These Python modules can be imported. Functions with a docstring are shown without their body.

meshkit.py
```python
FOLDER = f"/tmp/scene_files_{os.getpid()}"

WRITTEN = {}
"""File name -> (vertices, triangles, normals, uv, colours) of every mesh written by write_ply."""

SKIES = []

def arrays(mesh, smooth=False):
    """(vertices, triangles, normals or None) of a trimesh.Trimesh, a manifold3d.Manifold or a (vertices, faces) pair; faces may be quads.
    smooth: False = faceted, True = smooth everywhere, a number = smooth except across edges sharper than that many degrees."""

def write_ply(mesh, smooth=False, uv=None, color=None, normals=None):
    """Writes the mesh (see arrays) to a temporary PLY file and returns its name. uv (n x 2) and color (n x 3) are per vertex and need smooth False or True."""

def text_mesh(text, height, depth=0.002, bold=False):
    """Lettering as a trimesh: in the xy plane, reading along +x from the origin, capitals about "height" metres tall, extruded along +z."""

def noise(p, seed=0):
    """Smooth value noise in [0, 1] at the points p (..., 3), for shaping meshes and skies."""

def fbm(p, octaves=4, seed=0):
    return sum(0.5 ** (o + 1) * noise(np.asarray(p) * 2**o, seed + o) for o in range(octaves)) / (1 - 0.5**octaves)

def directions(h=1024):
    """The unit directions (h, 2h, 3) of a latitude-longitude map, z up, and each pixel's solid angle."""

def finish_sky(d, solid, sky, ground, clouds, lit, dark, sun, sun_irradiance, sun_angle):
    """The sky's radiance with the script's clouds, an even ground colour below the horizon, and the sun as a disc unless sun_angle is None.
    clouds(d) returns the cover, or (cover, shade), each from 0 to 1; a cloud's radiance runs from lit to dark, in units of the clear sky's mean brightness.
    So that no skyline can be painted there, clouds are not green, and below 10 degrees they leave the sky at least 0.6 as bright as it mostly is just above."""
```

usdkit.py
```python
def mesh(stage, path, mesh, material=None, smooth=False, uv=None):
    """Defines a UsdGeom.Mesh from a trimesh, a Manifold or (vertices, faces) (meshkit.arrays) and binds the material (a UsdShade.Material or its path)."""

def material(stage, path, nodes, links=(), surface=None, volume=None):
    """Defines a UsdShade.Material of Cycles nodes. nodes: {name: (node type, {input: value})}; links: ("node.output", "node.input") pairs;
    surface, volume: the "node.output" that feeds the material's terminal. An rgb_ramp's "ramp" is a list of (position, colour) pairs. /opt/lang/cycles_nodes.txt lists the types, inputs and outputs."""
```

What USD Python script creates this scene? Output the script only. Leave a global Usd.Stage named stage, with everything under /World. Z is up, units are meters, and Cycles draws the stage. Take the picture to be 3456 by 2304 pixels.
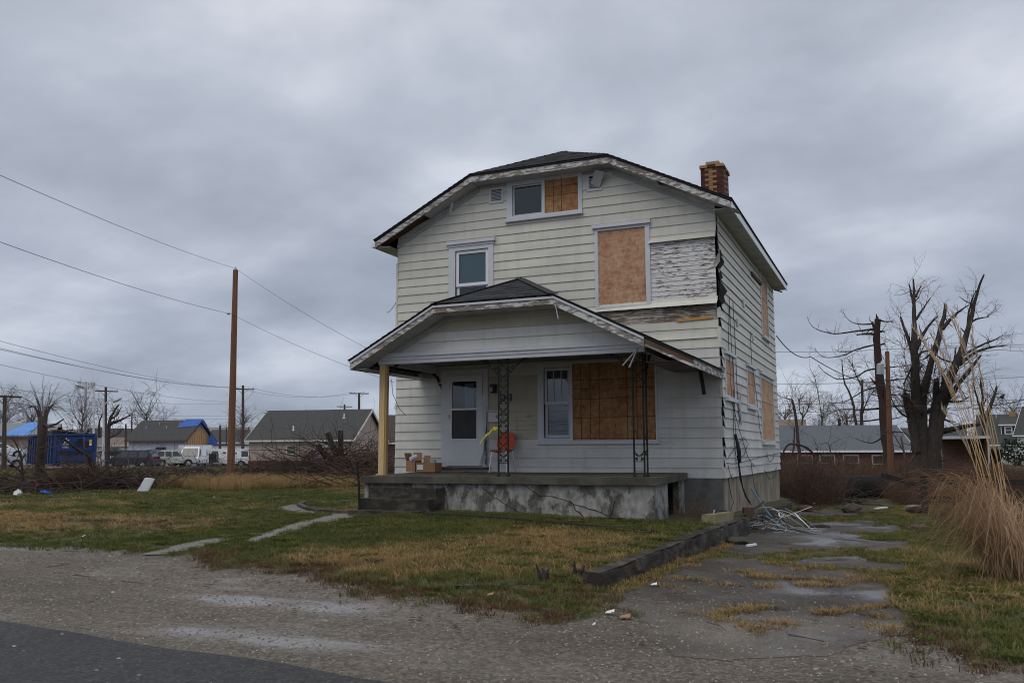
import math, random
import numpy as np, trimesh, shapely
from shapely.geometry import Polygon, LineString, Point, box as sbox
from scipy.interpolate import RBFInterpolator, RegularGridInterpolator
import usdkit, meshkit
from pxr import Usd, UsdGeom, UsdLux, UsdShade, Gf, Sdf, Vt

PI = math.pi
rng = np.random.default_rng(7)
stage = Usd.Stage.CreateInMemory()
UsdGeom.SetStageUpAxis(stage, "Z")
UsdGeom.Xform.Define(stage, "/World")
UsdGeom.Scope.Define(stage, "/World/Looks")

# ------------------------------------------------------------------ camera
FPX, YAW, PITCH, ROLL = 2915.98, -0.413729, 0.126715, -0.002825
EYE = np.array([3.1527, -17.7358, 1.5899])
cy_, sy_, cp_, sp_ = math.cos(YAW), math.sin(YAW), math.cos(PITCH), math.sin(PITCH)
FWD = np.array([sy_ * cp_, cy_ * cp_, sp_])
_r = np.array([cy_, -sy_, 0.0]); _u = np.cross(_r, FWD)
RIGHT = _r * math.cos(ROLL) + _u * math.sin(ROLL); UP = _u * math.cos(ROLL) - _r * math.sin(ROLL)
cam = UsdGeom.Camera.Define(stage, "/World/camera")
mtx = Gf.Matrix4d(*RIGHT, 0, *UP, 0, *(-FWD), 0, *EYE, 1)
cam.AddTransformOp().Set(mtx)
cam.CreateHorizontalApertureAttr(36.0); cam.CreateVerticalApertureAttr(24.0)
cam.CreateFocalLengthAttr(36.0 * FPX / 3456.0)
cam.CreateClippingRangeAttr((0.1, 5000.0))
cam.CreateExposureAttr(-0.12)

# ------------------------------------------------------------------ sky and sun
SKYLOC = (9.2, 1.1, 4.0)
SUN_EL, SUN_AZ = math.radians(58), math.radians(-165)      # azimuth = atan2(x, y) of the direction to the sun
dome = UsdLux.DomeLight.Define(stage, "/World/sky")
dome.GetPrim().SetCustomDataByKey("kind", "structure")
sky = usdkit.material(stage, "/World/Looks/sky", {
    "st": ("sky_texture", {"sky_type": "single_scattering", "sun_disc": False, "sun_elevation": SUN_EL, "sun_rotation": SUN_AZ}),
    "tc": ("texture_coordinate", {}),
    "sep": ("separate_xyz", {}),
    "zc": ("math", {"math_type": "maximum", "value2": 0.0}),
    "za": ("math", {"math_type": "add", "value2": 0.27}),
    "dx": ("math", {"math_type": "divide"}), "dy": ("math", {"math_type": "divide"}),
    "uv": ("combine_xyz", {"z": 0.0}),
    "mp": ("mapping", {"location": SKYLOC, "rotation": (0, 0, 0.35), "scale": (1.0, 1.1, 1.0)}),
    "n1": ("noise_texture", {"scale": 1.9, "detail": 7.0, "roughness": 0.50, "distortion": 0.1}),
    "n2": ("noise_texture", {"scale": 0.5, "detail": 3.0, "roughness": 0.45, "distortion": 0.0}),
    "mx": ("math", {"math_type": "multiply_add", "value2": 0.6}),
    "m2": ("math", {"math_type": "multiply", "value2": 0.4}),
    "rp": ("rgb_ramp", {"ramp": [(0.36, (4.0, 4.4, 5.2)), (0.43, (4.75, 5.15, 6.0)), (0.485, (5.45, 5.85, 6.75)), (0.53, (6.3, 6.7, 7.55)), (0.60, (7.9, 8.25, 9.0))]}),
    "lo": ("rgb_ramp", {"ramp": [(0.0, (0.76, 0.80, 0.86)), (0.10, (0.82, 0.85, 0.90)), (0.30, (0.96, 0.97, 0.99)), (0.6, (1.05, 1.04, 1.03)), (1.0, (1.25, 1.22, 1.18))]}),
    "ml": ("mix", {"mix_type": "multiply", "fac": 1.0, "use_clamp": False}),
    "mix": ("mix", {"fac": 0.94}),
    "bg": ("background_shader", {"strength": 0.1}),
}, [("tc.generated", "sep.vector"), ("sep.z", "zc.value1"), ("zc.value", "za.value1"), ("zc.value", "lo.fac"),
    ("sep.x", "dx.value1"), ("za.value", "dx.value2"), ("sep.y", "dy.value1"), ("za.value", "dy.value2"),
    ("dx.value", "uv.x"), ("dy.value", "uv.y"), ("uv.vector", "mp.vector"), ("mp.vector", "n1.vector"), ("mp.vector", "n2.vector"),
    ("n2.fac", "m2.value1"), ("n1.fac", "mx.value1"), ("m2.value", "mx.value3"), ("mx.value", "rp.fac"), ("rp.color", "ml.color1"), ("lo.color", "ml.color2"),
    ("st.color", "mix.color1"), ("ml.color", "mix.color2"), ("mix.color", "bg.color")], surface="bg.background")
UsdShade.MaterialBindingAPI.Apply(dome.GetPrim()).Bind(sky)
sun = UsdLux.DistantLight.Define(stage, "/World/sun")
sun.CreateIntensityAttr(0.30); sun.CreateAngleAttr(40.0); sun.CreateNormalizeAttr(True) if hasattr(sun, "CreateNormalizeAttr") else None
sun.CreateColorAttr(Gf.Vec3f(1.0, 0.94, 0.85))
_sd = np.array([math.sin(SUN_AZ) * math.cos(SUN_EL), math.cos(SUN_AZ) * math.cos(SUN_EL), math.sin(SUN_EL)])
_sx = np.cross([0, 0, 1.0], _sd); _sx /= np.linalg.norm(_sx); _sy = np.cross(_sd, _sx)
sun.AddTransformOp().Set(Gf.Matrix4d(*_sx, 0, *_sy, 0, *_sd, 0, 0, 0, 50, 1))


def survey(u, v, D):
    """A point on the line of sight through photo pixel (u, v), D metres away over ground; each thing gets a distance of its own."""
    d = FWD + RIGHT * (u - 1728) / FPX - UP * (v - 1152) / FPX
    return EYE + d * D / math.hypot(d[0], d[1])


def onz(u, v, z):
    d = FWD + RIGHT * (u - 1728) / FPX - UP * (v - 1152) / FPX
    return EYE + d * (z - EYE[2]) / d[2]


# ------------------------------------------------------------------ helpers
USED, LOC = {}, {"/World": np.zeros(3)}


def numbered(parent, name):
    k = (parent, name)
    n = USED.get(k, -1) + 1
    USED[k] = n
    return f"{parent}/{name}" if n == 0 else f"{parent}/{name}_{n:03d}"


def keys(prim, **kw):
    for k, v in kw.items():
        if v:
            prim.SetCustomDataByKey({"cat": "category"}.get(k, k), v)


def thing(name, label, cat, loc=(0, 0, 0), group=None, kind=None):
    path = numbered("/World", name)
    x = UsdGeom.Xform.Define(stage, path)
    x.AddTranslateOp().Set(Gf.Vec3d(*map(float, loc)))
    LOC[path] = np.asarray(loc, float)
    keys(x.GetPrim(), label=label, cat=cat, group=group, kind=kind)
    return path


def obj(parent, name, mesh, m, label=None, cat=None, group=None, kind=None, smooth=False):
    """One Mesh prim; geometry is given in world coordinates and stored relative to the thing it belongs to."""
    path = numbered(parent, name)
    if isinstance(mesh, MB):
        mesh = mesh.get()
    v, f = (np.asarray(mesh.vertices), np.asarray(mesh.faces)) if hasattr(mesh, "faces") else mesh
    base = LOC.get(parent)
    if base is None:
        base = LOC[parent.rsplit("/", 1)[0]] if parent.rsplit("/", 1)[0] in LOC else LOC[parent]
    LOC[path] = base
    g = usdkit.mesh(stage, path, trimesh.Trimesh(np.asarray(v) - base, f, process=False), m, smooth=smooth)
    g.CreateDoubleSidedAttr(True)
    keys(g.GetPrim(), label=label, cat=cat, group=group, kind=kind)
    return path


def copy(src, name, loc, rotz=0.0, scale=1.0, label=None, cat=None, group=None):
    path = numbered("/World", name)
    x = UsdGeom.Xform.Define(stage, path)
    p = x.GetPrim()
    p.GetReferences().AddInternalReference(src)
    x.ClearXformOpOrder()
    x.AddTranslateOp().Set(Gf.Vec3d(*map(float, loc)))
    if rotz: x.AddRotateZOp().Set(math.degrees(rotz))
    if scale != 1.0: x.AddScaleOp().Set(Gf.Vec3f(scale, scale, scale))
    p.SetInstanceable(True)
    was = stage.GetPrimAtPath(src).GetCustomData()
    keys(p, label=label or was.get("label"), cat=cat or was.get("category"), group=group or was.get("group"))
    return path


class MB:
    def __init__(self): self.v, self.f, self.n = [], [], 0

    def add(self, v, f):
        v, f = np.asarray(v, float), np.asarray(f, int)
        if f.shape[1] == 4: f = np.vstack([f[:, [0, 1, 2]], f[:, [0, 2, 3]]])
        self.v.append(v); self.f.append(f + self.n); self.n += len(v)
        return self

    def mesh(self, t): return self.add(t.vertices, t.faces)

    def box(self, lo, hi, rot=0.0, about=None):
        lo, hi = np.asarray(lo, float), np.asarray(hi, float)
        c = np.array([[x, y, z] for z in (0, 1) for y in (0, 1) for x in (0, 1)], float)
        v = lo + c * (hi - lo)
        if rot:
            o = (lo + hi) / 2 if about is None else np.asarray(about, float)
            R = np.array([[math.cos(rot), -math.sin(rot), 0], [math.sin(rot), math.cos(rot), 0], [0, 0, 1]])
            v = (v - o) @ R.T + o
        return self.add(v, BOXF)

    def bar(self, a, b, w, h, up=(0, 0, 1)):
        a, b = np.asarray(a, float), np.asarray(b, float)
        d = b - a; d /= np.linalg.norm(d)
        up = np.asarray(up, float)
        if abs(d @ up) > 0.98: up = np.array([0.0, 1, 0])
        s = np.cross(d, up); s /= np.linalg.norm(s); t = np.cross(s, d)
        v = []
        for tt in (-1, 1):
            for p in (a, b):
                for ss in (-1, 1):
                    v.append(p + s * ss * w / 2 + t * tt * h / 2)
        v = np.array(v)
        return self.add(v, BOXF[:, ::1])

    def tube(self, pts, r, sides=6, cap=True):
        v, f = tube(pts, r, sides, cap)
        return self.add(v, f)

    def get(self):
        if not self.v: return np.zeros((0, 3)), np.zeros((0, 3), int)
        return np.vstack(self.v), np.vstack(self.f)


BOXF = np.array([[0, 2, 1], [1, 2, 3], [4, 5, 6], [5, 7, 6], [0, 1, 4], [1, 5, 4], [2, 6, 3], [3, 6, 7], [0, 4, 2], [2, 4, 6], [1, 3, 5], [3, 7, 5]])


def B(lo, hi, rot=0.0, about=None): return MB().box(lo, hi, rot, about)


def tube(pts, r, sides=6, cap=True):
    p = np.asarray(pts, float)
    r = np.broadcast_to(np.asarray(r, float), (len(p),))
    t = np.gradient(p, axis=0); t /= np.linalg.norm(t, axis=1, keepdims=True) + 1e-12
    ref = np.array([0, 0, 1.0]) if abs(t[:, 2]).mean() < 0.8 else np.array([1.0, 0, 0])
    a = np.cross(t, ref); a /= np.linalg.norm(a, axis=1, keepdims=True) + 1e-12
    b = np.cross(t, a)
    ang = np.arange(sides) * 2 * PI / sides
    v = (p[:, None] + r[:, None, None] * (np.cos(ang)[None, :, None] * a[:, None] + np.sin(ang)[None, :, None] * b[:, None])).reshape(-1, 3)
    i, j = np.meshgrid(np.arange(len(p) - 1), np.arange(sides), indexing="ij")
    q = np.stack([i * sides + j, i * sides + (j + 1) % sides, (i + 1) * sides + (j + 1) % sides, (i + 1) * sides + j], -1).reshape(-1, 4)
    f = np.vstack([q[:, [0, 1, 2]], q[:, [0, 2, 3]]])
    if cap and sides > 3:
        n = len(v); v = np.vstack([v, p[:1], p[-1:]])
        k = np.arange(sides); e = (len(p) - 1) * sides
        f = np.vstack([f, np.stack([np.full(sides, n), (k + 1) % sides, k], 1), np.stack([np.full(sides, n + 1), e + k, e + (k + 1) % sides], 1)])
    return v, f


def polys(g):
    if g.is_empty: return []
    return [x for x in getattr(g, "geoms", [g]) if x.geom_type == "Polygon" and x.area > 1e-5]


def extrude(poly, thick):
    out = [trimesh.creation.extrude_polygon(p, thick, engine="earcut") for p in polys(poly)]
    return (trimesh.util.concatenate(out) if len(out) > 1 else out[0]) if out else None


def wall_y(poly, y, thick):          # polygon in (x, z), face at y - thick looking to -y
    t = extrude(poly, thick); v = t.vertices
    return np.stack([v[:, 0], y - v[:, 2], v[:, 1]], 1), t.faces


def wall_x(poly, x, thick):          # polygon in (y, z), face at x + thick looking to +x
    t = extrude(poly, thick); v = t.vertices
    return np.stack([x + v[:, 2], v[:, 0], v[:, 1]], 1), t.faces


def flat(poly, z, thick):
    t = extrude(poly, thick); v = t.vertices.copy(); v[:, 2] += z
    return v, t.faces


def rough(path_pts, amp, step, seed):
    """A closed outline made irregular."""
    ring = Polygon(path_pts).exterior.segmentize(step)
    c = np.array(ring.coords)[:-1]
    n = meshkit.fbm(np.column_stack([c * 1.3, np.full(len(c), seed * 3.1)]), 3, seed) - 0.5
    m = meshkit.fbm(np.column_stack([c * 1.3 + 31, np.full(len(c), seed * 5.3)]), 3, seed + 9) - 0.5
    return Polygon(c + np.column_stack([n, m]) * 2 * amp).buffer(0)


def jig(rs, a): return (rs.random(3) - 0.5) * 2 * a


# ------------------------------------------------------------------ materials
LOOK = {}


def M(name, cols, scale=4.0, rough=0.8, spec=0.3, stretch=(1, 1, 1), detail=5.0, nrough=0.6, bump=0.0, bscale=60.0, bdist=0.004, metal=0.0, ramp=(0.3, 0.7), vary=0.0, rough2=None, coord="position", distortion=0.0, hue=0.0, bstretch=None):
    """Principled paint / stone / wood with noise between the given base colours."""
    if name in LOOK: return LOOK[name]
    if np.ndim(cols[0]) == 0: cols = [cols, tuple(c * 0.82 for c in cols)]
    st = [(ramp[0] + (ramp[1] - ramp[0]) * i / (len(cols) - 1), c) for i, c in enumerate(cols)]
    nodes = {"g": ("geometry", {}), "tc": ("texture_coordinate", {}), "mp": ("mapping", {"scale": stretch}),
             "n": ("noise_texture", {"scale": scale, "detail": detail, "roughness": nrough, "distortion": distortion}),
             "r": ("rgb_ramp", {"ramp": st}),
             "p": ("principled_bsdf", {"roughness": rough, "specular_ior_level": spec, "metallic": metal})}
    src = "g.position" if coord == "position" else "tc.object"
    links = [(src, "mp.vector"), ("mp.vector", "n.vector"), ("n.fac", "r.fac")]
    last = "r.color"
    if vary or hue:
        nodes.update({"oi": ("object_info", {}), "mr": ("map_range", {"to_min": 1 - vary, "to_max": 1 + vary}), "hs": ("hsv", {})})
        links += [("oi.random", "mr.value"), ("mr.result", "hs.value"), (last, "hs.color")]
        if hue:
            nodes["mh"] = ("map_range", {"to_min": 0.5 - hue, "to_max": 0.5 + hue}); links += [("oi.random", "mh.value"), ("mh.result", "hs.hue")]
        last = "hs.color"
    links.append((last, "p.base_color"))
    if rough2 is not None:
        nodes["rr"] = ("map_range", {"from_min": ramp[0], "from_max": ramp[1], "to_min": rough, "to_max": rough2, "clamp": True})
        links += [("n.fac", "rr.value"), ("rr.result", "p.roughness")]
    if bump:
        nodes["mb"] = ("mapping", {"scale": bstretch or stretch})
        nodes["nb"] = ("noise_texture", {"scale": bscale, "detail": 4.0, "roughness": 0.65}); nodes["b"] = ("bump", {"strength": bump, "distance": bdist})
        links += [(src, "mb.vector"), ("mb.vector", "nb.vector"), ("nb.fac", "b.height"), ("b.normal", "p.normal")]
    LOOK[name] = usdkit.material(stage, "/World/Looks/" + name, nodes, links, surface="p.BSDF")
    return LOOK[name]


def two_layer(name, top, under, scale, stretch, lo, hi, rough=0.8, detail=8.0, under2=None, top2=None, bump=0.35, coord="position", nrough=0.65, bdist=0.004, spec=0.25, big=0.9, bigw=0.35):
    """Flaking paint (top) over weathered wood or render (under): a thresholded noise decides where the top layer is left."""
    nodes = {"g": ("geometry", {}), "tc": ("texture_coordinate", {}), "mp": ("mapping", {"scale": stretch}),
             "n": ("noise_texture", {"scale": scale, "detail": detail, "roughness": nrough}),
             "nl": ("noise_texture", {"scale": big, "detail": 2.0}),
             "ml": ("math", {"math_type": "multiply_add", "value2": bigw, "value3": -bigw / 2}),
             "ad": ("math", {"math_type": "add"}),
             "k": ("map_range", {"from_min": lo, "from_max": hi, "to_min": 0.0, "to_max": 1.0, "clamp": True}),
             "n2": ("noise_texture", {"scale": scale * 3, "detail": 4.0}),
             "ru": ("rgb_ramp", {"ramp": [(0.35, under), (0.65, under2 or tuple(c * 0.55 for c in under))]}),
             "rt": ("rgb_ramp", {"ramp": [(0.35, top), (0.7, top2 or tuple(c * 0.8 for c in top))]}),
             "mx": ("mix", {}), "b": ("bump", {"strength": bump, "distance": bdist}),
             "p": ("principled_bsdf", {"roughness": rough, "specular_ior_level": spec})}
    src = "g.position" if coord == "position" else "tc.object"
    links = [(src, "mp.vector"), ("mp.vector", "n.vector"), (src, "nl.vector"), ("nl.fac", "ml.value1"), ("n.fac", "ad.value1"), ("ml.value", "ad.value2"), ("ad.value", "k.value"),
             ("mp.vector", "n2.vector"), ("n2.fac", "ru.fac"), ("n2.fac", "rt.fac"), ("k.result", "mx.fac"), ("ru.color", "mx.color1"), ("rt.color", "mx.color2"),
             ("mx.color", "p.base_color"), ("k.result", "b.height"), ("b.normal", "p.normal")]
    LOOK[name] = usdkit.material(stage, "/World/Looks/" + name, nodes, links, surface="p.BSDF")
    return LOOK[name]


def glass_pane(name, tint=(0.75, 0.8, 0.82)):
    LOOK[name] = usdkit.material(stage, "/World/Looks/" + name, {"f": ("fresnel", {"IOR": 1.52}), "t": ("transparent_bsdf", {"color": tint}), "g": ("glossy_bsdf", {"roughness": 0.03, "color": (0.95, 0.97, 1.0)}), "m": ("mix_closure", {})},
                                 [("f.fac", "m.fac"), ("t.BSDF", "m.closure1"), ("g.BSDF", "m.closure2")], surface="m.closure")
    return LOOK[name]


def siding_mat(name, a, b, c, green):
    """Painted siding: base tone, soot and algae stains in drifting blotches and vertical runs, each board slightly different."""
    nodes = {"g": ("geometry", {}), "m1": ("mapping", {"scale": (0.9, 0.9, 2.2)}), "n1": ("noise_texture", {"scale": 0.8, "detail": 6.0, "roughness": 0.6}),
             "m2": ("mapping", {"scale": (7, 7, 0.55)}), "n2": ("noise_texture", {"scale": 1.0, "detail": 5.0, "roughness": 0.6}),
             "n3": ("noise_texture", {"scale": 26.0, "detail": 4.0, "roughness": 0.7}),
             "r1": ("rgb_ramp", {"ramp": [(0.36, a), (0.52, b), (0.68, c)]}),
             "r2": ("rgb_ramp", {"ramp": [(0.5, (0, 0, 0)), (0.8, (0.38, 0.38, 0.38))]}),
             "r3": ("rgb_ramp", {"ramp": [(0.64, (0, 0, 0)), (0.76, (0.55, 0.55, 0.55))]}),
             "mx": ("mix", {"color2": green}), "mx2": ("mix", {"color2": (0.16, 0.15, 0.13)}),
             "oi": ("object_info", {}), "mr": ("map_range", {"to_min": 0.93, "to_max": 1.05}), "hs": ("hsv", {}),
             "nb": ("noise_texture", {"scale": 3.0, "detail": 3.0}), "bp": ("bump", {"strength": 0.25, "distance": 0.012}),
             "p": ("principled_bsdf", {"roughness": 0.5, "specular_ior_level": 0.35})}
    links = [("g.position", "m1.vector"), ("m1.vector", "n1.vector"), ("n1.fac", "r1.fac"), ("g.position", "m2.vector"), ("m2.vector", "n2.vector"), ("n2.fac", "r2.fac"),
             ("r1.color", "mx.color1"), ("r2.color", "mx.fac"), ("g.position", "n3.vector"), ("n3.fac", "r3.fac"), ("mx.color", "mx2.color1"), ("r3.color", "mx2.fac"),
             ("oi.random", "mr.value"), ("mr.result", "hs.value"), ("mx2.color", "hs.color"), ("hs.color", "p.base_color"), ("g.position", "nb.vector"), ("nb.fac", "bp.height"), ("bp.normal", "p.normal")]
    LOOK[name] = usdkit.material(stage, "/World/Looks/" + name, nodes, links, surface="p.BSDF")
    return LOOK[name]


def osb_mat(name, a, b, c, stretch=(1, 1, 1)):
    """Pressed strand board: flakes of many tones lying every way."""
    nodes = {"g": ("geometry", {}), "m1": ("mapping", {"scale": (11, 11, 4.5), "rotation": (0.0, 0.5, 0.2)}), "v1": ("voronoi_texture", {"scale": 2.2, "randomness": 1.0}),
             "m2": ("mapping", {"scale": (4.5, 4.5, 12), "rotation": (0.0, 0.4, 0.9)}), "v2": ("voronoi_texture", {"scale": 2.0}),
             "s1": ("separate_color", {}), "s2": ("separate_color", {}), "av": ("math", {"math_type": "add"}), "hf": ("math", {"math_type": "multiply", "value2": 0.5}),
             "n": ("noise_texture", {"scale": 2.2, "detail": 6.0}), "ad": ("math", {"math_type": "multiply_add", "value2": 0.5}),
             "r": ("rgb_ramp", {"ramp": [(0.4, c), (0.7, b), (1.0, a)]}), "p": ("principled_bsdf", {"roughness": 0.75, "specular_ior_level": 0.25})}
    links = [("g.position", "m1.vector"), ("m1.vector", "v1.vector"), ("v1.color", "s1.color"), ("g.position", "m2.vector"), ("m2.vector", "v2.vector"), ("v2.color", "s2.color"),
             ("s1.r", "av.value1"), ("s2.g", "av.value2"), ("av.value", "hf.value1"), ("hf.value", "ad.value1"), ("g.position", "n.vector"), ("n.fac", "ad.value3"), ("ad.value", "r.fac"), ("r.color", "p.base_color")]
    LOOK[name] = usdkit.material(stage, "/World/Looks/" + name, nodes, links, surface="p.BSDF")
    return LOOK[name]


def ground_mat(name, cols, big, fine, rough_dry, rough_wet, wet_lo, wet_hi, stones=0.0, stone_cols=None, bump=0.6, bdist=0.01, wet_scale=0.35, wet_dark=0.72, stretch=(1, 1, 1), stone_scale=38.0, drift=None):
    """Ground: tones in large and small patches, grit, and wet spots that shine because they are smooth."""
    st = [(0.28 + 0.44 * i / (len(cols) - 1), c) for i, c in enumerate(cols)]
    nodes = {"g": ("geometry", {}), "mp": ("mapping", {"scale": stretch}), "n1": ("noise_texture", {"scale": big, "detail": 7.0, "roughness": 0.62}), "r1": ("rgb_ramp", {"ramp": st}),
             "n2": ("noise_texture", {"scale": fine, "detail": 5.0, "roughness": 0.75}), "r2": ("rgb_ramp", {"ramp": [(0.3, (0.45, 0.45, 0.45)), (0.5, (0.95, 0.95, 0.95)), (0.72, (1.5, 1.48, 1.42))]}),
             "mu": ("mix", {"mix_type": "multiply", "fac": 1.0, "use_clamp": False}),
             "nw": ("noise_texture", {"scale": wet_scale, "detail": 5.0, "roughness": 0.55}), "kw": ("map_range", {"from_min": wet_lo, "from_max": wet_hi, "clamp": True}),
             "rr": ("map_range", {"from_min": 0.0, "from_max": 1.0, "to_min": rough_dry, "to_max": rough_wet}),
             "wd": ("mix", {"mix_type": "multiply", "color2": (wet_dark, wet_dark, wet_dark * 1.02)}),
             "bs": ("map_range", {"from_min": 0.0, "from_max": 1.0, "to_min": bump, "to_max": bump * 0.12}),
             "v": ("voronoi_texture", {"scale": stone_scale}), "vc": ("separate_color", {}), "rs": ("rgb_ramp", {"ramp": [(0.0, (0.35, 0.34, 0.32)), (0.45, (0.8, 0.78, 0.74)), (1.0, (1.7, 1.66, 1.55))]}),
             "ms": ("mix", {"mix_type": "multiply", "fac": stones, "use_clamp": False}),
             "hb": ("math", {"math_type": "multiply_add", "value2": -0.6 * max(stones, 0.01)}),
             "b": ("bump", {"distance": bdist}), "p": ("principled_bsdf", {"specular_ior_level": 0.5})}
    links = [("g.position", "mp.vector"), ("mp.vector", "n1.vector"), ("n1.fac", "r1.fac"), ("g.position", "n2.vector"), ("n2.fac", "r2.fac"), ("r1.color", "mu.color1"), ("r2.color", "mu.color2"),
             ("g.position", "v.vector"), ("v.color", "vc.color"), ("vc.r", "rs.fac"), ("mu.color", "ms.color1"), ("rs.color", "ms.color2"),
             ("mp.vector", "nw.vector"), ("nw.fac", "kw.value"), ("kw.result", "rr.value"), ("kw.result", "wd.fac"), ("ms.color", "wd.color1"), ("wd.color", "p.base_color"), ("rr.result", "p.roughness"),
             ("kw.result", "bs.value"), ("bs.result", "b.strength"), ("v.distance", "hb.value1"), ("n2.fac", "hb.value3"), ("hb.value", "b.height"), ("b.normal", "p.normal")]
    if drift:                                             # loose gravel washed over the near end of the surface
        y0, y1, dc = drift
        nodes.update({"sy": ("separate_xyz", {}), "nd": ("noise_texture", {"scale": 1.6, "detail": 7.0, "roughness": 0.65}), "yn": ("math", {"math_type": "multiply_add", "value2": -2.6}), "kd": ("map_range", {"from_min": y0, "from_max": y1, "to_min": 0.0, "to_max": 1.0, "clamp": True}),
                      "rd": ("rgb_ramp", {"ramp": [(0.28 + 0.44 * i / (len(dc) - 1), c) for i, c in enumerate(dc)]}), "md": ("mix", {"mix_type": "multiply", "fac": 1.0, "use_clamp": False}), "me": ("mix", {})})
        links = [l for l in links if l != ("ms.color", "wd.color1")] + [("g.position", "sy.vector"), ("g.position", "nd.vector"), ("nd.fac", "yn.value1"), ("sy.y", "yn.value3"), ("yn.value", "kd.value"), ("n1.fac", "rd.fac"), ("rd.color", "md.color1"), ("r2.color", "md.color2"), ("kd.result", "me.fac"), ("ms.color", "me.color1"), ("md.color", "me.color2"), ("me.color", "wd.color1")]
    LOOK[name] = usdkit.material(stage, "/World/Looks/" + name, nodes, links, surface="p.BSDF")
    return LOOK[name]


def leafy(name, a, b, trans=0.3, vary=0.25):
    nodes = {"oi": ("object_info", {}), "g": ("geometry", {}), "n": ("noise_texture", {"scale": 1.7, "detail": 4.0}), "ad": ("math", {"math_type": "multiply_add", "value2": 0.4}), "hf": ("math", {"math_type": "multiply", "value2": 0.6}),
             "r": ("rgb_ramp", {"ramp": [(0.25, a), (0.75, b)]}), "d": ("principled_bsdf", {"roughness": 0.7, "specular_ior_level": 0.2}), "t": ("translucent_bsdf", {}), "m": ("mix_closure", {"fac": trans}),
             "mr": ("map_range", {"to_min": 1 - vary, "to_max": 1 + vary}), "hs": ("hsv", {})}
    links = [("g.random_per_island", "ad.value1"), ("g.position", "n.vector"), ("n.fac", "hf.value1"), ("hf.value", "ad.value3"), ("ad.value", "r.fac"), ("oi.random", "mr.value"), ("mr.result", "hs.value"), ("r.color", "hs.color"),
             ("hs.color", "d.base_color"), ("hs.color", "t.color"), ("d.BSDF", "m.closure1"), ("t.BSDF", "m.closure2")]
    LOOK[name] = usdkit.material(stage, "/World/Looks/" + name, nodes, links, surface="m.closure")
    return LOOK[name]


siding_up = siding_mat("siding_cream", (0.61, 0.595, 0.52), (0.555, 0.545, 0.48), (0.485, 0.485, 0.435), (0.37, 0.37, 0.31))
siding_low = siding_mat("siding_white", (0.62, 0.61, 0.58), (0.55, 0.545, 0.52), (0.45, 0.445, 0.42), (0.33, 0.325, 0.29))
siding_porch_shaded = siding_mat("siding_ivory_shaded", (0.47, 0.44, 0.35), (0.42, 0.385, 0.30), (0.34, 0.31, 0.245), (0.24, 0.21, 0.16))  # dirty ivory tone, darkened further so porch shade is painted into the colour
trim_white = M("trim_paint", [(0.50, 0.51, 0.55), (0.58, 0.59, 0.62)], scale=3, rough=0.5, bump=0.15, bscale=25)
door_white = M("door_paint", [(0.60, 0.61, 0.63), (0.52, 0.53, 0.54)], scale=1.4, rough=0.45, ramp=(0.35, 0.75))
peel = two_layer("peeling_white_paint", (0.58, 0.58, 0.575), (0.27, 0.235, 0.21), 5.0, (1.2, 1.2, 4.5), 0.47, 0.54, under2=(0.15, 0.125, 0.108), bump=0.6)
peel_bare = two_layer("bare_grey_fascia", (0.58, 0.58, 0.575), (0.27, 0.235, 0.21), 5.0, (1.2, 1.2, 4.5), 0.53, 0.56, under2=(0.11, 0.09, 0.08), bump=0.6)
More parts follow.
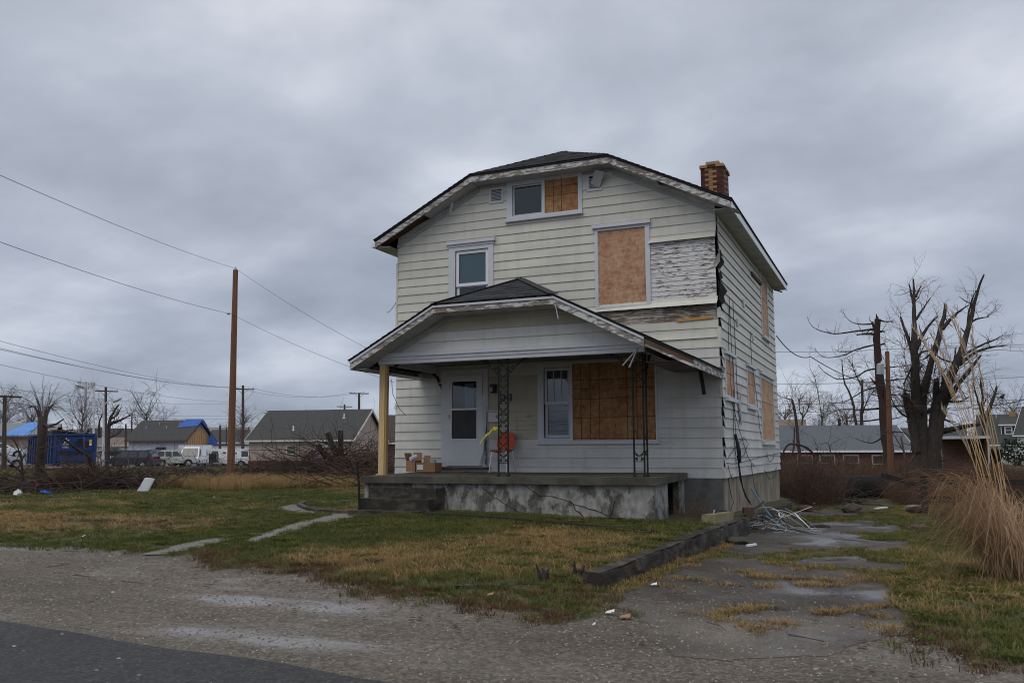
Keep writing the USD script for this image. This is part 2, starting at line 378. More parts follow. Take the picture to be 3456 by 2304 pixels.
clap = two_layer("peeling_clapboard", (0.66, 0.65, 0.64), (0.24, 0.20, 0.175), 6.0, (0.9, 0.9, 5.5), 0.44, 0.47, under2=(0.12, 0.10, 0.09), bump=0.6)
clap_bare = two_layer("worn_clapboard", (0.46, 0.42, 0.37), (0.22, 0.175, 0.14), 5.0, (0.7, 0.7, 6.0), 0.5, 0.56, under2=(0.09, 0.07, 0.06), bump=0.5)
felt = M("tar_felt", [(0.012, 0.012, 0.013), (0.025, 0.024, 0.024)], scale=12, rough=0.75)
dark = M("dark_interior", [(0.02, 0.02, 0.02), (0.03, 0.03, 0.03)], rough=0.9)
soffit_m = M("soffit_panel_paint", [(0.44, 0.44, 0.43), (0.34, 0.34, 0.32)], scale=2.5, rough=0.55, vary=0.08)
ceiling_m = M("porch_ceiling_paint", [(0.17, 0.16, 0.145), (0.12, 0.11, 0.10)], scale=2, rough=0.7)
shingle_m = M("asphalt_shingle", [(0.022, 0.023, 0.026), (0.045, 0.047, 0.05), (0.03, 0.032, 0.036)], scale=60, detail=6, rough=0.9, spec=0.15, vary=0.35, bump=0.5, bscale=180, bdist=0.003)
drip_m = M("black_drip_edge", [(0.012, 0.012, 0.013), (0.02, 0.02, 0.02)], rough=0.6)
osb_big = osb_mat("strand_board", (0.50, 0.315, 0.205), (0.40, 0.225, 0.135), (0.25, 0.125, 0.07))
osb_ply = osb_mat("strand_board_orange", (0.40, 0.225, 0.105), (0.31, 0.155, 0.065), (0.18, 0.082, 0.036))
osb_pale = osb_mat("strand_board_pale", (0.54, 0.37, 0.235), (0.44, 0.275, 0.165), (0.30, 0.17, 0.10))
ink = M("nail_line_ink", [(0.03, 0.02, 0.015), (0.06, 0.04, 0.03)], rough=0.9)
concrete_slab = two_layer("mossy_concrete", (0.100, 0.092, 0.074), (0.045, 0.041, 0.033), 3.0, (1, 1, 1), 0.42, 0.62, rough=0.75, under2=(0.06, 0.055, 0.045), bump=0.3, big=1.2, bigw=0.5)
concrete_dark = two_layer("dark_wet_concrete", (0.085, 0.074, 0.058), (0.026, 0.023, 0.019), 3.5, (1, 1, 1.6), 0.46, 0.62, rough=0.7, under2=(0.03, 0.028, 0.024), bump=0.3, big=1.5, bigw=0.4)
stucco = two_layer("flaking_render", (0.31, 0.31, 0.29), (0.055, 0.053, 0.047), 2.6, (1.15, 1.15, 0.75), 0.42, 0.50, rough=0.85, under2=(0.12, 0.118, 0.105), top2=(0.16, 0.16, 0.15), bump=0.45, bdist=0.008, big=1.1, bigw=0.5)
found_front = M("foundation_grey_render", [(0.10, 0.10, 0.097), (0.15, 0.15, 0.145), (0.07, 0.07, 0.066)], scale=2, rough=0.9, bump=0.5, bscale=50)
found_side = two_layer("foundation_tan_render", (0.33, 0.28, 0.215), (0.17, 0.15, 0.12), 2.0, (2.4, 2.4, 0.55), 0.40, 0.6, rough=0.9, under2=(0.13, 0.12, 0.10), bump=0.3, bigw=0.3)
iron = M("black_iron", [(0.009, 0.009, 0.010), (0.018, 0.018, 0.019)], scale=20, rough=0.65, spec=0.25)
lumber = M("new_lumber", [(0.62, 0.46, 0.24), (0.54, 0.37, 0.18), (0.66, 0.50, 0.28)], scale=2.0, stretch=(14, 14, 0.8), rough=0.7, bump=0.2)
lumber_dk = M("shaded_lumber", [(0.40, 0.27, 0.13), (0.33, 0.21, 0.10)], scale=2.0, stretch=(14, 14, 0.8), rough=0.7)
lath_m = M("orange_lath", [(0.50, 0.27, 0.09), (0.40, 0.20, 0.06)], scale=3, stretch=(2, 10, 14), rough=0.7)
pole_m = M("pole_wood", [(0.20, 0.095, 0.05), (0.14, 0.066, 0.038), (0.24, 0.125, 0.07)], scale=1.5, stretch=(9, 9, 0.35), rough=0.85, bump=0.5, bscale=14, bstretch=(4, 4, 0.3), bdist=0.01)
pole_dk = M("old_pole_wood", [(0.055, 0.042, 0.036), (0.085, 0.06, 0.048)], scale=1.5, stretch=(8, 8, 0.4), rough=0.9)
blk_wire = M("wire_rubber", [(0.014, 0.014, 0.016), (0.03, 0.03, 0.032)], rough=0.6)
metal_m = M("galvanised_metal", [(0.45, 0.47, 0.50), (0.33, 0.35, 0.38)], scale=8, rough=0.4, metal=0.6)
white_paint = M("white_enamel", [(0.74, 0.76, 0.78), (0.66, 0.68, 0.70)], scale=2, rough=0.35)
brick_red = M("dark_red_brick", [(0.060, 0.021, 0.018), (0.092, 0.030, 0.024)], scale=22, rough=0.85, vary=0.3, bump=0.4, bscale=90)
brick_tan = M("buff_brick", [(0.33, 0.195, 0.095), (0.26, 0.145, 0.07)], scale=22, rough=0.85, vary=0.18, bump=0.4, bscale=90)
mortar_m = M("mortar", [(0.09, 0.08, 0.075), (0.06, 0.055, 0.05)], rough=0.95)
flue_m = M("clay_flue", [(0.36, 0.25, 0.16), (0.29, 0.19, 0.115)], scale=9, rough=0.85)
pane_m = glass_pane("window_glass")
bark_dk = M("dark_bark", [(0.030, 0.022, 0.019), (0.060, 0.046, 0.040), (0.04, 0.03, 0.026)], scale=3, stretch=(6, 6, 1.2), rough=0.95, bump=0.8, bscale=12, bdist=0.03)
bark_red = M("red_brown_bark", [(0.030, 0.020, 0.018), (0.052, 0.033, 0.028)], scale=3, stretch=(6, 6, 1.4), rough=0.95, bump=0.7, bscale=14, bdist=0.02)
bark_gr = M("grey_bark", [(0.052, 0.043, 0.039), (0.035, 0.029, 0.026), (0.075, 0.062, 0.056)], scale=3, stretch=(6, 6, 1.0), rough=0.95, bump=0.8, bscale=10, bdist=0.03)
twig_m = M("twig_bark", [(0.075, 0.05, 0.042), (0.11, 0.075, 0.06)], scale=6, rough=0.95)
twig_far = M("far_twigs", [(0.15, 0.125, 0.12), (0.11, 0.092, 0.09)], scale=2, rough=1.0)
twig_rust = M("rusty_twigs", [(0.080, 0.048, 0.035), (0.115, 0.068, 0.048)], scale=4, rough=0.95)
grass_green = leafy("green_blade", (0.070, 0.088, 0.021), (0.132, 0.140, 0.040))
grass_olive = leafy("olive_blade", (0.125, 0.122, 0.036), (0.190, 0.170, 0.060))
grass_straw = leafy("straw_blade", (0.27, 0.185, 0.080), (0.38, 0.275, 0.13))
grass_rust = leafy("rust_blade", (0.100, 0.061, 0.030), (0.160, 0.098, 0.048))
leaf_rust = leafy("rust_leaf", (0.085, 0.042, 0.025), (0.14, 0.068, 0.036), trans=0.2)
pampas_m = leafy("pampas_blade", (0.30, 0.195, 0.115), (0.68, 0.51, 0.34), trans=0.25, vary=0.1)
reed_m = M("reed_stem", [(0.46, 0.33, 0.16), (0.36, 0.23, 0.11), (0.50, 0.38, 0.21)], scale=3, rough=0.6)
plume_m = leafy("reed_plume", (0.40, 0.31, 0.24), (0.54, 0.45, 0.36), trans=0.35)
earth_m = ground_mat("turf_and_soil", [(0.045, 0.036, 0.02), (0.060, 0.064, 0.022), (0.085, 0.07, 0.03), (0.125, 0.085, 0.04)], 0.55, 30.0, 0.95, 0.7, 0.8, 0.9, bump=0.8, bdist=0.02)
gravel_m = ground_mat("gravel", [(0.056, 0.046, 0.036), (0.096, 0.081, 0.065), (0.130, 0.112, 0.092), (0.190, 0.167, 0.140)], 0.5, 40.0, 0.85, 0.22, 0.55, 0.64, stones=0.6, bump=0.9, bdist=0.015, wet_scale=0.5, wet_dark=0.84, stretch=(0.42, 1.15, 1), stone_scale=30)
asphalt_m = ground_mat("asphalt_road", [(0.018, 0.0185, 0.020), (0.034, 0.0345, 0.036), (0.025, 0.0255, 0.028)], 0.7, 34.0, 0.75, 0.45, 0.52, 0.75, stones=0.8, bump=1.0, bdist=0.015, stone_scale=36)
drive_m = ground_mat("old_asphalt", [(0.027, 0.022, 0.017), (0.048, 0.040, 0.033), (0.066, 0.056, 0.047), (0.105, 0.091, 0.077)], 0.9, 40.0, 0.8, 0.22, 0.48, 0.60, stones=0.5, bump=0.8, bdist=0.012, wet_scale=0.7, stone_scale=32, drift=(-9.8, -10.9, [(0.056, 0.046, 0.036), (0.096, 0.081, 0.065), (0.130, 0.112, 0.092), (0.190, 0.167, 0.140)]))
path_m = ground_mat("path_concrete", [(0.105, 0.096, 0.083), (0.15, 0.137, 0.12), (0.185, 0.17, 0.153)], 0.8, 60.0, 0.8, 0.4, 0.6, 0.8, stones=0.12, bump=0.4, bdist=0.006)
lot_m = ground_mat("lot_asphalt", [(0.10, 0.10, 0.11), (0.14, 0.14, 0.15)], 0.1, 20.0, 0.5, 0.2, 0.4, 0.6, bump=0.2)
pebble_m = M("pebble_stone", [(0.26, 0.24, 0.21), (0.15, 0.137, 0.12)], scale=8, rough=0.8, vary=0.55)
tyre_m = M("tyre_rubber", [(0.015, 0.015, 0.016), (0.025, 0.025, 0.025)], rough=0.8)
rim_m = M("alloy_rim", [(0.45, 0.46, 0.48), (0.36, 0.37, 0.38)], rough=0.3, metal=0.7)
car_glass = M("car_glass", [(0.03, 0.04, 0.045), (0.05, 0.06, 0.065)], rough=0.08, spec=0.6)
lamp_red = M("tail_light", [(0.35, 0.03, 0.02), (0.28, 0.02, 0.02)], rough=0.25)
lamp_clear = M("head_light", [(0.6, 0.62, 0.64), (0.5, 0.5, 0.52)], rough=0.15)
tarp_m = M("blue_tarp", [(0.022, 0.105, 0.42), (0.016, 0.075, 0.32)], scale=1.2, rough=0.45, bump=0.5, bscale=3, bdist=0.05)
tarp_lt = M("light_blue_tarp", [(0.10, 0.27, 0.62), (0.07, 0.20, 0.52)], scale=0.8, rough=0.45)
roof_grey = M("grey_roofing", [(0.050, 0.052, 0.053), (0.068, 0.069, 0.069)], scale=3, detail=8, rough=0.95, bump=0.3, bscale=8, bdist=0.02)
roof_blue = M("blue_grey_roofing", [(0.080, 0.090, 0.105), (0.108, 0.118, 0.136)], scale=5, detail=8, rough=0.85)
roof_pale = M("pale_roofing", [(0.17, 0.18, 0.20), (0.22, 0.23, 0.25)], scale=2, rough=0.8)
roof_brown = M("brown_roofing", [(0.16, 0.125, 0.105), (0.20, 0.16, 0.135)], scale=3, rough=0.95)
wall_beige = M("beige_vinyl", [(0.40, 0.335, 0.295), (0.36, 0.30, 0.265)], scale=0.6, rough=0.7)
wall_grey = M("grey_wall_paint", [(0.42, 0.44, 0.48), (0.37, 0.385, 0.42)], scale=0.6, rough=0.7)
wall_white = M("white_wall_paint", [(0.66, 0.67, 0.68), (0.58, 0.59, 0.60)], scale=0.8, rough=0.6)
wall_cream = M("cream_wall_paint", [(0.60, 0.585, 0.52), (0.52, 0.50, 0.45)], scale=0.7, rough=0.7)
ply_m = M("plywood_sheet", [(0.50, 0.33, 0.17), (0.42, 0.265, 0.13)], scale=2.5, stretch=(4, 4, 0.7), rough=0.8)
far_brick = usdkit.material(stage, "/World/Looks/far_brick", {"g": ("geometry", {}), "mp": ("mapping", {"rotation": (PI / 2, 0, 0.0)}),
    "b": ("brick_texture", {"color1": (0.17, 0.065, 0.042), "color2": (0.115, 0.045, 0.032), "mortar": (0.16, 0.13, 0.11), "scale": 3.2, "mortar_size": 0.012}), "p": ("principled_bsdf", {"roughness": 0.9})},
    [("g.position", "mp.vector"), ("mp.vector", "b.vector"), ("b.color", "p.base_color")], surface="p.BSDF")
card_m = M("cardboard", [(0.33, 0.20, 0.115), (0.27, 0.155, 0.085)], scale=4, rough=0.85)
paper_m = M("paper", [(0.72, 0.73, 0.76), (0.6, 0.6, 0.64)], scale=6, rough=0.7)
orange_m = M("orange_plastic", [(0.56, 0.075, 0.012), (0.47, 0.055, 0.01)], scale=3, rough=0.4)
chrome_m = M("chrome_leg", [(0.62, 0.63, 0.65), (0.5, 0.5, 0.52)], rough=0.25, metal=0.9)
tape_m = M("yellow_tape", [(0.62, 0.52, 0.035), (0.5, 0.42, 0.03), (0.06, 0.05, 0.01)], scale=30, rough=0.4, ramp=(0.35, 0.68))
bin_blue = M("dumpster_blue", [(0.009, 0.028, 0.105), (0.012, 0.038, 0.145), (0.007, 0.018, 0.065)], scale=1.5, rough=0.5, ramp=(0.3, 0.75))
bin_black = M("dumpster_scorch", [(0.010, 0.012, 0.022), (0.014, 0.02, 0.05)], scale=2, rough=0.7)
red_paint = M("red_paint", [(0.42, 0.04, 0.03), (0.34, 0.03, 0.025)], rough=0.6)
yel_paint = M("yellow_sticker", [(0.60, 0.46, 0.03), (0.5, 0.38, 0.03)], rough=0.5)
brown_board = M("brown_board", [(0.13, 0.075, 0.05), (0.085, 0.05, 0.035)], scale=3, stretch=(1, 1, 5), rough=0.85)
blind_m = M("window_blind", [(0.50, 0.68, 0.68), (0.44, 0.62, 0.63)], scale=2, rough=0.6)
blind_grey = M("grey_blind", [(0.42, 0.42, 0.42), (0.34, 0.34, 0.35)], scale=4, rough=0.6)
black_box = M("black_plastic", [(0.015, 0.015, 0.016), (0.025, 0.025, 0.026)], rough=0.5)
char_m = M("charred_log", [(0.006, 0.006, 0.007), (0.016, 0.015, 0.016)], scale=3, stretch=(0.5, 4, 4), rough=0.85, bump=1.0, bscale=5, bstretch=(0.4, 5, 5), bdist=0.03)
fence_m = M("black_fence_paint", [(0.014, 0.013, 0.013), (0.03, 0.026, 0.024)], scale=4, rough=0.8)
stone_m = M("rough_stone", [(0.10, 0.075, 0.058), (0.06, 0.046, 0.038)], scale=6, rough=0.9, bump=0.6, bscale=25)
yellow_stone = M("mossy_block", [(0.30, 0.255, 0.155), (0.20, 0.18, 0.09), (0.26, 0.22, 0.16)], scale=5, rough=0.9, bump=0.6, bscale=30)

# ------------------------------------------------------------------ ground
LEFT = [(-60, -8, 0), (-30, -10, 0), (-20, -9.5, 0), (-10, -12, 0), (0, -13, 0), (10, -13, 0), (40, -15, 0), (-20, -30, 0), (20, -30, 0), (-10.7, -7.6, .03), (-7.9, -7.4, .05), (-5, -8.3, .06), (-2, -9.2, .06), (0.3, -9.9, .05), (-1, -8.6, .16),
        (-4, -6.4, .22), (-2, -7.5, .2), (-8, -5.5, .17), (-1, -4, .32), (-4, -3, .42), (-5.2, -3.5, .41), (-.7, -2.5, .36), (-6.5, -3.8, .34), (-9, -3, .3), (-9, 0, .35), (-8.5, 5, .4), (-15, 0, .36), (-14, -5, .18), (-20, 8, .5), (-30, 20, .6), (-45, 30, .55),
        (-28, 0, .4), (-40, -2, .25), (-60, 10, .3), (-4, 4, .3), (-4, 12, .3), (-10, 20, .4), (-85, 45, -.2), (-80, 80, -.3), (-60, 62, .0), (-40, 75, .3), (-35, 60, .45), (-200, 150, -.3), (-100, 300, -.3), (0, 300, -.3), (200, 300, -.2), (300, 0, 0), (300, -200, 0), (-300, -100, 0), (0, -300, 0), (-400, 400, -.3), (400, 500, -.3), (0, 700, -.3),
        (2, 18, -.2), (5, 30, -.3), (10, 60, -.55), (30, 60, -.4), (0, 90, -.6), (60, 30, -.1), (100, 100, 0), (50, 150, 0)]
RGT = [(1.5, -9.5, .04), (1.5, -8, .05), (1.5, -5, .04), (1.5, -2, .0), (1.5, 3, -.06), (1.5, 9, -.14), (1.5, 14, -.18), (3, -5, .06), (3, -9, .04), (5, -5, .10), (8, -5, .10), (3.5, 3, .02), (6, 5, .05), (0, -7, .05), (0, 0, .0), (0, 9, -.12), (4.2, -5.4, .1)] + [p for p in LEFT if not (-16 < p[0] < 2.5 and -9 < p[1] < 14)]


def field(pts):
    p = np.array(pts, float)
    q = RBFInterpolator(p[:, :2], p[:, 2], kernel="linear", smoothing=0.02)
    return q


_fl, _fr = field(LEFT), field(RGT)
KERB_A, KERB_B = np.array([-0.02, -8.3]), np.array([0.40, -0.4])


def graded(lo, a, b, hi, fine, grow):
    m = list(np.arange(a, b + 1e-6, fine)); s = fine; x = m[-1]
    while x < hi: s *= grow; x += s; m.append(x)
    s, x = fine, a; pre = []
    while x > lo: s *= grow; x -= s; pre.append(x)
    return np.array(pre[::-1] + m)


GX, GY = graded(-900, -13, 7, 900, 0.16, 1.09), graded(-120, -15, 12, 1400, 0.16, 1.09)
_xx, _yy = np.meshgrid(GX, GY, indexing="ij")
_pts = np.column_stack([_xx.ravel(), _yy.ravel()])
_zl, _zr = _fl(_pts).reshape(_xx.shape), _fr(_pts).reshape(_xx.shape)
_xk = np.where(_yy < KERB_B[1], KERB_A[0] + (_yy - KERB_A[1]) * (KERB_B[0] - KERB_A[0]) / (KERB_B[1] - KERB_A[1]), 0.2)
_w = np.where(_yy > -8.2, 0.05, np.clip((-8.2 - _yy) * 1.2, 0.05, 1.6))
_w = np.where(_yy > 9.5, np.clip(0.05 + (_yy - 9.5) * 0.8, 0.05, 6), _w)
_t = np.clip((_xx - _xk) / _w * 0.5 + 0.5, 0, 1); _t = _t * _t * (3 - 2 * _t)
_near = np.exp(-((_xx + 4) ** 2 + (_yy + 2) ** 2) / 900.0)
_nz = (meshkit.fbm(np.stack([_xx * 0.45, _yy * 0.45, 0 * _xx + 2.5], -1), 3, 3) - 0.5) * 0.10 * _near
_lawnw = np.clip((_yy + 9.5) / 2.5, 0.15, 1)
_ry = np.interp(GX, [-60, -4.82, 3, 40], [-5.2, -11.85, -12.85, -17.5])[:, None]; _rd = _yy - _ry; _rn = meshkit.noise(np.stack([_xx * .3, _yy * .8, 0 * _xx], -1))
_rut = -.035 * (np.exp(-((_rd - 1.0) / .24) ** 2) + np.exp(-((_rd - 2.5) / .26) ** 2)) * (.3 + _rn) * (np.abs(_xx + 4) < 40)
GZ = _rut + _zl * (1 - _t) + _zr * _t + _nz * _lawnw
GF = RegularGridInterpolator((GX, GY), GZ, bounds_error=False, fill_value=None)


def G(x, y): return float(GF((x, y)))


def drape(poly, lift, min_cell=0.0):
    """A sheet that follows the ground, cut along the ground's own grid so that it never dips through it."""
    minx, miny, maxx, maxy = poly.bounds
    xs = GX[(GX > minx - 3 * max(0.2, 0)) & (GX < maxx + 3)]; ys = GY[(GY > miny - 3) & (GY < maxy + 3)]
    xs = np.concatenate([[minx - 1], xs[(xs > minx) & (xs < maxx)], [maxx + 1]]); ys = np.concatenate([[miny - 1], ys[(ys > miny) & (ys < maxy)], [maxy + 1]])
    V, F, n = [], [], 0
    i, j = np.meshgrid(np.arange(len(xs) - 1), np.arange(len(ys) - 1), indexing="ij"); i, j = i.ravel(), j.ravel()
    cells = shapely.box(xs[i], ys[j], xs[i + 1], ys[j + 1])
    shapely.prepare(poly)
    inside = shapely.contains_properly(poly, cells); touch = shapely.intersects(poly, cells) & ~inside
    a = np.stack([xs[i[inside]], ys[j[inside]], xs[i[inside] + 1], ys[j[inside] + 1]], 1)
    if len(a):
        V.append(np.stack([a[:, [0, 1]], a[:, [2, 1]], a[:, [2, 3]], a[:, [0, 3]]], 1).reshape(-1, 2)); k = np.arange(len(a)) * 4
        F += [np.stack([k, k + 1, k + 2], 1), np.stack([k, k + 2, k + 3], 1)]; n = 4 * len(a)
    for g in shapely.intersection(poly, cells[touch]):
        for p in polys(g):
            v, f = trimesh.creation.triangulate_polygon(p, engine="earcut")
            V.append(np.asarray(v)); F.append(np.asarray(f) + n); n += len(v)
    v = np.vstack(V); f = np.vstack(F)
    v3 = np.column_stack([v, GF(v) + lift])
    nz = np.cross(v3[f[:, 1]] - v3[f[:, 0]], v3[f[:, 2]] - v3[f[:, 0]])[:, 2]
    f[nz < 0] = f[nz < 0][:, ::-1]
    m = trimesh.Trimesh(v3, f, process=False); m.merge_vertices(digits_vertex=5)
    return m


nx, ny = len(GX), len(GY)
ii, jj = np.meshgrid(np.arange(nx - 1), np.arange(ny - 1), indexing="ij")
q = np.stack([ii * ny + jj, (ii + 1) * ny + jj, (ii + 1) * ny + jj + 1, ii * ny + jj + 1], -1).reshape(-1, 4)
obj("/World", "ground", (np.column_stack([_pts, GZ.ravel()]), np.vstack([q[:, [0, 1, 2]], q[:, [0, 2, 3]]])), earth_m, kind="structure", smooth=True)

ROAD_EDGE = [(-120, 2.5), (-60, -5.2), (-30, -8.8), (-15, -10.6), (-4.82, -11.85), (-2.29, -12.15), (-0.46, -12.4), (3, -12.85), (12, -14.0), (40, -17.5), (90, -24)]
road_poly = rough(list(rough(ROAD_EDGE + [(90, -60), (-120, -60)], 0.10, 0.5, 3).exterior.coords), 0.05, 0.06, 8)
GRASS_EDGE = [(-120, 10), (-60, 0), (-30, -5.0), (-16, -7.0), (-10.7, -7.5), (-7.9, -7.35), (-6.8, -7.6), (-5.2, -8.25), (-3.6, -8.55), (-2.2, -9.25), (-0.8, -9.75), (0.45, -9.95), (0.7, -8.9), (3.0, -8.8), (3.0, -9.5), (3.6, -10.2), (5, -10.6), (8, -10.9), (20, -12.2), (60, -17), (90, -22)]
verge_poly = rough(GRASS_EDGE + [(90, -25.0)] + [(x, y - .7) for x, y in ROAD_EDGE[::-1][1:]] + [(-120, 1.6)], 0.30, 0.4, 5)
obj("/World", "gravel_verge", drape(verge_poly, 0.004), gravel_m, kind="structure", smooth=True)
obj("/World", "road", drape(road_poly, 0.012), asphalt_m, kind="structure", smooth=True)


def px_poly(pts, z):      # photo pixels (2352 wide) to plan
    return [tuple(onz(a * 1.46939, b * 1.46939, z)[:2]) for a, b in pts]


DRIVE = [([(1560, 1500), (1470, 1455), (1400, 1395), (1470, 1345), (1560, 1300), (1640, 1277), (1740, 1286), (1830, 1303), (1900, 1312), (1975, 1318), (2048, 1330), (2046, 1352), (2060, 1390), (2056, 1425), (2020, 1462), (1950, 1500), (1750, 1515)], .05),
         ([(1865, 1292), (1905, 1282), (1962, 1280), (1985, 1296), (1930, 1304), (1872, 1303)], .03), ([(1985, 1301), (2040, 1297), (2052, 1312), (1995, 1313)], .04),
         ([(1652, 1262), (1690, 1240), (1780, 1243), (1800, 1262), (1720, 1270)], .02), ([(1712, 1222), (1800, 1214), (1900, 1222), (1962, 1238), (1950, 1254), (1850, 1260), (1790, 1240), (1720, 1238)], .0),
         ([(1996, 1244), (2058, 1243), (2068, 1258), (2020, 1264)], .02), ([(1868, 1206), (1900, 1199), (1985, 1199), (1990, 1214), (1970, 1224), (1885, 1222)], -.03), ([(2008, 1210), (2044, 1206), (2050, 1220), (2010, 1227)], .0),
         ([(1842, 1171), (1900, 1167), (1956, 1172), (1946, 1184), (1850, 1184)], -.08), ([(1742, 1202), (1815, 1190), (1822, 1204), (1752, 1216)], -.03)]
drive_polys = [rough(list(rough(list(Polygon(px_poly(p, z)).buffer(.0 if i == 0 else .22).exterior.coords), 0.42 if i == 0 else 0.16, 0.10, 20 + i).exterior.coords), 0.08, 0.05, 60 + i) for i, (p, z) in enumerate(DRIVE)]
dw = thing("driveway", None, None, (1.6, -4, 0), kind="structure")
for i, p in enumerate(drive_polys):
    for g in polys(p): obj(dw, "asphalt_slab", drape(g, 0.007), drive_m, smooth=True)
PATH = [[(322, 1263), (345, 1257), (420, 1247), (500, 1238), (540, 1243), (470, 1254), (382, 1264)], [(552, 1239), (700, 1211), (745, 1215), (660, 1231), (592, 1244)], [(715, 1206), (775, 1190), (875, 1194), (860, 1200), (742, 1212)], [(625, 1174), (690, 1163), (705, 1172), (740, 1188), (690, 1186), (640, 1181)]]
path_polys = [rough(px_poly(p, 0.13 + 0.05 * i), 0.035, 0.2, 40 + i) for i, p in enumerate(PATH)]
pt = thing("path", None, None, (-7, -5, 0.2), kind="structure")
for p in path_polys:
    for g in polys(p): obj(pt, "concrete_slab", drape(g, 0.022), path_m, smooth=True)
lot_poly = rough([tuple(survey(u, 1560, d)[:2]) for u, d in ((-500, 84), (120, 82), (420, 84), (760, 86), (900, 90), (900, 118), (300, 135), (-500, 150))], 0.3, 2.0, 71)
obj("/World", "parking_lot", drape(lot_poly, 0.02), lot_m, kind="structure", smooth=True)

# ------------------------------------------------------------------ the abandoned house
W, D, ZB, EX = 7.65, 9.16, 1.05, 0.2032
RX = -3.83                                            # ridge
SL = 0.5


def zmain(x): return 6.64 + SL * (0.40 - abs(x - RX) - RX) if False else 6.64 + SL * ((0.40 - RX) - abs(x - RX))


house = thing("boarded_house", "white two-storey wooden house with boarded windows and stripped siding at one corner", "house", (RX, 4.5, 0.3))
hr = np.random.default_rng(11)

# foundation
fm = MB().mesh(extrude(sbox(-W + .03, .03, -.03, D - .03), 1.15))
fm.v[-1][:, 2] += -0.1
obj(house, "foundation", wall_y(Polygon([(-W + .03, -.2), (-.03, -.2), (-.03, ZB), (-W + .03, ZB)]), .03, .05), found_front)
obj(house, "foundation", wall_x(Polygon([(.03, -.4), (D - .03, -.4), (D - .03, ZB), (.03, ZB)]), -.05, .035), found_side)
obj(house, "foundation", MB().box((-W + .02, .05, -.3), (-W + .1, D - .05, ZB)).box((-W + .1, D - .1, -.3), (-.06, D - .04, ZB)), found_front)
ledge = MB(); ys = np.linspace(0.2, D + .1, 14)
for a, b in zip(ys[:-1], ys[1:]): ledge.box((-.015, a, -.6), (0.30 + hr.uniform(-.015, .015), b, 0.20 - 0.012 * a + hr.uniform(-.008, .008)))
obj(house, "footing_ledge", ledge, concrete_dark)

# wall outlines: gable with a clipped top
top = lambda x: zmain(x) - 0.10
gable = Polygon([(-W, ZB), (0, ZB), (0, top(0)), (-2.2, 7.80), (-5.46, 7.80), (-W, top(-W))])
OPEN = {"attic": sbox(-4.70, 6.90, -2.95, 7.72), "upper": sbox(-6.20, 4.62, -5.10, 6.32), "big": sbox(-2.58, 4.66, -1.43, 6.42), "door": sbox(-6.36, 1.22, -5.20, 3.46), "porchwin": sbox(-3.97, 1.80, -1.33, 3.50), "vl": sbox(-5.17, 7.33, -4.85, 7.66), "vr": sbox(-2.77, 7.32, -2.46, 7.67)}
cut = shapely.union_all(list(OPEN.values()))
gw = obj(house, "gable_wall", wall_y(gable.difference(cut), 0.05, 0.05), felt)
SIDE_OPEN = [sbox(.38, 2.72, 1.36, 3.50), sbox(3.30, 2.68, 4.42, 3.50), sbox(5.55, 1.85, 8.02, 3.50), sbox(6.35, 4.74, 7.56, 6.40)]
sidep = sbox(0, ZB, D, top(0) - .02)
sw = obj(house, "side_wall", wall_x(sidep.difference(shapely.union_all(SIDE_OPEN)), -0.05, 0.05), felt)
obj(house, "rear_wall", wall_y(Polygon([(-W, ZB), (-.06, ZB), (-.06, top(0)), (RX, top(RX)), (-W, top(-W))]), D, 0.05), siding_low)
obj(house, "far_side_wall", B((-W, 0.06, ZB), (-W + .05, D - .06, top(0))), siding_low)
obj(house, "upper_floor", B((-W + .06, 0.06, 4.0), (-.06, D - .06, 4.05)), dark)


def plank_y(poly, y0, zb, h, out, thick=0.011, wob=0.0018, seed=0):
    poly = poly.segmentize(0.5)
    t = extrude(poly, thick)
    if t is None: return None
    v = t.vertices; x, z = v[:, 0], v[:, 1]
    n = meshkit.noise(np.column_stack([x * 0.9, z * 0 + seed * 1.7, 0 * x])) - 0.5
    n2 = meshkit.noise(np.column_stack([x * 0.5 + 9, z * 0 + seed * 2.9, 0 * x])) - 0.5
    tt = np.clip((z - zb) / h, 0, 1.3)
    return np.column_stack([x, y0 - (out * (1 - tt) + n * wob * 2 * (1 - tt)) - v[:, 2], z + n2 * wob * 2]), t.faces


def plank_x(poly, x0, zb, h, out, thick=0.011, wob=0.004, seed=0, flare=0.0):
    poly = poly.segmentize(0.45)
    t = extrude(poly, thick)
    if t is None: return None
    v = t.vertices; y, z = v[:, 0], v[:, 1]
    n = meshkit.noise(np.column_stack([y * 0.8, z * 0 + seed * 1.7, 0 * y + 5])) - 0.5
    n2 = meshkit.noise(np.column_stack([y * 0.6 + 3, z * 0 + seed * 2.3, 0 * y + 5])) - 0.5
    tt = np.clip((z - zb) / h, 0, 1.3)
    fl = flare * np.clip(1 - y / 0.5, 0, 1) ** 2
    return np.column_stack([x0 + out * (1 - tt) + fl * (1.2 - tt) + n * wob * 2 * (1 - tt) + v[:, 2], y, z + n2 * wob * 2.2]), t.faces


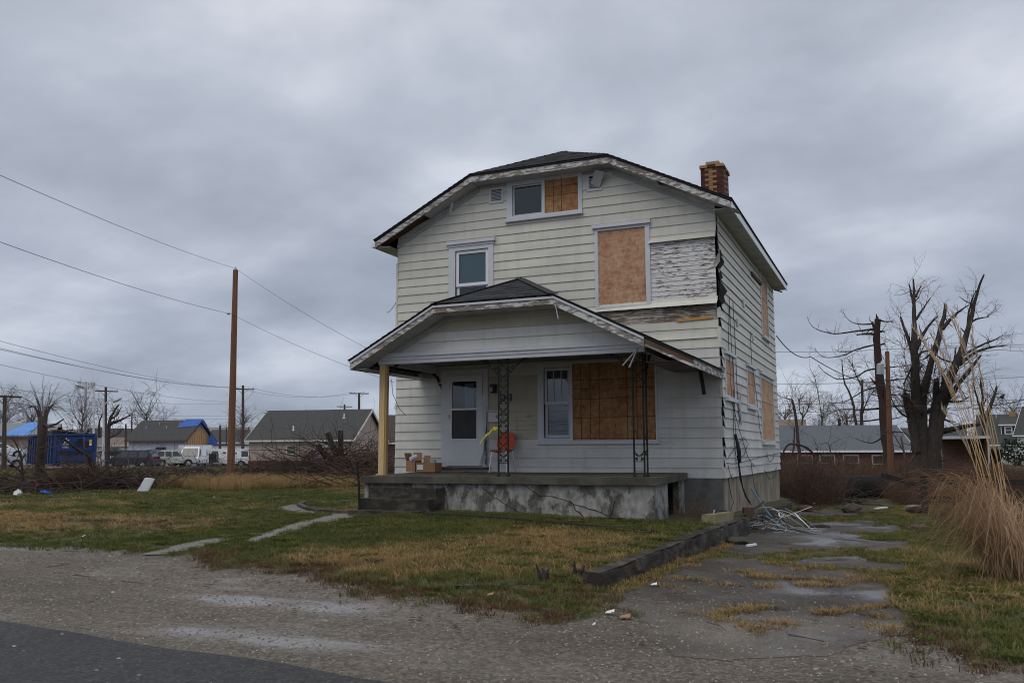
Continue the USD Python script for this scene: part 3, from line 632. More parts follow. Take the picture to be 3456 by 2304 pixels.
strip_area = sbox(-1.40, 4.70, 0.05, 6.00)
low_area = sbox(-2.60, 4.30, 0.05, 4.74)
for k in range(0, 34):
    z0 = ZB + k * EX
    if z0 > 7.8: break
    band = sbox(-W, z0, 0.0 if k % 3 else -0.012, z0 + EX + 0.028).intersection(gable).difference(shapely.union_all([cut.buffer(-0.03, join_style=2), strip_area, low_area]))
    under_porch = 1 <= k <= 11
    for p in sorted(polys(band), key=lambda p: p.bounds[0]):
        if p.bounds[2] - p.bounds[0] < 0.04: continue
        m = siding_up if k >= 13 else (siding_porch_shaded if under_porch and p.bounds[0] > -5.3 and p.bounds[2] < -1.0 and k >= 4 else siding_low)
        if under_porch and k >= 2 and p.bounds[2] - p.bounds[0] > 3.0:           # boards butt at a seam
            cutx = -2.2 + 1.3 * ((k * 7) % 5 - 2) / 5
        else: cutx = None
        parts = [p] if cutx is None else polys(p.intersection(sbox(-20, 0, cutx - .002, 20))) + polys(p.intersection(sbox(cutx + .002, 0, 20, 20)))
        for pp in parts:
            r = plank_y(pp, -0.002, z0, EX, 0.018, seed=k + 3)
            if r: obj(gw, "siding_board", r, m)
for k in range(0, 27):
    z0 = ZB + k * EX
    st = [0.02, 0.03, 0.075, 0.09, 0.02, 0.085, 0.09, 0.07, 0.02, 0.015, 0.09, 0.10, 0.07, 0.02, 0.02, 0.10, 0.02, 0.12, 0.30, 0.20, 0.10, 0.16, 0.09, 0.11, 0.06, 0.05, 0.03][k]
    fl = {18: 0.10, 19: 0.13, 20: 0.02, 22: 0.10, 21: 0.0, 17: 0.04}.get(k, 0.015 if st > .06 else 0.0)
    band = sbox(st, z0, D + hr.uniform(-.01, .03), min(z0 + EX + 0.028, top(0) - .03)).difference(shapely.union_all(SIDE_OPEN).buffer(-0.03, join_style=2))
    for p in polys(band):
        if p.bounds[2] - p.bounds[0] < 0.05: continue
        r = plank_x(p, 0.002, z0, EX, 0.023, seed=k, flare=fl)
        if r: obj(sw, "siding_board", r, siding_up if k >= 13 else siding_low)
# corner caps left on some courses
for k in (0, 4, 8, 9, 13, 14, 16):
    z0 = ZB + k * EX
    obj(gw, "corner_cap", MB().box((-0.03, -0.036, z0), (0.028, -0.026, z0 + EX)).box((0.024, -0.028, z0), (0.034, 0.05, z0 + EX)), siding_up if k >= 13 else siding_low)
for k in range(17, 25):
    obj(gw, "corner_cap", MB().box((-W - .03, -0.035, ZB + k * EX), (-W + .02, -0.028, ZB + k * EX + EX * .96)), siding_up)
# exposed old clapboards and bent panels
for k in range(13):
    z0 = 4.735 + k * 0.1
    r = plank_y(sbox(-1.41, z0, -0.03, z0 + 0.108), 0.0, z0, 0.1, 0.010, thick=0.008, wob=0.002, seed=50 + k)
    obj(gw, "clapboard", r, clap)
for k in range(4):
    z0 = 4.27 + k * 0.105
    obj(gw, "clapboard", plank_y(sbox(-2.58, z0, -0.03, z0 + 0.112), 0.0, z0, 0.1, 0.010, thick=0.008, wob=0.002, seed=70 + k), clap_bare)


def bent(x0, x1, zt, zb_, out0, out1, n=10, lift=0.0, sag=None):
    """A strip of siding curling away from the wall along its bottom edge."""
    xs = np.linspace(x0, x1, n); V, F = [], []
    prof = [(0, 0.0), (0.35, 0.12), (0.7, 0.5), (1.0, 1.0)]
    for i, x in enumerate(xs):
        u = (x - x0) / (x1 - x0); o = out0 + (out1 - out0) * u
        zz = zb_ + lift * u + (sag(u) if sag else 0)
        for s, w in prof: V.append((x, -0.02 - o * w, zt + (zz - zt) * s))
    m = len(prof)
    for i in range(n - 1):
        for j in range(m - 1): F.append((i * m + j, i * m + j + 1, (i + 1) * m + j + 1, (i + 1) * m + j))
    V = np.array(V); F = np.array(F); V2 = V + [0, 0.006, 0.002]
    return MB().add(V, F).add(V2, F[:, ::-1])


obj(gw, "siding_board", bent(-1.43, -0.015, 6.14, 5.985, 0.06, 0.10), siding_up, label="bent siding strip curling out over the stripped patch")
obj(gw, "siding_board", bent(-2.60, -0.01, 4.755, 4.585, 0.05, 0.13), siding_up, label="bent siding strip curling out below the stripped patch")
obj(gw, "siding_board", bent(-3.3, -2.60, 4.73, 4.53, 0.02, 0.10), siding_up)
obj(gw, "siding_board", bent(-2.0, -0.05, 4.085, 3.90, 0.03, 0.02, sag=lambda u: -0.01 * math.sin(u * PI)), siding_up)
obj(gw, "lath", MB().bar((-0.86, -0.03, 4.285), (-0.12, -0.03, 4.315), 0.02, 0.055), lath_m)
# torn flaps at the corner
fr = np.random.default_rng(5)
for y, z, s in ((0.02, 5.52, 0.22), (0.05, 4.95, 0.22), (0.04, 4.72, 0.16), (0.02, 5.2, 0.10)):
    a = np.array([0.02, y, z]); v = np.array([a, a + [0.02 + .03 * fr.random(), 0.02, s * fr.uniform(.5, 1.1)], a + [0.06 + .06 * fr.random(), s * fr.uniform(.5, 1.2), -s * fr.uniform(.2, .6)], a + [0.02, s * fr.uniform(.2, .5), -s * fr.uniform(.6, 1.2)]])
    obj(sw, "torn_felt", MB().add(np.vstack([v, v + [.006, .004, 0]]), [[0, 1, 2], [0, 2, 3], [4, 6, 5], [4, 7, 6]]), felt)
v = np.array([(-.08, -.05, 5.40), (0.03, -.13, 5.58), (0.07, -.10, 5.66), (.06, .0, 5.48), (-.02, -.02, 5.36)])
obj(gw, "torn_siding", MB().add(np.vstack([v, v + [0, .006, .004]]), [[0, 2, 1], [0, 3, 2], [0, 4, 3], [5, 6, 7], [5, 7, 8], [5, 8, 9]]), siding_up)
obj(gw, "torn_siding", bent(-W - .12, -W + .02, 3.98, 3.82, 0.03, 0.05, n=4), siding_low)
obj(gw, "torn_siding", bent(-W - .03, -W + .02, 2.72, 2.60, 0.05, 0.02, n=4), siding_low)

# dark rooms behind glass
for key, (a, b, c, d) in {"attic": (-4.8, 6.85, -2.9, 7.75), "upper": (-6.3, 4.5, -5.0, 6.4), "porchwin": (-4.1, 1.7, -3.1, 3.6), "door": (-6.4, 1.2, -5.1, 3.5)}.items():
    obj(house, "dark_room", MB().box((a, 0.5, b), (c, 0.52, d)), dark)


def frame_y(x0, z0, x1, z1, w, y, t):
    p = sbox(x0, z0, x1, z1).difference(sbox(x0 + w, z0 + w, x1 - w, z1 - w))
    return wall_y(p, y, t)


# attic window: one dark pane, one board
aw = obj(house, "attic_window", wall_y(sbox(-4.74, 6.86, -2.91, 7.77).difference(shapely.union_all([sbox(-4.60, 6.94, -3.86, 7.66), sbox(-3.80, 6.92, -3.0, 7.72)])), -0.02, 0.028), trim_white)
obj(aw, "sill", B((-4.77, -0.10, 6.81), (-2.89, -0.0, 6.872)), trim_white)
obj(aw, "sash", frame_y(-4.60, 6.94, -3.86, 7.66, 0.035, 0.03, 0.03), trim_white)
obj(aw, "pane", wall_y(sbox(-4.565, 6.975, -3.895, 7.625), 0.03, 0.006), pane_m)
bd = obj(aw, "board", wall_y(sbox(-3.815, 6.915, -2.99, 7.725), -0.004, 0.012), osb_ply)
nl = MB()
for x in (-3.6, -3.4): nl.box((x - .006, -.019, 6.92), (x + .006, -.0165, 7.72))
for z in (7.32, 7.52): nl.box((-3.81, -.0185, z - .005), (-2.995, -.0168, z + .005))
obj(bd, "nail_line", nl, ink)
# vents
for x0, x1, z0, z1 in ((-5.19, -4.83, 7.31, 7.675), (-2.79, -2.44, 7.30, 7.685)):
    vn = obj(house, "gable_vent", frame_y(x0, z0, x1, z1, 0.045, -0.018, 0.022), trim_white)
    obj(vn, "backing", wall_y(sbox(x0 + .03, z0 + .03, x1 - .03, z1 - .03), 0.03, .01), felt)
    for i in range(8):
        z = z0 + .06 + i * 0.033
        obj(vn, "slat", MB().bar((x0 + .045, -0.018, z), (x1 - .045, -0.018, z), 0.016, 0.006, up=(0, .8, .6)), trim_white)
v = np.array([(-2.70, -.06, 7.46), (-2.52, -.26, 7.70), (-2.32, -.25, 7.62), (-2.50, -.05, 7.34)])
obj(house, "hanging_soffit_panel", MB().add(np.vstack([v, v + [0, .01, .01]]), [[0, 2, 1], [0, 3, 2], [4, 5, 6], [4, 6, 7], [0, 1, 5], [0, 5, 4], [1, 2, 6], [1, 6, 5], [2, 3, 7], [2, 7, 6]]), soffit_m)
obj(house, "hanging_soffit_panel", MB().bar((-6.0, -.32, 7.36), (-6.2, -.1, 7.12), 0.05, 0.008), soffit_m)

# upstairs window with blind
uw = obj(house, "upstairs_window", wall_y(sbox(-6.24, 4.58, -5.08, 6.36).difference(sbox(-6.07, 4.64, -5.21, 6.27)), -0.02, 0.028), trim_white)
obj(uw, "head_cap", MB().box((-6.29, -0.10, 6.42), (-5.03, -0.0, 6.50)).box((-6.25, -.065, 6.362), (-5.07, -.0, 6.418)), trim_white)
obj(uw, "sash", frame_y(-6.06, 5.42, -5.22, 6.26, 0.07, 0.02, 0.03), white_paint)
obj(uw, "sash", frame_y(-6.06, 4.65, -5.22, 5.47, 0.07, 0.055, 0.03), white_paint)
obj(uw, "pane", wall_y(sbox(-5.99, 5.49, -5.29, 6.19), 0.02, .006), pane_m); obj(uw, "pane", wall_y(sbox(-5.99, 4.72, -5.29, 5.40), 0.055, .006), pane_m)
bl = obj(uw, "blind", MB().box((-6.0, .060, 6.17), (-5.28, .08, 6.20)).box((-5.99, .075, 5.49), (-5.29, .08, 6.169)), blind_m)
for i in range(30): obj(bl, "slat", MB().bar((-5.99, .066, 5.50 + i * .0225), (-5.29, .066, 5.50 + i * .0225), 0.022, 0.003, up=(0, .85, .5)), blind_m)
obj(uw, "curtain", wall_y(sbox(-5.99, 4.72, -5.29, 5.15), 0.14, .01), M("teal_curtain", [(0.05, 0.09, 0.09), (0.035, 0.06, 0.065)], scale=6))
# big boarded window
bw = obj(house, "boarded_window", wall_y(sbox(-2.63, 4.64, -1.40, 6.43).difference(sbox(-2.56, 4.69, -1.50, 6.37)), -0.02, 0.03), trim_white)
obj(bw, "head_cap", B((-2.68, -0.10, 6.432), (-1.37, -0.0, 6.51)), trim_white)
obj(bw, "board", wall_y(Polygon([(-2.565, 4.69), (-1.515, 4.685), (-1.495, 6.365), (-2.555, 6.375)]), -0.008, .014), osb_big)

sw_ = MB()
for x, z in [(-2.5 + i * .23, zz) for i in range(5) for zz in (4.74, 6.31)] + [(xx, 4.9 + i * .33) for i in range(5) for xx in (-2.53, -1.53)]: sw_.box((x - .007, -.0245, z - .007), (x + .007, -.022, z + .007))
obj(stage.GetPrimAtPath(bw + '/board').GetPath().pathString, "screw", sw_, ink, kind="stuff")
# porch-level window and its board
pw = obj(house, "front_window", wall_y(sbox(-4.0, 1.82, -1.32, 3.52).difference(shapely.union_all([sbox(-3.86, 1.88, -3.24, 3.42), sbox(-3.19, 1.83, -1.36, 3.49)])), -0.02, 0.028), trim_white)
obj(pw, "sill", B((-4.03, -0.10, 1.745), (-1.29, 0, 1.822)), trim_white)
obj(pw, "sash", frame_y(-3.85, 2.62, -3.25, 3.41, 0.055, 0.02, 0.03), trim_white); obj(pw, "sash", frame_y(-3.85, 1.89, -3.25, 2.66, 0.055, 0.052, 0.03), trim_white)
for x in (-3.64, -3.46): obj(pw, "muntin", B((x - .008, -.004, 2.67), (x + .008, .012, 3.36)), trim_white)
obj(pw, "pane", wall_y(sbox(-3.80, 2.67, -3.30, 3.36), 0.02, .005), pane_m); obj(pw, "pane", wall_y(sbox(-3.80, 1.945, -3.30, 2.605), 0.055, .005), pane_m)
bl = obj(pw, "blind", B((-3.82, .085, 3.37), (-3.28, .105, 3.40)), blind_grey)
for i in range(56):
    z = 1.95 + i * 0.0255
    if z < 2.6 and hr.random() < 0.12: continue
    s = hr.uniform(-.012, .012) if z < 2.6 else 0
    obj(bl, "slat", MB().bar((-3.81, .095, z + s), (-3.29, .095, z - s), 0.023, 0.003, up=(0, .8, .6)), blind_grey)
bd = obj(pw, "board", wall_y(sbox(-3.195, 1.815, -1.35, 3.50), -0.006, .014), osb_ply)
nl = MB()
for x in (-3.0, -2.79, -2.585, -1.97, -1.76): nl.box((x - .006, -.0228, 1.82), (x + .006, -.0205, 3.49))
for z, a, b in ((1.87, -3.19, -1.5), (2.31, -3.19, -2.2), (2.32, -2.2, -1.37), (2.71, -3.19, -2.2), (2.735, -2.18, -1.37), (3.12, -3.19, -2.25), (3.13, -2.2, -1.37), (2.93, -2.17, -1.37), (2.93, -3.19, -2.7)): nl.box((a, -.0226, z - .005), (b, -.0206, z + .005))
obj(bd, "nail_line", nl, ink)
sc = MB(); s2 = np.random.default_rng(3)
for _ in range(46):
    x, z = s2.uniform(-3.17, -1.38), s2.uniform(1.84, 3.47); sc.box((x, -.0224, z), (x + s2.uniform(.006, .02), -.0206, z + s2.uniform(.01, .06)))
obj(bd, "scratch", sc, ink)

# storm door
sd = obj(house, "storm_door", wall_y(sbox(-6.245, 1.275, -5.345, 3.33).difference(sbox(-6.12, 1.885, -5.485, 3.19)), -0.035, 0.035), door_white)
obj(sd, "glazing_bar", MB().box((-6.13, -.076, 2.535), (-5.475, -.066, 2.575)), white_paint)
obj(sd, "glazing_frame", frame_y(-6.14, 1.865, -5.465, 3.21, 0.02, -0.068, .01), white_paint)
obj(sd, "pane", wall_y(sbox(-6.12, 2.575, -5.485, 3.19), -0.05, .005), pane_m); obj(sd, "screen", wall_y(sbox(-6.12, 1.885, -5.485, 2.535), -0.05, .005), M("insect_screen", [(0.045, 0.047, 0.05), (0.06, 0.062, 0.065)], rough=0.8))
obj(sd, "handle", MB().box((-6.215, -.10, 2.36), (-6.185, -.07, 2.44)), metal_m)
obj(sd, "inner_curtain", wall_y(sbox(-5.85, 2.6, -5.62, 3.15), 0.06, .01), blind_grey)
obj(house, "door_casing", wall_y(sbox(-6.40, 1.24, -5.215, 3.47).difference(sbox(-6.25, 1.26, -5.34, 3.335)), -0.02, 0.03), trim_white)
obj(house, "door_sill", B((-6.42, -0.16, 1.205), (-5.18, -.0, 1.252)), concrete_slab)
v = np.array([(-5.34, -.08, 2.85), (-5.235, -.055, 3.0), (-5.25, -.06, 2.2), (-5.30, -.10, 1.62), (-5.395, -.13, 1.29), (-5.345, -.075, 1.29)])
obj(house, "bent_jamb", MB().add(np.vstack([v, v + [0, .006, 0]]), [[0, 2, 1], [0, 3, 2], [0, 5, 3], [3, 5, 4], [6, 7, 8], [6, 8, 9]]), trim_white)
obj(house, "jamb_stain", MB().box((-5.29, -.058, 1.27), (-5.225, -.052, 2.6)), two_layer("rotten_jamb", (0.5, 0.5, 0.5), (0.13, 0.12, 0.11), 5, (2, 2, .8), .48, .54))

# side windows: boards, cap and sill
for (y0, z0, y1, z1), mm in zip(((.38, 2.72, 1.36, 3.50), (3.30, 2.68, 4.42, 3.50), (5.55, 1.85, 8.02, 3.50), (6.35, 4.74, 7.56, 6.40)), (osb_pale, osb_pale, osb_pale, osb_pale)):
    wn = obj(house, "side_window", wall_x(sbox(y0 - .09, z0 - .02, y1 + .09, z1 + .09).difference(sbox(y0 - .005, z0, y1 + .005, z1)), 0.015, 0.03), trim_white)
    obj(wn, "sill", B((-.0, y0 - .13, z0 - .10), (.10, y1 + .13, z0 - .022)), trim_white)
    obj(wn, "head_cap", B((-.0, y0 - .13, z1 + .092), (.10, y1 + .13, z1 + .155)), trim_white)
    obj(wn, "board", wall_x(sbox(y0, z0, y1, z1), 0.012, .014), mm)
    obj(wn, "joint", MB().box((.0265, y0 + .02, z0 + (z1 - z0) * .62), (.0285, y1 - .02, z0 + (z1 - z0) * .62 + .012)), ink)
obj(house, "stray_batten", MB().bar((.05, 4.6, 6.10), (.06, 6.3, 6.12), 0.02, 0.09), brown_board)


# ---- roofs
def roof_slab(poly, zf, lift, thick):
    t = extrude(poly, thick); v = t.vertices.copy(); v[:, 2] += zf(v[:, 0], v[:, 1]) + lift
    return v, t.faces


def shingle_rows(parent, poly, zf, down, exp, tab=None, seed=0, name="shingle"):
    """Lapped shingles on one roof face: poly in plan, down the plan direction of the fall."""
    d = np.asarray(down, float); d /= np.linalg.norm(d); s = np.array([-d[1], d[0]])
    c = np.array(poly.exterior.coords); a = c @ d; b = c @ s
    r = np.random.default_rng(seed)
    e = a.max(); i = 0
    while e > a.min():
        lo, hi = e - exp * 1.25, e
        o0 = b.min() - r.uniform(0, tab or 1)
        step = tab or (b.max() - b.min() + 2)
        while o0 < b.max():
            q = Polygon([d * lo + s * (o0 + .004), d * hi + s * (o0 + .004), d * hi + s * (o0 + step - .004), d * lo + s * (o0 + step - .004)]).intersection(poly)
            for p in polys(q):
                if p.area < 0.002: continue
                t = extrude(p, 0.009); v = t.vertices.copy()
                k = np.clip((v[:, :2] @ d - lo) / (hi - lo), 0, 1)
                v[:, 2] += zf(v[:, 0], v[:, 1]) + 0.004 + 0.013 * k + r.uniform(0, .003)
                obj(parent, name, (v, t.faces), shingle_m)
            o0 += step
        e -= exp; i += 1


zR = lambda x, y: 6.64 + SL * (0.40 - x)
zL = lambda x, y: 6.64 + SL * (x + 8.06)
zH = lambda x, y: 7.925 + (y + 0.45) * (8.755 - 7.925) / 1.65
PR = Polygon([(-3.83, 1.2), (-2.17, -.45), (.40, -.45), (.40, 9.6), (-3.83, 9.6)])
PL = Polygon([(-3.83, 1.2), (-5.49, -.45), (-8.06, -.45), (-8.06, 9.6), (-3.83, 9.6)])
PH = Polygon([(-5.49, -.45), (-2.17, -.45), (-3.83, 1.2)])
rf = obj(house, "roof", MB().add(*roof_slab(PR, zR, -.03, .03)).add(*roof_slab(PL, zL, -.03, .03)).add(*roof_slab(PH, zH, -.03, .03)), drip_m)
PRb, PLb, PHb = PR.buffer(.02, join_style=2), PL.buffer(.02, join_style=2), PH.buffer(.02, join_style=2)
shingle_rows(rf, PRb, zR, (1, 0), 0.135, seed=1, name="shingle_course"); shingle_rows(rf, PLb, zL, (-1, 0), 0.135, seed=2, name="shingle_course")
shingle_rows(rf, PHb, zH, (0, -1), 0.135, tab=.31, seed=3)
obj(rf, "ridge_cap", MB().bar((-3.83, 1.2, 8.775), (-3.83, 9.6, 8.775), .26, .018), shingle_m)


def fascia(a, b, h, y, m, t=0.03):
    """A board along the rake from a to b (x, z of its top edge)."""
    return wall_y(Polygon([(a[0], a[1]), (b[0], b[1]), (b[0], b[1] - h), (a[0], a[1] - h)]), y, t)


obj(house, "fascia_board", fascia((-8.03, 6.60), (-5.49, 7.885), .135, -.40, peel), peel)
obj(house, "fascia_board", fascia((-5.488, 7.885), (-2.172, 7.885), .13, -.40, peel), peel)
obj(house, "fascia_board", fascia((-2.17, 7.885), (-1.25, 7.425), .14, -.40, peel), peel_bare, label="rake fascia with bare grey wood")
obj(house, "fascia_board", fascia((-1.248, 7.424), (.375, 6.60), .14, -.40, peel), peel)
obj(house, "fascia_board", B((.372, -.39, 6.46), (.394, 9.55, 6.60)), white_paint); obj(house, "fascia_board", B((-8.06, -.40, 6.46), (-8.035, 9.55, 6.60)), peel)
obj(house, "drip_strip", wall_y(shapely.union_all([Polygon([(-8.06, 6.615), (-5.49, 7.90), (-5.49, 7.925), (-8.06, 6.64)]), Polygon([(-5.49, 7.888), (-2.17, 7.888), (-2.17, 7.925), (-5.49, 7.925)]), Polygon([(-2.17, 7.90), (.39, 6.615), (.39, 6.64), (-2.17, 7.925)])]), -.425, .012), brown_board)
# soffit panels, some gone
sr = np.random.default_rng(2)
for side in (-1, 1):
    xs = np.arange(0, 2.55, 0.21)
    for i, t0 in enumerate(xs):
        if side < 0 and t0 > 1.05: continue           # torn off towards the left eave
        if side > 0 and 0.9 < t0 < 1.5: continue
        a = (-5.47 - t0, 7.755 - SL * t0) if side < 0 else (-2.19 + t0, 7.755 - SL * t0)
        b = (a[0] + side * .204, a[1] - SL * .204)
        j = sr.uniform(-.004, .004)
        V = np.array([(a[0], -.395, a[1] + j), (b[0], -.395, b[1] + j), (b[0], 0.0, b[1] + j), (a[0], 0.0, a[1] + j)])
        obj(house, "soffit_panel", MB().add(np.vstack([V, V + [0, 0, .008]]), [[0, 1, 2], [0, 2, 3], [4, 6, 5], [4, 7, 6]]), soffit_m)
for i in range(16):
    if i in (11, 12): pass
    a = -5.46 + i * .2045
    obj(house, "soffit_panel", B((a, -.395, 7.752 + sr.uniform(0, .004)), (a + .199, 0.0, 7.762)), soffit_m)
for sx0, sx1, zf_ in ((-8.0, -5.5, zL), (-2.15, .36, zR)): obj(house, "soffit_backing", roof_slab(sbox(sx0, -.39, sx1, 0), zf_, -.085, .02), brown_board)
for i in range(44):
    a = -.38 + i * .224
    obj(house, "eave_soffit_panel", B((0.02, a, 6.468 + sr.uniform(0, .005)), (.371, a + .218, 6.478)), soffit_m)
obj(house, "eave_soffit", B((-8.03, -.39, 6.466), (-7.67, 9.5, 6.474)), soffit_m)
obj(house, "gutter_end", MB().box((-8.19, -.36, 6.50), (-8.065, 1.0, 6.51)).box((-8.19, -.36, 6.51), (-8.18, 1.0, 6.60)).box((-8.19, -.365, 6.50), (-8.07, -.357, 6.59)), white_paint)
frz = [Polygon([(-7.66, 6.47), (-5.43, 7.63), (-5.47, 7.745), (-7.66, 6.58)]), Polygon([(-2.22, 7.63), (0.0, 6.47), (0.0, 6.575), (-2.18, 7.745)]), sbox(-5.43, 7.70, -4.78, 7.748), sbox(-2.87, 7.70, -2.22, 7.748)]
for p in frz: obj(house, "frieze_board", wall_y(p, -.012, .03), M("grey_frieze", [(0.40, 0.40, 0.40), (0.30, 0.29, 0.28)], scale=2, rough=0.6))
obj(house, "eave_splinter", MB().bar((.1, 8.9, 6.40), (.30, 9.0, 6.33), .05, .03), brown_board)

# ---- chimney
chx0, chx1, chy0, chy1 = -.94, -.39, 3.4, 4.2
ch = obj(house, "chimney", B((chx0 + .012, chy0 + .012, 6.6), (chx1 - .012, chy1 - .012, 8.70)), mortar_m)
BL, BH = .2, .0667
nz = 0; z = 7.02
row = 0
while z < 8.62:
    for face in ("f", "r"):
        lo, hi = (chx0, chx1) if face == "f" else (chy0 + .1, chy1)
        off = 0.0 if row % 2 == 0 else -.1
        x = lo + off; n = 0
        while x < hi - .01:
            a, b = max(x, lo), min(x + BL - .008, hi)
            if b - a > .03:
                mid = (a + b) / 2 - lo
                if face == "f": tan = 0.14 < mid < 0.36 and b - a > .15
                else: tan = 0.18 < mid < 0.55 and n % 2 == (row // 1) % 2
                if face == "f": tan = tan and ((row % 2 == 0 and abs(mid - .30) < .12) or (row % 2 == 1 and abs(mid - .20) < .12))
                m = brick_tan if tan else brick_red
                p = hr.uniform(-.002, .002)
                if face == "f": obj(ch, "brick", B((a, chy0 + p, z), (b, chy0 + .10, z + BH - .009)), m)
                else: obj(ch, "brick", B((chx1 - .10, a, z), (chx1 + p, b, z + BH - .009)), m)
            x += BL; n += 1
    z += BH; row += 1
zc = z
for i in range(3): obj(ch, "cap_brick", B((chx0 - .025 + i * .2, chy0 - .025, zc), (chx0 - .025 + i * .2 + .192, chy0 + .1, zc + .075)), brick_red if i == 1 else brick_tan)
for i in range(4): obj(ch, "cap_brick", B((chx1 - .1, chy0 + .103 + i * .2, zc), (chx1 + .025, chy0 + .103 + i * .2 + .192, zc + .07)), brick_tan if i % 2 else brick_red)
obj(ch, "cap", MB().box((chx0 + .02, chy0 + .10, zc), (chx1 - .102, chy1, zc + .055)), mortar_m)
fp = sbox(chx0 + .12, chy0 + .12, chx1 - .12, chy1 - .25); obj(ch, "flue", flat(fp.buffer(.01).difference(fp.buffer(-.035)), zc + .05, .14), flue_m)

# ---- porch
SX0, SX1, SY = -6.93, -.733, -2.535
SZ = lambda x, y: 1.155 + 0.0125 * y - 0.004 * (x - SX1) * -1 * 0
slab = extrude(sbox(SX0, SY, SX1, -.03).segmentize(.3), .135); v = slab.vertices.copy()
v[:, 2] += 1.02 + 0.0135 * v[:, 1] + (meshkit.noise(v * 1.7) - .5) * .012 + (v[:, 0] - SX1) * .003
obj(house, "porch_slab", (v, slab.faces), concrete_slab)
obj(house, "porch_wall", wall_y(Polygon([(-6.88, 0.0), (-.80, 0.0), (-.80, 1.0), (-6.88, .985)]).segmentize(.2), SY + .18, .10), stucco)
obj(house, "porch_wall", MB().box((-.92, SY + .19, 0), (-.80, -1.45, 1.0)), stucco)
obj(house, "porch_wall", MB().box((-.92, -.55, 0), (-.80, -.03, 1.01)), stucco)
obj(house, "porch_wall", B((-6.88, SY + .19, 0), (-6.78, -.03, .99)), stucco)
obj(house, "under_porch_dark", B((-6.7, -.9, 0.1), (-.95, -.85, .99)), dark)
# cracks in the render
for pts in ([(-3.35, .98), (-3.0, .78), (-2.72, .74), (-2.45, .70), (-2.30, .62), (-2.02, .56), (-1.72, .46), (-1.55, .40)], [(-4.2, .88), (-3.95, .74), (-3.7, .60), (-3.45, .47), (-3.2, .41)], [(-2.40, .70), (-2.28, .52), (-2.15, .42)], [(-1.62, .44), (-1.56, .62), (-1.52, .72)]):
    p = np.array([(x + hr.uniform(-.02, .02), SY + .079, z + hr.uniform(-.015, .015)) for x, z in LineString(pts).segmentize(.12).coords])
    obj(house, "render_crack", MB().tube(p, hr.uniform(.004, .011, len(p)), 4), felt)
# steps
st = thing("porch_steps", "dark stained concrete steps up to the porch beside the iron handrail post", "steps", (-5.8, -2.9, .25))
for (x0, x1, y0, zt) in ((-6.56, -5.02, -2.80, .885), (-6.60, -5.02, -3.10, .685), (-6.62, -5.10, -3.42, .475)):
    t = trimesh.creation.box((x1 - x0, SY + .08 - y0, zt - .0)); t.apply_translation(((x0 + x1) / 2, (SY + .08 + y0) / 2, zt / 2))
    t = t.subdivide().subdivide().subdivide(); v = t.vertices + (meshkit.noise(t.vertices * 4.0)[:, None] - .5) * .016
    obj(st, "step", (v, t.faces), concrete_dark)
hp = thing("handrail_post", "thin black iron post standing alone left of the porch steps", "post", (-6.52, -3.2, .45))
obj(hp, "post", MB().tube([(-6.50, -3.2, .44), (-6.53, -3.2, 1.0), (-6.585, -3.2, 1.40)], .024, 10), iron); obj(hp, "foot", MB().tube([(-6.50, -3.2, .46), (-6.50, -3.2, .50)], .045, 10), iron)
# curved garden kerb by the steps
cpts = [onz(a, b, .30)[:2] for a, b in ((1200, 1744), (1150, 1742), (1080, 1737), (1030, 1727), (1010, 1715), (1030, 1705))]
ck = thing("curved_kerb", "low curved concrete kerb round the flower bed left of the porch steps", "kerb", (*cpts[2], .28))
line = LineString(cpts).buffer(.055, cap_style=2)
obj(ck, "kerb", flat(line.segmentize(.2), .15, .27), concrete_dark)

# beam, gable, ceiling
obj(house, "porch_beam", MB().box((-6.62, -2.42, 3.395), (-.93, -2.28, 3.47)).box((-6.62, -2.44, 3.47), (-.90, -2.28, 3.535)).box((-6.62, -2.47, 3.535), (-.90, -2.28, 3.56)).box((-6.62, -2.46, 3.56), (-.90, -2.28, 3.615)), trim_white)
for bx_ in (-6.62, -1.05): obj(house, "porch_beam", MB().box((bx_, -2.275, 3.40), (bx_ + .12, -.02, 3.60)), trim_white)
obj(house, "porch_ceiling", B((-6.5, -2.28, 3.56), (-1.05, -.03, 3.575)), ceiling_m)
pg = Polygon([(-6.62, 3.612), (-.92, 3.612), (-1.15, 3.66), (-2.55, 4.36), (-5.0, 4.36), (-6.45, 3.66)])
gb = obj(house, "porch_gable", wall_y(pg, -2.33, .04), felt)
for k in range(4):
    z0 = 3.612 + k * EX * .97
    for p in polys(sbox(-7, z0, 0, z0 + EX).intersection(pg)):
        obj(gb, "siding_board", plank_y(p, -2.372, z0, EX, .024, seed=90 + k), siding_porch_shaded if k > 1 else siding_low)
PY = -2.95
qL = lambda x, y: 4.475 + .53 * (x + 5.05)
qR = lambda x, y: 4.475 - .50 * (x + 2.50)
qH = lambda x, y: 4.475 + (y - PY) * .67 / 1.45
A0 = (-3.79, PY + 1.45)
QL = Polygon([A0, (-5.05, PY), (-7.0, PY), (-7.0, -.03), (-3.79, -.03)]); QR = Polygon([A0, (-2.50, PY), (.07, PY), (.07, -.03), (-3.79, -.03)]); QH = Polygon([(-5.05, PY), (-2.5, PY), A0])
pr = obj(house, "porch_roof", MB().add(*roof_slab(QL, qL, -.03, .03)).add(*roof_slab(QR, qR, -.03, .03)).add(*roof_slab(QH, qH, -.03, .03)), drip_m)
shingle_rows(pr, QL.buffer(.02, join_style=2), qL, (-1, 0), .135, seed=5, name="shingle_course"); shingle_rows(pr, QR.buffer(.02, join_style=2), qR, (1, 0), .135, seed=6, name="shingle_course")
shingle_rows(pr, QH.buffer(.02, join_style=2), qH, (0, -1), .135, tab=.31, seed=7)
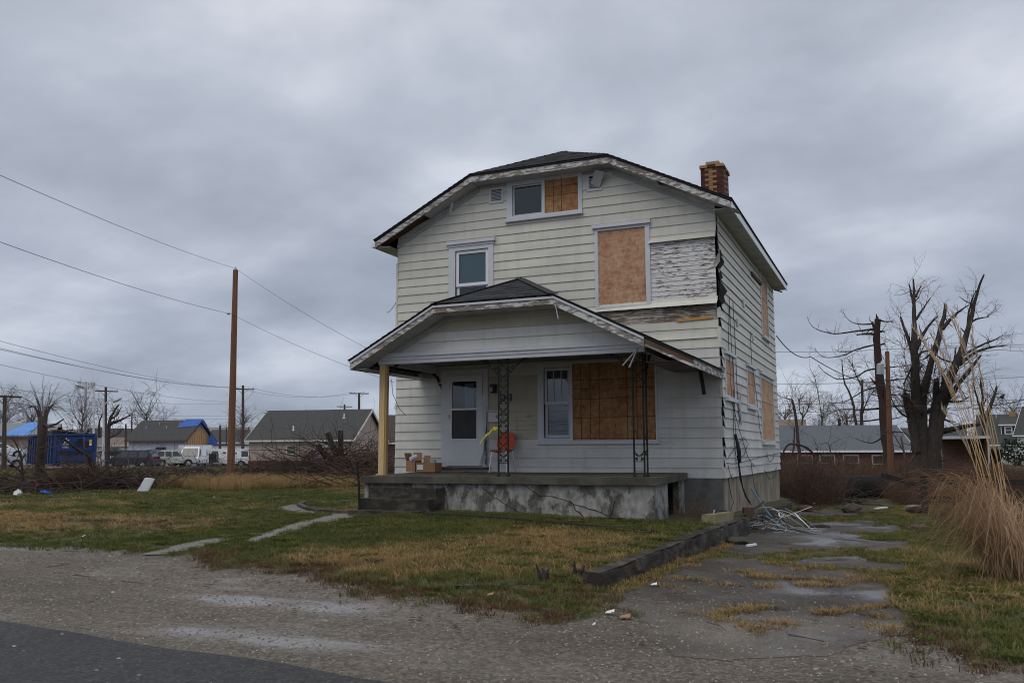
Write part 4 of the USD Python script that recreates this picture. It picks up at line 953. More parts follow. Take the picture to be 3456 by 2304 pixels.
for hx in (-5.05, -2.5): obj(pr, "hip_cap", MB().bar((hx, PY, 4.50), (*A0, 5.165), .2, .014), shingle_m)
FY = -2.90
obj(house, "fascia_board", fascia((-6.98, 3.42), (-5.05, 4.445), .155, FY, peel), peel)
obj(house, "fascia_board", fascia((-5.048, 4.445), (-2.502, 4.445), .14, FY, peel), peel)
obj(house, "fascia_board", fascia((-2.50, 4.445), (-.80, 3.585), .17, FY, peel), peel)
obj(house, "fascia_board", fascia((-.795, 3.58), (.06, 3.165), .085, FY, brown_board), brown_board, label="bare brown end of the porch rake")
obj(house, "fascia_board", fascia((-.79, 3.49), (.055, 3.08), .055, FY + .008, peel), peel)
obj(house, "fascia_moulding", wall_y(shapely.union_all([Polygon([(-6.99, 3.425), (-5.05, 4.452), (-5.05, 4.41), (-6.97, 3.385)]), sbox(-5.05, 4.41, -2.5, 4.452), Polygon([(-2.5, 4.452), (-.80, 3.592), (-.80, 3.55), (-2.5, 4.41)])]), FY - .03, .022), trim_white)
obj(house, "fascia_board", B((-7.0, PY + .05, 3.26), (-6.975, -.04, 3.42)), peel)
obj(house, "fascia_board", B((.04, PY + .05, 3.03), (.062, -.04, 3.165)), peel)
for i in range(9):
    a = (-5.05 - i * .21, 4.30 - .53 * i * .21); b = (a[0] - .204, a[1] - .53 * .204)
    V = np.array([(a[0], FY + .02, a[1]), (b[0], FY + .02, b[1]), (b[0], -2.40, b[1]), (a[0], -2.40, a[1])])
    obj(house, "porch_soffit_panel", MB().add(np.vstack([V, V + [0, 0, .008]]), [[0, 1, 2], [0, 2, 3], [4, 6, 5], [4, 7, 6]]), soffit_m)
for i in range(12):
    a = -5.04 + i * .2115
    obj(house, "porch_soffit_panel", B((a, FY + .02, 4.298), (a + .206, -2.40, 4.306)), soffit_m)
for i in range(8):
    a = (-2.50 + i * .21, 4.28 - .5 * i * .21); b = (a[0] + .204, a[1] - .5 * .204)
    V = np.array([(a[0], FY + .02, a[1]), (b[0], FY + .02, b[1]), (b[0], -2.40, b[1]), (a[0], -2.40, a[1])])
    obj(house, "porch_soffit_panel", MB().add(np.vstack([V, V + [0, 0, .008]]), [[0, 1, 2], [0, 2, 3], [4, 6, 5], [4, 7, 6]]), soffit_m)
for i in range(12):
    a = FY + .03 + i * .23
    obj(house, "porch_eave_panel", B((-6.97, a, 3.262 + sr.uniform(0, .004)), (-6.625, a + .224, 3.272)), soffit_m)
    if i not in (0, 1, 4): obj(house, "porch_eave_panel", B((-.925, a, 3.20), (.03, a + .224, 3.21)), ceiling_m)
obj(house, "frieze_board", wall_y(shapely.union_all([Polygon([(-6.62, 3.345), (-5.0, 4.205), (-5.0, 4.30), (-6.62, 3.445)]).intersection(sbox(-9, 3.617, 0, 9)), sbox(-5.0, 4.25, -2.53, 4.298), ]), -2.395, .025), LOOK["grey_frieze"])
obj(house, "hanging_trim", MB().bar((-.98, -2.7, 3.42), (-1.13, -2.75, 3.08), .05, .012, up=(1, 0, 0)).bar((-.98, -2.7, 3.42), (-1.26, -2.72, 3.12), .06, .012, up=(1, 0, 0)), soffit_m)
obj(house, "hanging_trim", MB().bar((-2.47, -2.91, 4.28), (-2.41, -2.93, 4.02), .04, .008, up=(1, 0, 0)), trim_white)
obj(house, "eave_bracket", MB().bar((-.35, -.3, 3.2), (-.30, -.25, 2.72), .07, .05), black_box)
# posts
lp = obj(house, "timber_post", MB().box((-6.60, -2.40, 1.125), (-6.47, -2.30, 3.395)), lumber)
obj(lp, "timber_stud", MB().box((-6.466, -2.385, 1.125), (-6.428, -2.30, 3.393)), lumber_dk)
obj(lp, "base_block", MB().box((-6.65, -2.40, 1.122), (-6.605, -2.31, 1.15)), lumber)


def scroll_panel(mb, lf, p0, ux, w, z0, z1):
    """Cast scrollwork between two bars: crossing S curves with leaves."""
    n = max(1, round((z1 - z0) / .235)); h = (z1 - z0) / n
    p0 = np.asarray(p0, float); ux = np.asarray(ux, float)
    for i in range(n):
        t = np.linspace(0, 1, 9)
        for s in (-1, 1):
            x = w / 2 + s * (w / 2 - .012) * np.cos(t * PI); z = z0 + (i + t) * h
            mb.tube(p0 + ux * x[:, None] + np.column_stack([0 * z, 0 * z, z]), .0065, 4)
            for tt in (0.17, .62):
                c = p0 + ux * (w / 2 + s * w * .26) + np.array([0, 0, z0 + (i + tt) * h])
                m = trimesh.creation.icosphere(1, 1.0).vertices
                R = np.array([[math.cos(.6 * s), 0, math.sin(.6 * s)], [0, 1, 0], [-math.sin(.6 * s), 0, math.cos(.6 * s)]])
                vv = (m * [.018, .005, .034]) @ R.T
                vv = ux * vv[:, :1] + np.array([-ux[1], ux[0], 0]) * vv[:, 1:2] + np.array([0, 0, 1.0]) * vv[:, 2:]
                lf.add(vv + c, trimesh.creation.icosphere(1, 1.0).faces)


def bracket(lf, p0, ux, w, h):
    r = np.random.default_rng(int(abs(p0[0] * 100)))
    p0 = np.asarray(p0, float); ux = np.asarray(ux, float)
    for _ in range(6):
        k = r.random(); c = np.array([k * w * .75, -(1 - k) * h * .55 - .03]); t = np.linspace(0, 4.6, 12); rr = .05 * (1 - t / 7)
        pts = p0 + ux * (c[0] + rr * np.cos(t + r.uniform(0, 6)))[:, None] + np.column_stack([0 * t, 0 * t, c[1] + rr * np.sin(t)])
        lf.tube(pts, .007, 4)
    t = np.linspace(0, 1, 8)
    lf.tube(p0 + ux * (w * t)[:, None] + np.column_stack([0 * t, 0 * t, -h * (1 - t) ** 1.6]), .009, 4)
    for i in range(5):
        c = p0 + ux * (w * (.12 + .17 * i)) + np.array([0, 0, -h * (1 - (.12 + .17 * i)) ** 1.6 + .03])
        m = trimesh.creation.icosphere(1, 1.0); lf.add(m.vertices * [.035, .008, .022] + c, m.faces)


for x0, y0, x1 in ((-3.90, -2.33, -3.70),):
    col = obj(house, "iron_column", MB().tube([(x0, y0, 1.12), (x0, y0, 3.40)], .0185, 4).tube([(x1, y0, 1.12), (x1, y0, 3.40)], .0185, 4).box((x0, y0 - .01, 1.36), (x1, y0 + .01, 1.375)), iron)
    for x in (x0, x1): obj(col, "foot", MB().tube([(x, y0, 1.118), (x, y0, 1.15), (x, y0, 1.2)], [.045, .036, .02], 8), iron)
    a, b = MB(), MB(); scroll_panel(a, b, (x0, y0, 0), (1, 0, 0), x1 - x0, 1.38, 3.38)
    obj(col, "scrollwork", a, iron); obj(col, "leaf", b, iron)
    br = MB(); bracket(br, (x0, y0, 3.39), (-1, 0, 0), .42, .34); bracket(br, (x1, y0, 3.39), (1, 0, 0), .42, .34)
    obj(col, "bracket", br, iron)
xa, xb, ya, yb = -1.19, -1.0, -2.33, -2.12
col = obj(house, "iron_corner_column", MB().tube([(xa, ya, 1.125), (xa, ya, 3.4)], .0185, 4).tube([(xb, ya, 1.125), (xb, ya, 3.4)], .0185, 4).tube([(xb, yb, 1.13), (xb, yb, 3.4)], .0185, 4).box((xa, ya - .01, 1.40), (xb, ya + .01, 1.412)).box((xa, ya - .01, 1.235), (xb, ya + .01, 1.247)), iron)
for x, y in ((xa, ya), (xb, ya), (xb, yb)): obj(col, "foot", MB().tube([(x, y, 1.118), (x, y, 1.16), (x, y, 1.2)], [.042, .034, .02], 8), iron)
a, b = MB(), MB(); scroll_panel(a, b, (xa, ya, 0), (1, 0, 0), xb - xa, 1.42, 1.60); scroll_panel(a, b, (xb, ya, 0), (0, 1, 0), yb - ya, 1.42, 1.98); scroll_panel(a, b, (xa, ya, 0), (1, 0, 0), xb - xa, 2.85, 3.38); scroll_panel(a, b, (xb, ya, 0), (0, 1, 0), yb - ya, 2.75, 3.38)
a.tube([(xa, ya, 2.0), (xa + .05, ya - .01, 1.93), (xa + .07, ya - .03, 1.86), (xa + .1, ya - .02, 1.84)], .008, 5)
obj(col, "scrollwork", a, iron); obj(col, "leaf", b, iron)
br = MB(); bracket(br, (xa, ya, 3.39), (-1, 0, 0), .50, .34); bracket(br, (xb, yb, 3.39), (0, 1, 0), .4, .5)
obj(col, "bracket", br, iron)
br = MB(); bracket(br, (-6.42, -2.30, 3.39), (1, 0, 0), .24, .20); obj(house, "iron_bracket", br, iron)
br = MB(); bracket(br, (-6.40, -.06, 3.39), (-1, 0, 0), .26, .36); obj(house, "iron_bracket", br, iron)

# small things fixed to the front wall
lm = obj(house, "porch_lamp", MB().box((-5.12, -.13, 2.90), (-5.0, -.03, 3.10)), black_box); obj(lm, "lamp_glass", B((-5.115, -.15, 2.93), (-5.06, -.131, 3.03)), blind_grey)
mbx = obj(house, "mailbox", MB().box((-5.17, -.12, 2.25), (-4.86, -.03, 2.47)), door_white); obj(mbx, "lid", MB().bar((-5.18, -.08, 2.49), (-4.85, -.08, 2.49), .13, .018), door_white)
obj(mbx, "crest", MB().tube([(-4.95 + .028 * math.cos(t), -.125, 2.37 + .028 * math.sin(t)) for t in np.linspace(0, 6.2, 12)], .008, 5), brown_board)
for x, ch_ in ((-4.86, "8"), (-4.69, "2")):
    pl = obj(house, "house_number", B((x - .055, -.045, 2.71), (x + .055, -.03, 2.87)), black_box)
    t = meshkit.text_mesh(ch_, .115, .003, bold=True); v = t.vertices; v = np.column_stack([v[:, 0] - v[:, 0].mean() + x, -.0455 - v[:, 2], v[:, 1] + 2.733])
    obj(pl, "digit", (v, t.faces), blind_grey)
sf = MB(); r3 = np.random.default_rng(8)
for _ in range(34):
    x, z = -4.28 + r3.random() * .2, 2.33 + r3.random() * .09
    if _ > 24: x, z = -4.17 + r3.random() * .1, 2.10 + r3.random() * .12
    sf.bar((x, -.0345, z), (x + r3.uniform(-.02, .02), -.0345, z + r3.uniform(-.03, .03)), .004, .004)
obj(house, "scuff_mark", sf, brown_board)

# wires and pipe on the side wall
def wire(pts, sag=0.0, n=12):
    p = np.array(LineString(pts).segmentize(.25).coords)
    return p


sidew = [[(.045, 1.05, 4.9), (.05, 1.08, 3.9), (.05, 1.3, 2.9), (.05, 1.2, 2.2), (.06, 1.35, 1.45)], [(.045, 1.0, 4.7), (.05, .75, 3.9), (.06, .9, 2.6), (.06, 1.9, 1.9), (.06, 2.8, 1.45), (.05, 3.9, 1.2)], [(.05, 1.5, 4.85), (.05, 1.62, 4.0), (.05, 1.7, 2.7), (.05, 1.8, 2.62)],
         [(.05, 3.9, 4.5), (.05, 4.0, 3.7), (.05, 4.6, 2.9), (.05, 4.8, 2.4), (.05, 5.2, 1.9)], [(.06, .2, 1.45), (.06, .9, 1.62), (.06, 2.3, 1.9), (.06, 2.9, 1.75), (.06, 2.2, 1.5), (.06, 1.2, 1.4)], [(.05, .05, 1.35), (.06, .6, 1.33), (.06, 1.4, 1.33), (.06, 3.0, 1.38), (.06, 5.0, 1.45), (.06, 8.6, 1.52)],
         [(.06, 1.3, 1.5), (.08, 1.5, 1.1), (.08, 1.75, .8), (.10, 2.2, .55), (.12, 2.5, .45)], [(.06, 1.3, 1.5), (.08, 1.4, 1.0), (.10, 1.9, .62), (.16, 2.3, .4)], [(.06, 6.0, 1.5), (.06, 6.5, 1.3), (.06, 7.2, 1.35), (.06, 7.6, 1.5)], [(.05, 5.5, 1.1), (.07, 6.2, .85), (.07, 7.2, .85), (.06, 7.9, 1.15)],
         [(.05, .2, 1.3), (.06, .45, 1.05), (.06, .6, 1.12)], [(.06, .1, 1.05), (.07, .25, .75), (.07, .55, .55), (.07, .2, .4)], [(.06, 3.2, 1.3), (.07, 3.6, .7), (.08, 4.1, .5)], [(.05, 1.15, 2.9), (.06, .95, 2.0), (.06, 1.1, 1.5)]]
for i, w in enumerate(sidew):
    p = np.array(LineString(w).segmentize(.2).coords); p[1:-1, 1] += (meshkit.noise(p[1:-1] * 3 + i) - .5) * .12
    obj(house, "hanging_wire", MB().tube(p, .012 if i in (6, 7) else .0075, 5), blk_wire)
obj(house, "wire_bundle", MB().tube([(.07, 1.2, 1.9), (.10, 1.25, 1.6), (.10, 1.35, 1.35)], [.02, .05, .03], 7).tube([(.06, 1.15, 1.95), (.08, 1.2, 1.75)], .03, 6), blk_wire)
obj(house, "meter_panel", MB().bar((.06, 1.75, 2.75), (.06, 2.05, 2.2), .02, .16, up=(0, 1, 0)).bar((.07, 2.0, 2.85), (.07, 1.75, 2.5), .02, .05, up=(0, 1, 0)), metal_m)
for y, z in ((4.35, 4.35), (3.0, 5.0), (2.0, 4.4)): obj(house, "wall_bracket", B((.03, y, z), (.06, y + .18, z + .16)), siding_low)
p = np.array([(-W - .02, -.02, 5.2), (-W - .04, -.05, 5.12), (-W - .16, -.05, 4.98), (-W - .24, -.05, 4.93), (-W - .28, -.05, 4.95)])
obj(house, "hanging_wire", MB().tube(p, .007, 5), blk_wire)
obj(house, "hanging_wire", MB().tube([(-6.38, -2.28, 3.1), (-6.40, -2.2, 2.8), (-6.3, -2.1, 2.5), (-6.2, -2.0, 2.35)], .006, 5), blk_wire)

# ------------------------------------------------------------------ front yard
rk = thing("retaining_kerb", "long concrete kerb holding the lawn above the driveway", "kerb", (.2, -4.4, .1))
ax = KERB_B - KERB_A; ax /= np.linalg.norm(ax)
kr = np.random.default_rng(4)
for (a, b, z0, z1) in ((0, 3.38, .245, .285), (3.40, 7.9, .30, .335)):
    p, q_ = KERB_A + ax * a, KERB_A + ax * b
    pl = LineString([p, q_]).buffer(.125, cap_style=2)
    t = extrude(pl, 1.0); v, f_ = trimesh.remesh.subdivide_to_size(t.vertices, t.faces, .11); t = trimesh.Trimesh(v, f_); t.merge_vertices(); v = t.vertices.copy()
    s = (v[:, :2] - KERB_A) @ ax; zt = z0 + (z1 - z0) * (s - a) / (b - a)
    n = meshkit.fbm(np.column_stack([v[:, :2] * 3.4, v[:, 2] * 5]), 3, 6) - .5; n2 = np.clip(meshkit.noise(v * [5, 5, 3] + 7) - .62, 0, 1)
    lat = (v[:, :2] - KERB_A) @ np.array([ax[1], -ax[0]]); rim = (np.abs(lat) > .1) & (v[:, 2] > .97)
    zz = v[:, 2] * (zt + .4) - .4 + (v[:, 2] > .9) * (n * .05) - rim * (.012 + n2 * .16)
    v = np.column_stack([v[:, 0] + n * .05 - np.sign(lat) * rim * (.012 + n2 * .12), v[:, 1], zz])
    obj(rk, "kerb_block", (v, t.faces), concrete_dark)
ek = thing("front_edging", "low broken concrete edging half sunk in the grass at the lawn's front corner", "edging", (-1.2, -8.3, .2))
for (u0, v0, u1, v1) in ((1545, 1953, 1690, 1950), (1700, 1949, 1830, 1944), (1850, 1945, 1975, 1938)):
    a, b = onz(u0, v0, .20)[:2], onz(u1, v1, .22)[:2]
    pl = LineString([a, b]).buffer(.08, cap_style=2).segmentize(.15); t = extrude(pl, .3); v = t.vertices
    n = meshkit.noise(v * 4) - .5
    obj(ek, "edging_block", (np.column_stack([v[:, 0] + n * .02, v[:, 1] + n * .02, v[:, 2] - .15 + n * .03]), t.faces), concrete_dark)


def rock(c, size, seed, squash=(1, 1, .6), sub=2, amp=.5):
    m = trimesh.creation.icosphere(sub, 1.0); v = m.vertices
    n = meshkit.fbm(v * 1.6 + seed * 7.3, 3, seed)
    return (v * (1 - amp / 2 + amp * n[:, None])) * (np.asarray(squash) * size) + c, m.faces


def sunk(x, y, lift=0.0): return np.array([x, y, G(x, y) + lift])


for i, (u, v, lab) in enumerate(((1833, 1958, "small dark hollow stump in dead grass at the lawn's front edge"), (1952, 1945, "forked dark stump beside the front end of the driveway kerb"))):
    p = onz(u, v, .16); s = thing("bush_stump", lab, "stump", p)
    m = MB()
    for k in range(5):
        a = k * 1.3 + i; m.tube([p + [.05 * math.cos(a), .05 * math.sin(a), -.05], p + [.05 * math.cos(a + .4), .05 * math.sin(a + .4), .08], p + [.08 * math.cos(a + .7), .05 * math.sin(a + .7), .08 + .05 * (k % 3)]], [.03, .022, .009], 6)
    obj(s, "trunk", m, bark_dk, smooth=50)
# long timber on the grass
a, b = onz(1432, 1738, .425), onz(2206, 1786, .365)
tb = thing("garden_timber", "long black timber lying in the grass in front of the porch wall", "timber", (a + b) / 2)
for i in range(3):
    p, q_ = a + (b - a) * i / 3, a + (b - a) * (i + 1) / 3 - (b - a) * .004
    p = np.array([*p[:2], G(*p[:2]) + .025]); q_ = np.array([*q_[:2], G(*q_[:2]) + .025])
    obj(tb, "timber", MB().bar(p, q_, .10, .085), M("black_timber", [(.018, .017, .016), (.035, .031, .028)], scale=5, rough=.85, bump=.5))
# block lying on the kerb
c = np.array([.17, -1.75, .40]); m = trimesh.creation.box((.17, 1.0, .16)).subdivide().subdivide(); v = m.vertices + (meshkit.noise(m.vertices * 6)[:, None] - .5) * .035
ca, sa = math.cos(-.22), math.sin(-.22)
obj("/World", "stone_block", (np.column_stack([v[:, 0] * ca - v[:, 1] * sa, v[:, 0] * sa + v[:, 1] * ca, v[:, 2]]) + c, m.faces), yellow_stone, label="long yellowish stone block lying on top of the driveway kerb", cat="stone block")
# heap of wires and metal strips torn off the wall
hc = sunk(.85, .75)
wh = thing("wire_heap", "tangled heap of wires and metal strips fallen at the house corner", "heap", hc)
wr = np.random.default_rng(21)
for i in range(26):
    a = wr.uniform(0, 2 * PI); L = wr.uniform(.25, .75)
    p = hc + [wr.normal(0, .16), wr.normal(0, .28), wr.uniform(.02, .35)]; d = np.array([math.cos(a), math.sin(a), wr.uniform(-.9, .3)])
    q_ = p + d / np.linalg.norm(d) * L; q_[2] = max(q_[2], G(q_[0], q_[1]) + .015)
    obj(wh, "metal_strip", MB().bar(p, q_, wr.uniform(.012, .03), .006), white_paint if i % 3 else metal_m)
for i in range(22):
    a = wr.uniform(0, 2 * PI); L = wr.uniform(.5, 1.5); p = hc + [wr.normal(0, .12), wr.normal(0, .2), wr.uniform(.1, .45)]
    t = np.linspace(0, 1, 9)[:, None]; d = np.array([math.cos(a), math.sin(a), 0]); pts = p + d * L * t + np.array([0, 0, .25]) * np.sin(t * PI) * wr.random() + np.cross(d, [0, 0, 1]) * .2 * np.sin(t * 4 + i) * wr.random()
    pts[:, 2] = np.maximum(pts[:, 2] - t[:, 0] * .6, [G(x, y) + .012 for x, y in pts[:, :2]])
    obj(wh, "wire", MB().tube(pts, wr.uniform(.004, .007), 4), blk_wire if i % 2 else metal_m)
p = onz(2514, 1640, .75); q_ = sunk(.95, .7, .02)
obj(wh, "conduit", MB().tube([(.35, 1.2, .80), (.6, 1.0, .45), (.95, .75, .03)], .022, 7), M("blue_grey_conduit", [(.14, .24, .30), (.10, .18, .23)], rough=.5))
obj(wh, "meter_box", MB().box((.28, .35, .28), (.48, .50, .46), rot=.4), brown_board)
obj(wh, "service_mast", MB().tube([(.05, -.2, .22), (.40, .45, .36), (.62, .9, .55)], .024, 7), pole_dk)
for i in range(5):
    pts = hc + np.array([(.2, 0, .05), (.5, -.3 - .12 * i, .10), (.8 + .1 * i, -.75 - .2 * i, .03), (1.1 + .25 * i, -1.0 - .3 * i, .02)])
    pts[:, 2] = np.maximum(pts[:, 2], [G(x, y) + .02 for x, y in pts[:, :2]])
    obj(wh, "wire", MB().tube(pts, .005, 4), metal_m)
wh2 = thing("cable_tangle", "small tangle of black cable and white clips at the end of the kerb", "cable", (.0, -.55, .3))
m = MB()
for i in range(9):
    t = np.linspace(0, 5, 14); m.tube(np.column_stack([.0 + .16 * np.cos(t + i) * wr.uniform(.5, 1.2), -.45 + .22 * np.sin(t * 1.2 + i), .34 + .09 * np.sin(t * 2 + i * .7)]), .008, 4)
obj(wh2, "cable", m, blk_wire, kind="stuff")
obj(wh2, "clip", MB().bar((-.14, -.6, .33), (-.10, -.62, .46), .03, .02), white_paint); obj(wh2, "clip", MB().bar((-.1, -.75, .28), (.02, -.5, .36), .03, .02), white_paint)

# rubble and boards along the driveway
for (u, v, z, s, sq, m, lab, cat) in ((2490, 1836, -.0, .20, (1.1, .8, .45), concrete_slab, "tilted broken concrete slab by the kerb near the wire heap", "rubble"), (2766, 1784, -.06, .22, (1, .6, .30), bark_red, "dark clod of roots on the driveway", "clod"), (3102, 1787, .02, .19, (1, .55, .42), stone_m, "brown stone block on the grass right of the driveway", "stone"),
                                      (2880, 1729, -.12, .27, (1.1, .7, .62), stone_m, "largest brown rock at the far end of the driveway", "rock"), (2928, 1735, -.12, .20, (1, .8, .5), stone_m, "brown rock right of the largest one at the driveway end", "rock"), (3092, 1730, -.05, .22, (1.2, .6, .5), bark_red, "rotten log piece left of the pampas grass", "log"), (2720, 1722, -.1, .2, (1.2, .7, .5), brown_board, "brown rubble lump at the left side of the driveway end", "rubble")):
    p = onz(u, v, z); obj("/World", {"rubble": "rubble_piece", "clod": "root_clod", "stone": "stone_block", "rock": "rock", "log": "rotten_log"}[cat], rock(p + [0, 0, s * sq[2] * .45], s, int(u) % 17, sq, 2, .9), m, label=lab, cat=cat)
for (u0, v0, u1, v1, z, w, m, lab) in ((2703, 1706, 2746, 1702, -.1, .16, white_paint, "flat white board at the back left of the driveway"), (2954, 1719, 2992, 1717, .0, .10, paper_m, "short pale plank at the back right of the driveway"), (2633, 1633, 2664, 1624, .35, .08, paper_m, "pale splintered board sticking out behind the house corner"), (2780, 1697, 2825, 1690, -.1, .3, roof_blue, "bluish sheet lying among branches in front of the black log"),
                                       (2520, 1847, 2552, 1846, .0, .06, paper_m, "thin white strip beside the tilted concrete slab"), (3065, 1713, 3090, 1711, .0, .2, roof_pale, "pale sheet under the pampas leaves"), (2872, 1707, 2880, 1714, -.08, .12, white_paint, "white crumpled scrap on the rocks at the driveway end")):
    a, b = onz(u0, v0, z), onz(u1, v1, z); obj("/World", "loose_board", MB().bar(a + [0, 0, .03], b + [0, 0, .05], w, .03), m, label=lab, cat="board")
for i, (u, v, z, s) in enumerate(((2352, 1864, .05, .05), (2208, 1981, .05, .05), (2060, 2079, .04, .06), (2030, 1905, .2, .02), (1655, 2024, .06, .05), (2005, 2110, .04, .02), (720, 1690, .3, .05), (280, 1812, .1, .07), (2110, 2092, .04, .07))):
    p = onz(u, v, z); p[2] = G(*p[:2]) + .02
    w = s * .75; V = np.array([[-w, -w * .5, 0], [w, -w * .6, .01], [w * .8, w * .5, .02 + w * .3], [-w * .9, w * .6, .01]]) + p
    obj("/World", "paper_scrap", MB().add(np.vstack([V, V + [0, 0, .004]]), [[0, 2, 1], [0, 3, 2], [4, 5, 6], [4, 6, 7]]), paper_m if i not in (4, 8) else card_m,
        label=["white paper scrap on the driveway below the kerb joint", "white scrap on the driveway beside the kerb's front end", "crumpled white wrapper on the gravel in front of the driveway", "tiny white scrap on the lawn by the kerb", "tan scrap in the grass at the gravel edge", "tiny white scrap at the tip of the grass", "white scrap on the far left lawn", "white scrap near the brown patch of the left lawn", "brown bottle-like scrap right of the white wrapper"][i], cat="litter")
# clutter on the porch
bx = thing("cardboard_box", "open cardboard box with a cup on the porch by the left wall", "box", (-7.0 + .1, -.55, 1.15))
PZ = 1.147
for (a, b) in (((-7.26 + .33, -.72, PZ), (-7.03 + .33, -.42, PZ + .24)),):
    o = sbox(a[0], a[1], b[0], b[1]); obj(bx, "side", flat(o.difference(o.buffer(-.008)), PZ, .25), card_m)
    obj(bx, "flap", MB().bar((a[0], a[1] + .15, PZ + .25), (a[0] - .05, a[1] + .15, PZ + .42), .3, .008, up=(1, 0, 0)), card_m); obj(bx, "flap", MB().bar(((a[0] + b[0]) / 2, b[1], PZ + .25), ((a[0] + b[0]) / 2, b[1] + .03, PZ + .43), .22, .008, up=(0, 1, 0)), card_m)
    obj(bx, "cup", MB().tube([(a[0] + .12, a[1] - .02, PZ + .28), (a[0] + .20, a[1] + .12, PZ + .34)], .05, 12), paper_m)
bx = thing("cardboard_box", "longer cardboard box with a white label beside the open box on the porch", "box", (-6.45, -.5, 1.15))
o = sbox(-6.685, -.70, -6.20, -.38); obj(bx, "side", flat(o.difference(o.buffer(-.008)), PZ, .20), card_m); obj(bx, "label", B((-6.66, -.705, PZ + .05), (-6.50, -.701, PZ + .16)), paper_m)
obj(bx, "flap", MB().bar((-6.6, -.37, PZ + .2), (-6.6, -.33, PZ + .36), .16, .008, up=(0, 1, 0)), card_m); obj(bx, "tin", MB().tube([(-6.32, -.55, PZ + .2), (-6.32, -.55, PZ + .27)], .06, 12), metal_m); obj(bx, "filling", B((-6.67, -.68, PZ + .1), (-6.215, -.40, PZ + .17)), brown_board)
obj("/World", "flat_cardboard", MB().bar((-6.15, -.5, PZ + .006), (-5.55, -.42, PZ + .01), .25, .012), card_m, label="flattened cardboard lying before the door sill", cat="cardboard")
ct = thing("orange_chair", "orange plastic chair with metal legs standing behind the iron column", "chair", (-4.62, -.45, PZ))
cx, cyy = -4.68, -.45
seat = MB(); n = 9
xs, ys_ = np.linspace(-.21, .21, n), np.linspace(-.20, .18, n)
V = np.array([(cx + x, cyy + y, PZ + .455 + .03 * (x / .21) ** 2 - .02 * (1 - ((y + .2) / .38)) ** 3) for x in xs for y in ys_]); q_ = np.array([(i * n + j, (i + 1) * n + j, (i + 1) * n + j + 1, i * n + j + 1) for i in range(n - 1) for j in range(n - 1)])
seat.add(V, q_).add(V - [0, 0, .012], q_[:, ::-1]); obj(ct, "seat", seat, orange_m, smooth=True)
back = MB(); zs = np.linspace(0, 1, n)
V = np.array([(cx + x * (1.0 - .18 * abs(z - .45) - (.25 * (z - .8) / .2 if z > .8 else 0) - (.28 * (1 - z / .2) if z < .2 else 0)), cyy + .18 + .09 * z + .03 * (x / .21) ** 2 * -1, PZ + .47 + .40 * z) for x in xs for z in zs])
back.add(V, q_[:, ::-1]).add(V + [0, .012, 0], q_); obj(ct, "backrest", back, orange_m, smooth=True)
for (x, y, x2, y2) in ((-.17, -.17, -.21, -.22), (.17, -.17, .20, -.22), (-.17, .15, -.2, .21), (.17, .15, .23, .22)): obj(ct, "leg", MB().tube([(cx + x * .6, cyy + y, PZ + .44), (cx + x, cyy + y, PZ + .44), (cx + x2, cyy + y2, PZ + .002)], .011, 7), chrome_m)
tp = np.array([(-3.915, -2.32, 2.03), (-4.0, -2.36, 2.05), (-4.06, -2.38, 1.96), (-4.14, -2.42, 1.90), (-4.22, -2.42, 1.80), (-4.27, -2.40, 1.72)])
m = MB()
for k in range(2):
    P = tp + (meshkit.noise(tp * 9 + k)[:, None] - .5) * .05; V = np.vstack([P + [0, 0, .028], P - [.012, .01, .030]]); n = len(P)
    m.add(V, [[i, i + 1, n + i + 1, n + i] for i in range(n - 1)])
obj("/World", "caution_tape", m, tape_m, label="twisted yellow caution tape tied to the middle iron column", cat="tape")

# ------------------------------------------------------------------ grass
def tuft(seed, n, h0, h1, spread, lean, w=0.0045):
    r = np.random.default_rng(seed); m = MB()
    for _ in range(n):
        a, rr = r.uniform(0, 2 * PI), spread * math.sqrt(r.random()); b = r.uniform(0, 2 * PI); h = r.uniform(h0, h1)
        p = np.array([rr * math.cos(a), rr * math.sin(a), -.01]); d = np.array([math.cos(b), math.sin(b), 0]) * lean * h * r.uniform(.3, 1.3) + np.array([math.cos(a), math.sin(a), 0]) * h * .25
        s = np.array([-math.sin(b), math.cos(b), 0]) * w * r.uniform(.7, 1.4)
        q1 = p + [0, 0, h * .6] + d * .45; q2 = p + [0, 0, h * r.uniform(.75, 1.0)] + d * 1.1
        m.add(np.array([p - s, p + s, q1 + s * .8, q1 - s * .8, q2]), np.array([[0, 1, 2], [0, 2, 3], [3, 2, 4]]))
    return m.get()


def scatter(name, protos, pos, which, scale, rot, kind="stuff"):
    """One PointInstancer of uncountable small things."""
    path = "/World/" + name
    pi = UsdGeom.PointInstancer.Define(stage, path); keys(pi.GetPrim(), kind=kind)
    targets = []
    for i, (nm, mesh, mat) in enumerate(protos):
        g = usdkit.mesh(stage, f"{path}/{nm}" if i == 0 else f"{path}/{nm}_{i:03d}", mesh, mat); g.CreateDoubleSidedAttr(True); targets.append(g.GetPath())
    pi.CreatePrototypesRel().SetTargets(targets)
    pi.CreatePositionsAttr(Vt.Vec3fArray.FromNumpy(np.asarray(pos, np.float32)))
    pi.CreateProtoIndicesAttr(Vt.IntArray.FromNumpy(np.asarray(which, np.int32)))
    sc_ = np.repeat(np.asarray(scale, np.float32)[:, None], 3, 1) if np.ndim(scale) == 1 else np.asarray(scale, np.float32)
    pi.CreateScalesAttr(Vt.Vec3fArray.FromNumpy(np.ascontiguousarray(sc_)))
    h = np.asarray(rot) / 2
    pi.CreateOrientationsAttr(Vt.QuathArray([Gf.Quath(float(math.cos(a)), 0, 0, float(math.sin(a))) for a in h]))
    return path


